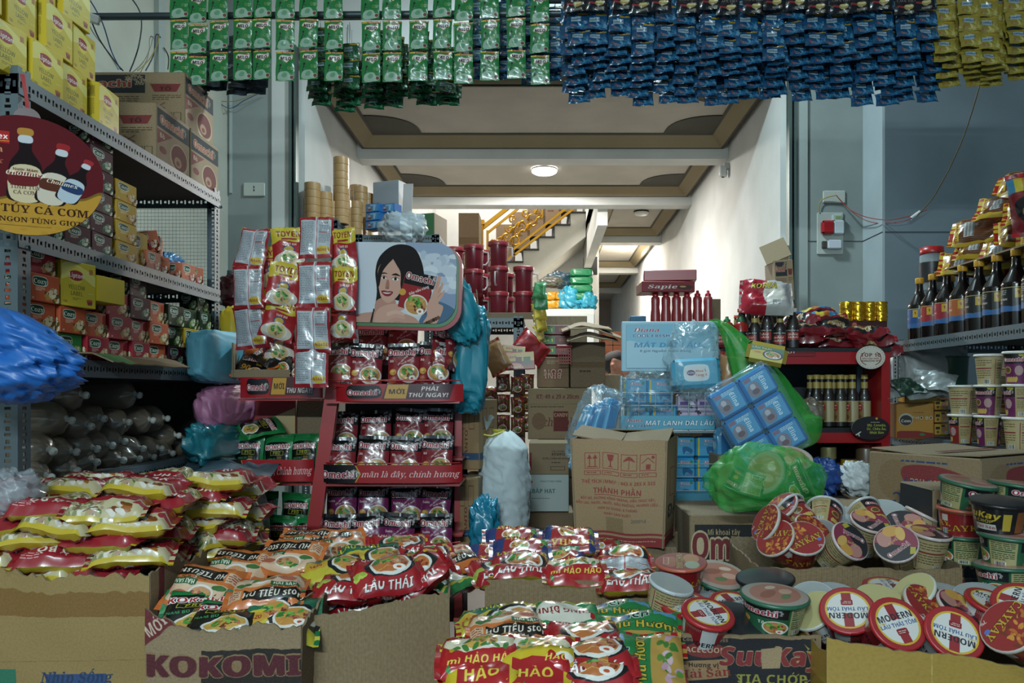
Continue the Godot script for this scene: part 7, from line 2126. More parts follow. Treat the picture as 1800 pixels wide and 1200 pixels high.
	for p in [[140, 110], [296, 110], [300, 24]]: c.poly([p[0], p[1], p[0] + 14, p[1] + 14, p[0] + 8, p[1] + 16, p[0] + 22, p[1] + 34, p[0] + 4, p[1] + 20, p[0] + 10, p[1] + 17], "9a9234")
	c.poly([200, 40, 250, 34, 244, 92, 202, 94], "a58860"); c.ell(300, 184, 44, 26, "8a4a2a"); c.line([270, 160, 320, 120], 2, "a58860"); c.poly([70, 150, 100, 146, 84, 176], "8a2426"); c.grain(.2, 7); c.done("suukay_carton")
	c = cv(300, 340, "a5845c")   # sack-like carton of sweets
	for k in 4:
		var x := 44.0 + k * 58
		c.ring(x, 44, 50, 52, 2.2, "97342c"); c.ring(x - 2, 102, 54, 14, 1.8, "97342c"); c.small(x + 6, 107, 38, 1, 7, "97342c")
		match k:
			0: c.line([x + 16, 88, x + 16, 58], 2.6, "97342c"); c.line([x + 34, 88, x + 34, 58], 2.6, "97342c"); c.poly([x + 8, 64, x + 16, 50, x + 24, 64], "97342c"); c.poly([x + 26, 64, x + 34, 50, x + 42, 64], "97342c"); c.rect(x + 8, 88, 34, 3, "97342c")
			1: c.poly([x + 14, 50, x + 36, 50, x + 32, 68, x + 27, 72, x + 27, 86, x + 34, 90, x + 16, 90, x + 23, 86, x + 23, 72, x + 18, 68], "97342c")
			2: c.smooth([x + 6, 68, x + 25, 50, x + 44, 68, x + 25, 62], "97342c"); c.line([x + 25, 62, x + 25, 88, x + 20, 90], 1.8, "97342c")
			3: c.line([x + 6, 72, x + 25, 56, x + 44, 72], 2.5, "97342c"); c.rect(x + 19, 76, 14, 16, "97342c"); c.ell(x + 40, 54, 5, 5, "97342c")
	c.t("THỂ TÍCH (MM)³ : 443 X 283 X 333", 150, 142, 15, "97342c", {"a": 1}); c.t("THÀNH PHẦN", 148, 174, 24, "97342c", {"a": 1}); c.rect(74, 178, 148, 2, "97342c")
	for e in [["BỘT MÌ, ĐƯỜNG KÍNH TRẮNG, DẦU THỰC VẬT,", 194], ["DẦU LẠC, NƯỚC, MUỐI, ĐẬU PHỘNG, HƯƠNG LIỆU...", 209], ["HẠN SỬ DỤNG: 8 THÁNG", 226], ["NGÀY SẢN XUẤT:", 243]]: c.t(e[0], 148, e[1], 11, "97342c", {"a": 1})
	c.t("200914", 190, 262, 15, "6d5f4e"); c.rect(110, 250, 56, 50, "8d7148"); c.rect(0, 296, 300, 7, "97282a"); c.rect(0, 310, 300, 30, "97282a"); c.small(20, 320, 250, 2, 7, "c09a78"); c.grain(.18, 8); c.done("thanh_phan")
	c = cv(160, 340, "9d7d56"); c.t("ĐẬU", 20, 250, 60, "22222a", {"rot": -6.0}); c.ring(30, 90, 50, 90, 3, "97342c"); c.rect(0, 296, 160, 7, "97282a"); c.rect(0, 310, 160, 30, "97282a"); c.grain(.18, 9); c.done("thanh_phan_side")
	c = cv(300, 180, KR); c.rect(20, 0, 14, 180, "78282a"); c.t("HỦ TIẾU ĂN LIỀN", 60, 50, 27, "7a3028"); c.poly([200, 90, 260, 70, 260, 150, 200, 170], "26344c"); c.grain(.22, 10); c.done("hu_tieu_side")
	c = cv(420, 250, "a08048")   # big front carton with a strip of brown tape
	c.rect(0, 34, 420, 50, "8a6128"); c.rect(0, 190, 130, 60, "2a7a5c"); c.ell(30, 240, 60, 24, "7d3a2c"); c.t("COOK", 26, 248, 22, "c9a884", {"a": 1}); c.rect(196, 200, 130, 20, "2c4a80"); c.t("Nhịp Sống", 260, 218, 30, "22365c", {"a": 1, "f": 3, "sh": .2}); c.ell(262, 240, 60, 14, "8e9c8a"); c.line([0, 176, 420, 172], .8, "7d6238"); c.grain(.16, 11); c.done("big_carton")
	c = cv(240, 160, "857052"); c.grain(.3, 12); c.done("kraft")
	c = cv(240, 160, "7b6347"); c.rect(0, 70, 240, 20, "6b5232"); c.small(60, 100, 120, 1, 14, "4d2d22"); c.grain(.3, 13); c.done("kraft_tape")
	c = cv(240, 160, "8f7650")
	for k in 80: c.rect(k * 3, 0, 1, 160, ["877050", "84694a"][k % 2])
	c.grain(.22, 14); c.done("kraft_flute")
	c = cv(280, 200, "b08a2c"); c.rect(0, 60, 280, 90, "9c7420"); c.t("NẮP", 90, 120, 34, "c9a84a"); c.ring(20, 90, 50, 34, 2, "c9a84a"); c.t("Ớt", 30, 118, 26, "c9a84a"); c.small(180, 100, 80, 2, 12, "c9a84a"); c.line([120, 0, 124, 200], .8, "d8bc6a"); c.grain(.16, 15); c.done("tape_carton")
	c = cv(260, 180, KR); c.ell(66, 70, 44, 56, "8a6e4a"); c.smooth([90, 30, 170, 26, 236, 54, 200, 108, 120, 100, 84, 64], "8a2c30"); c.t("12 GÓI X 170G", 156, 62, 16, "c9b090", {"a": 1, "rot": 180.0}); c.t("Mực", 120, 104, 58, "28407c", {"a": 1, "f": 3, "rot": 180.0}); c.t("jelly", 116, 66, 30, "28407c", {"a": 1, "f": 3, "rot": 180.0}); c.t("Biscon", 206, 130, 24, "28407c", {"a": 1}); c.small(80, 14, 170, 1, 11, "28407c"); c.small(170, 156, 80, 2, 8, "7a3028"); c.grain(.2, 16); c.done("muc_carton")
	c = cv(300, 200, KR); c.t("KT: 49 x 29 x 20cm", 140, 40, 24, "6d3028", {"a": 1}); c.rect(120, 90, 70, 80, "6a2420"); c.t("CANDY", 155, 112, 20, "c09a78", {"a": 1}); c.t("chocolate", 170, 150, 46, "6a2c24", {"a": 1, "f": 2, "sh": .2}); c.ell(50, 130, 34, 34, "7b5a3c"); c.small(10, 70, 260, 1, 9, "5d4028"); c.line([0, 62, 300, 60], 1, "6b5232"); c.grain(.25, 17); c.done("candy_carton")
	c = cv(240, 200, "8c7454"); c.t("KEWPIE", 180, 80, 24, "3b2c20", {"a": 1}); c.t("NƯỚC CHẤM MÈ RANG", 160, 104, 15, "3b2c20", {"a": 1}); c.t("1.5L x 6 chai", 176, 56, 14, "3b2c20", {"a": 1}); c.ring(130, 150, 90, 26, 3, "3b2c20"); c.rect(0, 60, 12, 110, "8a2820"); c.small(136, 122, 80, 1, 13, "3b2c20"); c.grain(.2, 18); c.done("kewpie")
	c = cv(240, 220, "a8b2ae"); c.t("BẮP HẠT", 86, 110, 36, "2f6a68", {"a": 1}); c.t("CÔNG TY THỰC PHẨM", 130, 42, 13, "4c6a68", {"a": 1}); c.ell(8, 40, 10, 10, "b02a2a"); c.small(10, 140, 190, 1, 8, "4c6a68"); c.done("bap_hat")
	c = cv(200, 180, "8a6b4c"); c.t("BON", 100, 70, 60, "b8a58a", {"a": 1, "ol": 3.0, "oc": "8c2c24", "rot": 180.0}); c.t("BINI", 100, 92, 52, "b8a58a", {"a": 1, "ol": 3.0, "oc": "8c2c24", "rot": 180.0}); c.small(60, 20, 80, 2, 12, "b8a58a"); c.grain(.2, 19); c.done("bonbini")
	c = cv(200, 90, "6b1820"); c.rect(8, 8, 90, 74, "2e7a3a"); c.t("5+1", 52, 62, 46, "d8d03a", {"a": 1, "ol": 2.0, "oc": "123c1a"}); c.rect(126, 26, 50, 36, "9a4a20"); c.done("five_one")
	c = cv(220, 240, "8f1b20"); c.small(22, 34, 70, 2, 10, "d8b0a8"); c.poly([120, 60, 220, 20, 220, 150, 150, 130], "b8a06a"); c.t("XOI", 100, 190, 60, "cfc4b8", {"a": 1, "ol": 3.0, "oc": "5c1014"}); c.ring(80, 110, 26, 26, 4, "cfc4b8"); c.line([80, 124, 150, 120], 3, "cfc4b8"); c.line([120, 100, 126, 150, 112, 170], 3, "cfc4b8"); c.line([140, 104, 170, 150], 3, "cfc4b8"); c.ell(150, 200, 46, 24, "c0a836"); c.done("red_carton")
	c = cv(220, 90, "8e1e22"); c.t("Sapie", 84, 62, 46, "e6ddd4", {"a": 1, "f": 3, "sh": .2}); c.ell(180, 50, 34, 22, "4a2410"); c.ell(172, 44, 14, 8, "c99a5c"); c.done("sapie")
	c = cv(220, 60, "94232a"); c.rect(100, 8, 60, 44, "b8bcc4"); c.small(104, 12, 52, 5, 8, "6d747d"); c.bars(170, 8, 40, 44); c.done("sapie_side")
	c = cv(200, 260, "9c7a4e"); c.t("SANTO", 100, 170, 36, "7a2a22", {"a": 1, "rot": -90.0}); c.ring(30, 30, 50, 80, 3, "7a2a22"); c.ring(110, 30, 50, 80, 3, "7a2a22"); c.rect(0, 200, 200, 26, "2c4a70"); c.small(40, 214, 120, 1, 8, "8aa0b8"); c.grain(.2, 20); c.done("santo")
	c = cv(160, 200, "8d7048"); c.rect(20, 20, 70, 60, "1d2a2c"); c.t("Tương", 54, 44, 18, "c9b890", {"a": 1}); c.t("Tăm", 54, 66, 18, "c9b890", {"a": 1}); c.rect(20, 110, 80, 80, "8a2434"); c.rect(0, 90, 160, 12, "1d2a2c"); c.grain(.2, 21); c.done("wall_carton")
	c = cv(200, 160, "7f868c"); c.smooth([0, 40, 80, 20, 200, 50, 200, 0, 0, 0], "b3bac2"); c.rect(90, 60, 80, 46, "9c2c30"); c.t("NGỌC", 130, 92, 28, "e6e0da", {"a": 1}); c.rect(188, 0, 12, 160, "b5623a"); c.done("ngoc")
	c = cv(200, 150, "2f6a3c"); c.rect(0, 50, 200, 60, "b08a3a"); c.ell(100, 50, 40, 30, "8aa05c"); c.done("green_carton")
func prints_misc() -> void:
	var c: Cv
	c = cv(120, 190, "0f7a36")   # green drink sachet
	c.rect(4, 4, 112, 12, "b5561c"); c.rect(4, 4, 34, 12, "cdb428"); c.t("MUA 10 TẶNG 1", 76, 14, 9, "f0d89a", {"a": 1, "sx": .9})
	c.smooth([18, 52, 34, 28, 76, 30, 104, 22, 106, 48, 84, 62, 70, 74, 50, 62], "b99a2a"); c.smooth([22, 50, 36, 30, 76, 32, 104, 24, 104, 46, 82, 60, 68, 70, 50, 60], "d8d6d6"); c.t("MILO", 62, 57, 27, "3a1114", {"a": 1, "sh": .12, "fat": .8})
	c.rect(72, 27, 30, 5, "b04048"); c.smooth([20, 178, 14, 150, 34, 128, 74, 128, 92, 150, 96, 178], "8fb09c"); c.smooth([36, 150, 50, 134, 70, 140, 64, 160, 44, 162], "5f9a74")
	c.line([30, 92, 26, 112, 20, 134], 6, "12301f"); c.line([28, 104, 44, 112], 3, "0f3a20"); c.ell(30, 88, 7, 7, "1c1512"); c.ell(100, 162, 14, 14, "c9b8b0"); c.ell(100, 162, 11, 11, "6d3a38"); c.ell(84, 106, 9, 9, "9aa02c"); c.ell(84, 106, 6.5, 6.5, "0f7a36"); c.small(96, 100, 20, 3, 7, "a8c8a8"); c.small(6, 180, 80, 1, 7, "9fc0a8"); c.rect(0, 0, 120, 3, "0c5a2a"); c.rect(0, 187, 120, 3, "0c5a2a")
	c.done("milo")
	for q in [["comfort_blue", "0d4672", "1f6a9a"], ["comfort_yellow", "94842a", "a89a3c"], ["comfort_green", "0e4a2c", "1d6a3e"]]:
		c = cv(120, 110, q[1])
		c.poly([60, 6, 116, 0, 116, 14, 60, 16], "b08a1e")
		for k in 16: c.ell(88 + c.r.randf_range(-24, 24), 78 + c.r.randf_range(-16, 18), 13, 4, [q[2], Color(q[2]).lightened(.2).to_html(false)][k % 2], k * .4)
		c.rect(24, 26, 56, 28, "8fa8b8"); c.t("Comfort", 52, 46, 17, "1c3158", {"a": 1, "f": 3}); c.poly([44, 26, 52, 18, 60, 26], q[2]); c.t("9", 22, 88, 22, "a04a3c"); c.small(34, 78, 26, 2, 8, "b08a80"); c.rect(0, 0, 120, 4, Color(q[2]).lightened(.3).to_html(false)); c.rect(0, 106, 120, 4, Color(q[2]).lightened(.3).to_html(false))
		c.done(q[0])
	c = cv(120, 110, "16141a"); c.t("CAFE VIỆT", 62, 30, 20, "a89a90", {"a": 1, "f": 2}); c.rect(30, 2, 60, 10, "8a2028"); c.rect(14, 56, 34, 12, "9a2430"); c.ell(74, 60, 26, 16, "9a8a4c"); c.ell(74, 54, 22, 7, "c9b878"); c.rect(50, 84, 50, 14, "6d6a60"); c.done("cafe")
	c = cv(120, 110, "454e58"); c.small(16, 16, 70, 6, 11, "6b7682"); c.rect(80, 60, 24, 30, "39424c"); c.done("grey_sachet")
	c = cv(400, 400, "5c1219")   # round sauce sign
	c.smooth([0, 282, 70, 300, 170, 268, 250, 260, 340, 262, 400, 240, 400, 400, 0, 400], "7a5a18"); c.smooth([0, 290, 70, 308, 170, 276, 250, 268, 340, 270, 400, 250, 400, 400, 0, 400], "b98626")
	for k in 70:
		var px: float = c.r.randf_range(20, 390)
		c.ell(px, c.r.randf_range(300, 390), 10, 6, "b28020")
	c.t("TINH TÚY CÁ CƠM", 196, 326, 35, "35190c", {"a": 1, "f": 3}); c.t("THƠM NGON TỪNG GIỌT", 196, 358, 23, "35190c", {"a": 1, "f": 3}); c.line([130, 370, 262, 370], 1.2, "35190c")
	for b in [[196, 44, 1.0, 0.0, "c9b48e", "6c1a1e"], [294, 82, .86, .18, "c4b8a4", "5a2a1c"], [362, 128, .66, .42, "a8b4c0", "1f3560"]]:
		var o := Vector2(b[0], b[1])
		var q: float = b[2]
		var m := func(pts, col):
			var l := []
			for k in range(0, pts.size(), 2):
				var e := Vector2(pts[k], pts[k + 1]).rotated(b[3]) * q + o
				l.append(e.x); l.append(e.y)
			c.smooth(l, col)
		m.call([-15, 40, 15, 40, 17, 74, 40, 120, 42, 170, 42, 240, -42, 240, -42, 170, -40, 120, -17, 74], "1a0d10"); m.call([-17, 0, 17, 0, 17, 22, -17, 22], ["b07a2c", "9c1f24", "a02428"][[1.0, .86, .66].find(q)]); m.call([-15, 24, 15, 24, 16, 46, -16, 46], "b8bcc2"); m.call([-36, 132, 36, 132, 36, 236, -36, 236], b[4]); m.call([-36, 150, 36, 150, 36, 186, -36, 190], b[5])
	c.t("Cholimex", 196, 202, 21, "e6d8bc", {"a": 1, "f": 3, "sh": .2}); c.t("Nước Mắm", 196, 186, 12, "4a1a12", {"a": 1, "f": 3}); c.t("TINH TÚY", 196, 246, 16, "3a1410", {"a": 1, "f": 2}); c.t("CÁ CƠM", 196, 264, 16, "3a1410", {"a": 1, "f": 2}); c.t("Cholimex", 288, 222, 17, "e6d8bc", {"a": 1, "f": 3, "sh": .2, "rot": 10.0})
	c.rect(100, 60, 56, 40, "b3201f"); c.t("mex", 128, 86, 24, "f0e8e0", {"a": 1}); c.line([100, 96, 156, 92], 2, "d8a42c"); c.t("ắm", 120, 130, 26, "c98a5c", {"a": 1, "f": 3}); c.t("mex", 112, 168, 24, "a85a3c", {"a": 1, "f": 3, "sh": .25})
	c.done("sauce_sign")
	poster()
	c = cv(340, 60, "b0131b"); c.smooth([36, 8, 78, 6, 120, 8, 122, 44, 78, 50, 36, 46], "15151a"); c.omachi(74, 38, 23); c.poly([140, 0, 318, 0, 304, 52, 126, 52], "4a1518"); c.poly([142, 2, 198, 2, 190, 50, 132, 50], "cf9426"); c.t("MỚI", 166, 34, 22, "2a1a10", {"a": 1}); c.t("PHẢI", 252, 23, 20, "e8dcd8", {"a": 1, "sh": .2}); c.t("THỬ NGAY!", 248, 45, 20, "e8dcd8", {"a": 1, "sh": .2}); c.done("banner_new")
	c = cv(340, 46, "b0131b"); c.poly([4, 2, 84, 2, 96, 23, 84, 44, 4, 44], "c9a42a"); c.poly([0, 0, 80, 0, 92, 23, 80, 46, 0, 46], "17151a"); c.omachi(38, 34, 24); c.t("Mỹ mãn là đây, chính hương", 196, 31, 20, "f2e9e4", {"a": 1, "f": 2, "sh": .3}); c.done("banner_script")
	c = cv(260, 210, "6fb4d2")   # sanitary pad display sign
	c.smooth([0, 80, 90, 110, 180, 100, 260, 130, 260, 210, 0, 210], "9cc8da"); c.ell(190, 60, 60, 60, "8cc4dc"); c.ell(190, 60, 57, 57, "74b6d4"); c.t("Diana", 20, 34, 26, "a8243c", {"f": 3, "sh": .25, "ol": .8, "oc": "e8eef2"}); c.t("COOL FRESH", 18, 60, 19, "2c4a78", {"ol": .8, "oc": "dfe9ee"}); c.t("MÁT DÀI LÂU", 20, 110, 32, "2c86b8", {"sh": .1}); c.t("8 giờ Nguồn Năm Băng", 40, 132, 14, "4c6a80"); c.done("pad_sign")
	c = cv(300, 52, "4fa4c4"); c.t("Diana", 14, 24, 18, "a8243c", {"f": 3, "sh": .2, "ol": .8, "oc": "dfe9ee"}); c.t("COOL FRESH", 10, 44, 15, "2c4a78", {"ol": .7, "oc": "dfe9ee"}); c.t("MÁT LẠNH DÀI LÂU", 186, 36, 24, "e4f0f4", {"a": 1, "sh": .15, "ol": 1.2, "oc": "1f4a74"}); c.done("pad_banner")
	c = cv(160, 150, "3f9ccc"); c.rect(0, 0, 14, 150, "c9b534"); c.t("Diana", 90, 34, 28, "a8243c", {"a": 1, "f": 3, "sh": .2, "ol": 1.2, "oc": "e4edf2"}); c.t("COOL FRESH", 90, 58, 17, "1f3f70", {"a": 1, "ol": .8, "oc": "cfe2ea"}); c.smooth([70, 80, 110, 74, 150, 100, 140, 130, 100, 110, 80, 140], "1f5f94"); c.ell(140, 20, 12, 12, "2f8a5c"); c.rect(100, 132, 50, 5, "a03048"); c.done("pad_pack")
	c = cv(160, 150, "b9aec6"); c.t("Diana", 70, 40, 28, "a8243c", {"a": 1, "f": 3, "sh": .2}); c.rect(0, 60, 160, 40, "6a4a90"); c.smooth([80, 60, 120, 50, 160, 90, 140, 120], "d8d4de"); c.ell(120, 120, 12, 12, "4a9050"); c.done("pad_lilac")
	c = cv(160, 150, "2f8cc8"); c.rect(0, 0, 160, 150, "3a97cf"); c.smooth([8, 70, 50, 40, 84, 66, 76, 130, 20, 136], "7d7688"); c.ell(44, 70, 16, 20, "b8b4c0"); c.ell(48, 104, 22, 18, "6d4448"); c.t("Elina", 96, 78, 40, "d4e6f2", {"rot": 90.0, "a": 1}); c.rect(10, 8, 40, 24, "8a5a78"); c.small(56, 10, 80, 3, 9, "cfe4f0"); c.ring(0, 0, 160, 150, 6, "1d6cae"); c.done("tissue")
	c = cv(200, 130, "2a9ac0"); c.smooth([40, 40, 60, 20, 140, 20, 160, 40, 160, 90, 140, 110, 60, 110, 40, 90], "c9dde4"); c.smooth([48, 46, 66, 30, 134, 30, 152, 46, 152, 84, 134, 100, 66, 100, 48, 84], "d8d4d4"); c.ell(74, 64, 20, 16, "5a2a5c"); c.t("Bobby", 74, 68, 11, "e8e0e8", {"a": 1}); c.t("Mua 1", 122, 62, 18, "c05a20", {"a": 1}); c.t("Tặng 1", 122, 84, 18, "c05a20", {"a": 1}); c.done("wipes")
	c = cv(200, 200, "a5191f")   # lids of the noodle cups: round print, corners unused
	c.ell(100, 100, 84, 84, "d2ac24"); c.ell(100, 100, 76, 76, "d0cdc9"); c.rect(82, 24, 36, 152, "9c2228"); c.poly([24, 84, 176, 84, 176, 120, 24, 120], "d0cdc9"); c.t("MODERN", 100, 86, 34, "1d1d26", {"a": 1}); c.t("LẨU THÁI TÔM", 100, 112, 22, "26447c", {"a": 1, "ol": .8, "oc": "e8e4e0"}); c.rect(78, 122, 44, 22, "8f1a20"); c.small(84, 128, 32, 2, 7, "d8c0b8"); c.rect(24, 90, 30, 3, "c9b02a"); c.done("lid_modern")
	c = cv(200, 200, "9c1b1e")
	for k in 46: c.ell(c.r.randf_range(20, 130), c.r.randf_range(10, 110), 12, 6, ["c2661c", "d98a2c", "7a2a12"][k % 3], c.r.randf() * 3)
	c.t("CAYKAY", 100, 140, 44, "d0a41e", {"a": 1, "f": 3, "ol": 2.5, "oc": "5c0f10", "rot": -12.0}); c.t("7%", 160, 176, 20, "c9c4c0", {"a": 1}); c.ell(170, 130, 12, 10, "4a6ac0"); c.done("lid_caykay")
	c = cv(200, 200, "8c2440"); c.poly([0, 0, 120, 0, 60, 200, 0, 200], "1d1b22"); c.ell(130, 50, 44, 34, "b97a70"); c.ell(170, 90, 30, 40, "d0963a"); c.ell(150, 130, 40, 22, "d8a84a"); c.t("Omachi", 52, 110, 34, "8c1f2b", {"a": 1, "rot": 60.0, "ol": 1.6, "oc": "e6dcd8"}); c.poly([30, 150, 70, 160, 64, 184, 30, 176], "b5a52a"); c.t("Spaghetti", 124, 112, 22, "d0a060", {"a": 1, "f": 3, "rot": 50.0}); c.done("lid_omachi")
	c = cv(200, 200, "a33528"); c.ell(70, 60, 54, 34, "c9803c"); c.ell(140, 56, 44, 30, "a9b08c"); c.ell(110, 140, 60, 30, "b8623c"); c.t("NHỚ MÃI", 100, 120, 38, "d8a42c", {"a": 1, "ol": 2.0, "oc": "3a120c"}); c.ring(60, 150, 80, 22, 2, "e8d8c8"); c.done("lid_red")
	c = cv(200, 200, "a9958a"); c.ell(100, 100, 84, 76, "b46a52"); c.ell(70, 80, 30, 18, "cf9c84"); c.ell(130, 110, 36, 20, "9c4a30"); c.ell(110, 60, 24, 12, "5a7a40"); c.ell(70, 130, 24, 14, "d8b8a0"); c.done("lid_seafood")
	c = cv(200, 200, "16171c"); c.ell(100, 90, 60, 40, "3a2a1c"); c.t("SuuKay", 100, 110, 40, "b8a42a", {"a": 1, "rot": -10.0}); c.done("lid_suukay")
	c = cv(420, 130, "c9c9c9")   # cup sides, wrapped once round
	for k in 4:
		var x := k * 105
		c.rect(x, 0, 60, 130, "8f1c22"); c.t("MODERN", x + 60, 84, 26, "1d1d22", {"a": 1}); c.t("LẨU THÁI", x + 60, 106, 16, "26344c", {"a": 1})
	for k in 84: c.rect(k * 5, 0, 1.2, 24, "aeaeae")
	c.done("cup_modern")
	c = cv(420, 130, "8e1719")
	for k in 3: c.t("CAYKAY", 70 + k * 140, 84, 38, "cf9a1e", {"a": 1, "f": 3, "ol": 2.0, "oc": "4a0c0c", "rot": -10.0}); c.rect(116 + k * 140, 20, 36, 30, "c0b8b0"); c.bars(118 + k * 140, 84, 32, 24)
	c.rect(0, 0, 420, 10, "c0a050"); c.done("cup_caykay")
	c = cv(420, 130, "b3a070")
	for k in 3: c.rect(k * 140 + 6, 16, 4, 110, "8e2c30"); c.small(k * 140 + 16, 20, 110, 3, 10, "6d5a3a"); c.rect(k * 140 + 16, 54, 110, 6, "8e2c30"); c.small(k * 140 + 16, 66, 110, 4, 10, "6d5a3a"); c.bars(k * 140 + 80, 106, 40, 20)
	c.done("cup_tan")
	for q in [["cup_omachi_purple", "6a1f55"], ["cup_omachi_red", "8e2420"]]:
		c = cv(420, 190, "a89460")
		for k in 2:
			var x := k * 210
			c.rect(x, 0, 136, 190, q[1]); c.rect(x, 0, 136, 66, "17151a"); c.omachi(x + 64, 52, 30); c.poly([x + 92, 6, x + 130, 10, x + 126, 24, x + 96, 22], "a8a02a"); c.ell(x + 34, 104, 22, 22, "b8a05c"); c.ell(x + 34, 104, 17, 17, "6a4a20"); c.ell(x + 96, 108, 22, 30, "b08a8a")
			for j in 5: c.ell(x + 24 + j * 14, 162, 9, 18, "c9a64a", .2)
			c.small(x + 144, 20, 56, 4, 10, "6d5a3a"); c.rect(x + 144, 70, 56, 8, q[1]); c.small(x + 144, 90, 56, 5, 10, "6d5a3a"); c.bars(x + 150, 160, 40, 22)
		c.done(q[0])
	c = cv(480, 130, "1d5c3a")   # green noodle bowl
	for k in 2:
		var x := k * 240
		c.rect(x, 0, 150, 52, "17181d"); c.omachi(x + 66, 42, 32); c.ell(x + 30, 76, 14, 12, "c98f3a"); c.ell(x + 30, 106, 20, 10, "a04a2c"); c.t("Tôm", x + 70, 80, 18, "dfe8dc"); c.bowl(x + 118, 90, 36, "c4773c", "c0613a"); c.rect(x + 156, 4, 76, 120, "a8a06a"); c.small(x + 162, 16, 64, 4, 9, "3d4a30"); c.rect(x + 162, 52, 64, 5, "1d5c3a"); c.small(x + 162, 64, 64, 4, 9, "3d4a30"); c.bars(x + 170, 104, 34, 16)
	c.done("bowl_green")
	c = cv(480, 130, "15161a")
	for k in 2:
		var x := k * 240
		c.rect(x, 20, 40, 100, "8a4a1c"); c.t("SuuKay", x + 120, 58, 40, "c9a92a", {"a": 1, "sh": .15, "ol": 2.0, "oc": "50400c"}); c.t("TỊA CHỚP", x + 126, 80, 20, "c9a92a", {"a": 1}); c.poly([x + 110, 88, x + 180, 84, x + 184, 112, x + 112, 116], "b8b8b0"); c.t("Hải Sản", x + 146, 106, 18, "8e1c22", {"a": 1, "f": 3}); c.bars(x + 50, 66, 28, 40); c.rect(x + 200, 30, 24, 80, "b89a28")
	c.done("bowl_suukay")
	c = cv(420, 130, "8e1c20")
	for k in 3: c.t("Nhớ", 60 + k * 140, 50, 40, "c9981c", {"a": 1, "ol": 2.0, "oc": "2c0c0a"}); c.ell(110 + k * 140, 40, 18, 18, "c96a1c"); c.rect(82 + k * 140, 60, 44, 64, "b0aeb0"); c.small(86 + k * 140, 66, 36, 8, 7, "6d6a70")
	c.done("cup_nho")
	for q in [["label_blue", "1f4a8c"], ["label_red", "9c2230"], ["label_orange", "b0582a"], ["label_black", "16181c"]]:
		c = cv(300, 120, q[1])
		for k in 2:
			var x := k * 150
			c.rect(x + 8, 8, 22, 46, "c9a01e"); c.t("1", x + 19, 36, 22, "8e1c1c", {"a": 1}); c.t("NƯỚC MẮM NHỈ", x + 82, 64, 14, "d8d8d4", {"a": 1}); c.t("CÁ CƠM", x + 82, 80, 14, "d8d8d4", {"a": 1}); c.small(x + 40, 14, 90, 4, 9, "9a9a98")
		c.smooth([0, 96, 60, 88, 150, 98, 220, 88, 300, 96, 300, 120, 0, 120], "2c5f9c"); c.rect(0, 0, 300, 3, "c9b05c"); c.done(q[0])
	c = cv(200, 140, "b0a070")
	for k in 2: c.rect(k * 100 + 8, 4, 60, 132, "8a6a3a"); c.smooth([k * 100 + 16, 30, k * 100 + 38, 8, k * 100 + 60, 30, k * 100 + 56, 66, k * 100 + 20, 66], "a32424"); c.t("Nam", k * 100 + 38, 36, 15, "e8e0d0", {"a": 1}); c.t("Ngư", k * 100 + 38, 54, 15, "e8e0d0", {"a": 1}); c.ell(k * 100 + 38, 108, 20, 18, "7a4420")
	c.done("label_soy")
	c = cv(200, 140, "17181c")
	for k in 2: c.t("CHIN-SU", k * 100 + 50, 30, 20, "e0dcd4", {"a": 1}); c.rect(k * 100 + 10, 40, 80, 90, "a8322a"); c.t("DẦU", k * 100 + 50, 76, 26, "e8e0d4", {"a": 1}); c.t("HÀO", k * 100 + 50, 108, 26, "e8e0d4", {"a": 1})
	c.done("label_chin")
	c = cv(160, 160, "d0cabb"); c.t("TOP 10", 80, 76, 34, "7a2424", {"a": 1}); c.t("BÁN CHẠY NHẤT", 80, 92, 12, "7a2424", {"a": 1}); c.t("AMAZON MỸ", 80, 110, 17, "7a2424", {"a": 1})
	for k in 28:
		var a := TAU * k / 28
		c.ell(80 + cos(a) * 72, 80 + sin(a) * 72, 4, 2, "8a8478", a)
	for k in 16:
		var a := .6 + k * .13
		for s in [-1, 1]: c.ell(80 + s * cos(a - 1.5) * 58 * .98, 86 + sin(a - 1.5) * 50, 5, 2.4, "7a2424", a * s)
	c.done("top_ten")
	c = cv(260, 150, "17131a"); c.ell(170, 74, 70, 68, "3a1018"); c.ell(170, 74, 66, 64, "1d0f14"); c.t("Mỹ, Canada,", 170, 64, 22, "a8b83a", {"a": 1}); c.t("Úc, Châu Âu,", 170, 88, 22, "a8b83a", {"a": 1}); c.t("Nhật Bản", 170, 112, 22, "a8b83a", {"a": 1}); c.small(130, 36, 80, 1, 10, "b8b0a8"); c.poly([20, 120, 60, 96, 66, 100, 50, 112, 56, 130, 48, 128, 42, 116, 24, 126], "c9c4c0"); c.ell(170, 14, 8, 8, "c9a02a"); c.done("world_sign")
	c = cv(340, 44, "7a0f14"); c.rect(0, 30, 340, 14, "9c141a"); c.t("CHIN-SU TƯƠNG ỚT", 170, 26, 22, "d8d0c8", {"a": 1}); c.done("cabinet_top")
	c = cv(200, 240, "b8802a"); c.rect(0, 190, 200, 50, "8a241c"); c.smooth([0, 196, 60, 180, 200, 204, 200, 170, 0, 170], "b8802a"); c.ell(50, 110, 40, 44, "b8b0a0"); c.ell(50, 116, 34, 36, "35302c"); c.t("Cơm", 50, 130, 26, "d8d0c4", {"a": 1}); c.t("PHỞ BÒ", 140, 110, 32, "d8c89a", {"a": 1, "ol": 1.5, "oc": "5a2a10"}); c.small(90, 60, 80, 1, 10, "5a3a10"); c.ell(140, 214, 16, 10, "3d7a3a"); c.done("pho_bo")
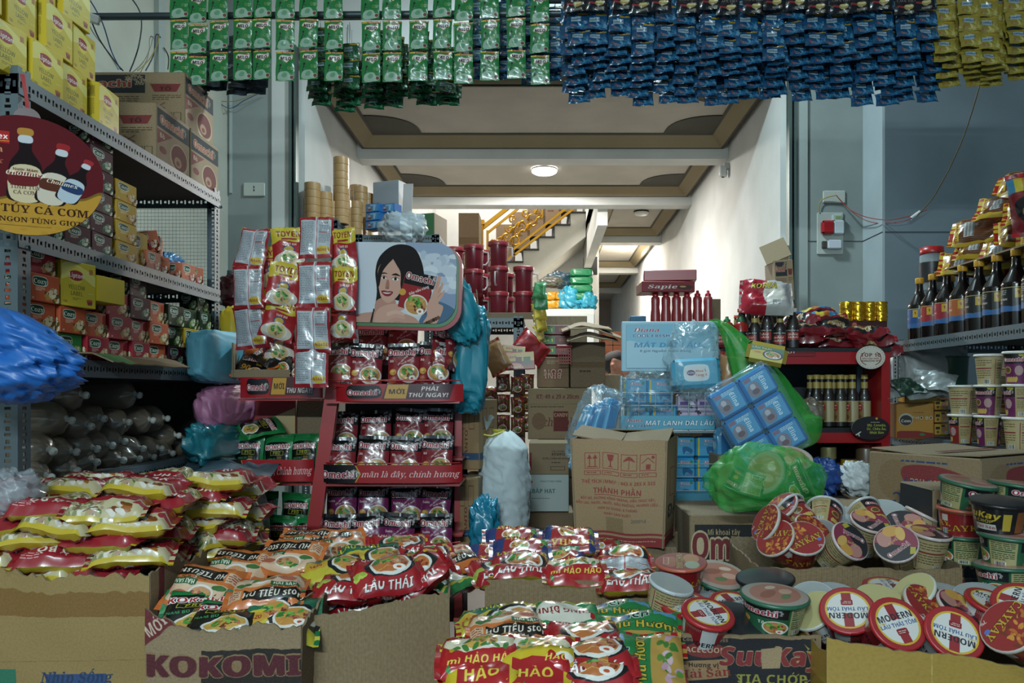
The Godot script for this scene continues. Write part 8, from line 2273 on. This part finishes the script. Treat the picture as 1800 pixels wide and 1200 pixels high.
	c = cv(160, 80, "a88a3a"); c.rect(0, 0, 70, 80, "c2a32c"); c.ell(110, 40, 30, 26, "a06a50"); c.rect(80, 6, 40, 14, "35302c"); c.bars(120, 56, 36, 18); c.rect(10, 20, 50, 20, "35302c"); c.ell(36, 60, 16, 10, "8a3a2a"); c.done("tuna_box")
	c = cv(300, 200, "b3132a"); c.rect(150, 0, 150, 200, "b8b4b4"); c.ell(190, 100, 60, 70, "cfc9bd"); c.t("KOREA", 130, 70, 46, "d8c02a", {"a": 1, "sh": .2, "ol": 2.0, "oc": "1a1416"}); c.bars(180, 140, 50, 30); c.done("korea")
	c = cv(200, 200, "9c8a3c"); c.rect(0, 0, 80, 200, "6a7a4c"); c.ell(70, 100, 46, 56, "b8b090"); c.ell(130, 110, 40, 40, "2a5a8c"); c.ell(140, 100, 20, 20, "b8a88a"); c.rect(150, 20, 40, 160, "b8a82c"); c.done("tissue_roll")
	c = cv(160, 90, "b29a4c"); c.rect(0, 46, 160, 44, "8a2a22"); c.t("Bánh", 50, 30, 22, "8e1c1c", {"a": 1}); c.rect(70, 24, 30, 40, "5a2a2a"); c.rect(108, 24, 34, 44, "2c5030"); c.ell(60, 70, 40, 14, "c98a70"); c.t("Hạt khô", 84, 84, 12, "e8d8b8", {"a": 1}); c.done("nut_card")
	c = cv(120, 170, "6b4a1e"); c.ell(60, 110, 44, 44, "7a1f18"); c.rect(10, 8, 100, 40, "8a1c1c"); c.t("HẠT", 60, 36, 24, "d8c04a", {"a": 1}); c.bowl(60, 116, 34, "8a5a2a", "6a3418", false); c.done("nut_pack")
	c = cv(120, 120, "7a3a22")
	for k in 3:
		for j in 3: c.ring(k * 40, j * 40, 40, 40, 1.5, "52240f"); c.small(k * 40 + 6, j * 40 + 10, 28, 3, 9, "9a5a34")
	c.grain(.2, 30); c.done("far_cartons")
	c = cv(80, 240, "9aa29e"); c.rect(34, 0, 12, 240, "8b938f"); c.grain(.2, 31); c.done("plaster_strip")
	# slotted steel angle: the holes are cut out
	c = cv(128, 32, "58686f")
	for k in 4: c.rect(k * 32 + 5, 11, 7, 10, "00000000"); c.rect(k * 32 + 18, 13, 10, 6, "00000000")
	c.done("slots")

func poster() -> void:
	var c := cv(560, 360, "c6ced8")
	c.smooth([330, 0, 420, 60, 470, 120, 560, 100, 560, -10], "93a4bf"); c.smooth([400, 150, 460, 110, 560, 130, 570, 370, 420, 370, 440, 250], "8597b8")
	for k in 40: c.ell(c.r.randf_range(400, 550), c.r.randf_range(60, 210) + c.r.randf_range(-20, 20), c.r.randf_range(14, 34), c.r.randf_range(10, 24), ["c2cad8", "d2d8e2", "b0bccf"][k % 3])
	c.smooth([440, 280, 480, 260, 560, 300, 570, 372, 400, 372], "4a6c8c")
	c.t("NG", 34, 96, 52, "8e2a3e", {"a": 1, "sx": .8}); c.t("U", 44, 160, 52, "8e2a3e", {"a": 1, "sx": .8})
	c.zoom = Vector2(1.12, 1.25)
	c.shift = Vector2(34, -14) * 2
	var hair := "1c1617"
	var skin := "cf9c88"
	c.smooth([150, 190, 142, 120, 156, 66, 200, 28, 250, 18, 300, 34, 330, 84, 346, 150, 372, 190, 340, 240, 280, 230, 200, 220, 168, 300, 150, 330, 140, 280], hair)
	c.smooth([20, 300, 80, 270, 130, 262, 200, 250, 250, 262, 320, 290, 340, 372, 10, 372], "c4907c")   # shoulders
	c.smooth([150, 220, 220, 210, 228, 270, 200, 300, 150, 280], "bd8672")
	c.smooth([152, 140, 156, 100, 186, 74, 218, 70, 242, 98, 250, 150, 240, 196, 206, 226, 184, 224, 164, 200], skin)
	c.smooth([150, 150, 160, 96, 200, 62, 216, 66, 190, 92, 170, 120, 158, 170], hair); c.smooth([210, 62, 250, 80, 262, 150, 258, 200, 246, 170, 244, 120, 226, 90], hair)
	c.smooth([164, 126, 176, 119, 192, 124, 178, 124], "2a1b18"); c.smooth([208, 128, 226, 122, 244, 132, 226, 130], "2a1b18")
	c.smooth([165, 138, 176, 132, 188, 139, 176, 144], "e8ddd6"); c.ell(177, 138, 5, 5.5, "1d1412"); c.smooth([210, 142, 224, 136, 238, 144, 224, 149], "e8ddd6"); c.ell(224, 142, 5.5, 6, "1d1412")
	c.line([164, 137, 176, 130, 190, 138], 1.4, "1d1412"); c.line([208, 141, 224, 134, 240, 142], 1.4, "1d1412")
	c.smooth([190, 146, 198, 150, 200, 172, 190, 176, 184, 172], "a8705d"); c.ell(192, 176, 8, 3, "96604f")
	c.smooth([168, 186, 182, 184, 192, 187, 204, 186, 216, 190, 204, 203, 186, 204, 174, 197], "8e2430"); c.smooth([174, 190, 192, 191, 210, 191, 196, 196, 182, 195], "dccac2"); c.line([168, 187, 192, 191, 216, 190], .8, "5c1018")
	c.line([140, 250, 128, 320, 120, 368], 5, "1f1717"); c.line([136, 262, 118, 330], 3, "3a2622"); c.line([60, 285, 70, 360], 4, "1d191c")
	# hand below the chin
	c.smooth([150, 260, 190, 236, 236, 232, 262, 248, 240, 262, 220, 300, 200, 340, 160, 372, 110, 372, 140, 320], skin)
	for k in 4: c.smooth([196 + k * 4, 262 + k * 14, 232, 254 + k * 13, 262 + k * 2, 264 + k * 12, 262 + k * 2, 273 + k * 12, 228, 268 + k * 13, 196, 276 + k * 12], ["d8a896", "cf9c88", "c6917e", "bd8672"][k])
	for k in 7: c.ell(112 + k * 12, 352 - k * 3 + (k % 2) * 3, 8, 8, ["5a4038", "8a8078", "3a2a26"][k % 3])
	# the packet she holds
	c.poly([262, 128, 378, 150, 350, 268, 236, 240], "9c2428"); c.poly([268, 112, 392, 132, 378, 178, 258, 156], "16151a"); c.t("Omachi", 322, 150, 32, "8c1f2b", {"a": 1, "rot": 12.0, "ol": 1.8, "oc": "efe3dc"}); c.stars(372, 138, 14, "d8d4d4"); c.bowl(310, 236, 48, "c48a48", "8a4428"); c.ell(254, 188, 14, 12, "d39a3c"); c.t("Đầy nấu cùng", 282, 200, 13, "f0e6e0", {"rot": -20.0})
	c.smooth([352, 240, 372, 200, 392, 140, 400, 128, 408, 134, 402, 170, 414, 150, 418, 164, 408, 190, 424, 178, 418, 200, 400, 226, 420, 240, 400, 290, 360, 330, 340, 300, 356, 270], skin)
	c.line([388, 176, 396, 150], 1.2, "96604f"); c.line([398, 190, 408, 168], 1.2, "96604f"); c.line([396, 206, 412, 190], 1.2, "96604f")
	for k in 8: c.ell(338 + k * 9, 306 - k * 4, 7, 7, ["5a3a2c", "6d4c3a", "3a2420"][k % 3])
	c.smooth([180, 372, 230, 316, 300, 300, 360, 320, 400, 372], "7d5b52")
	c.done("poster")
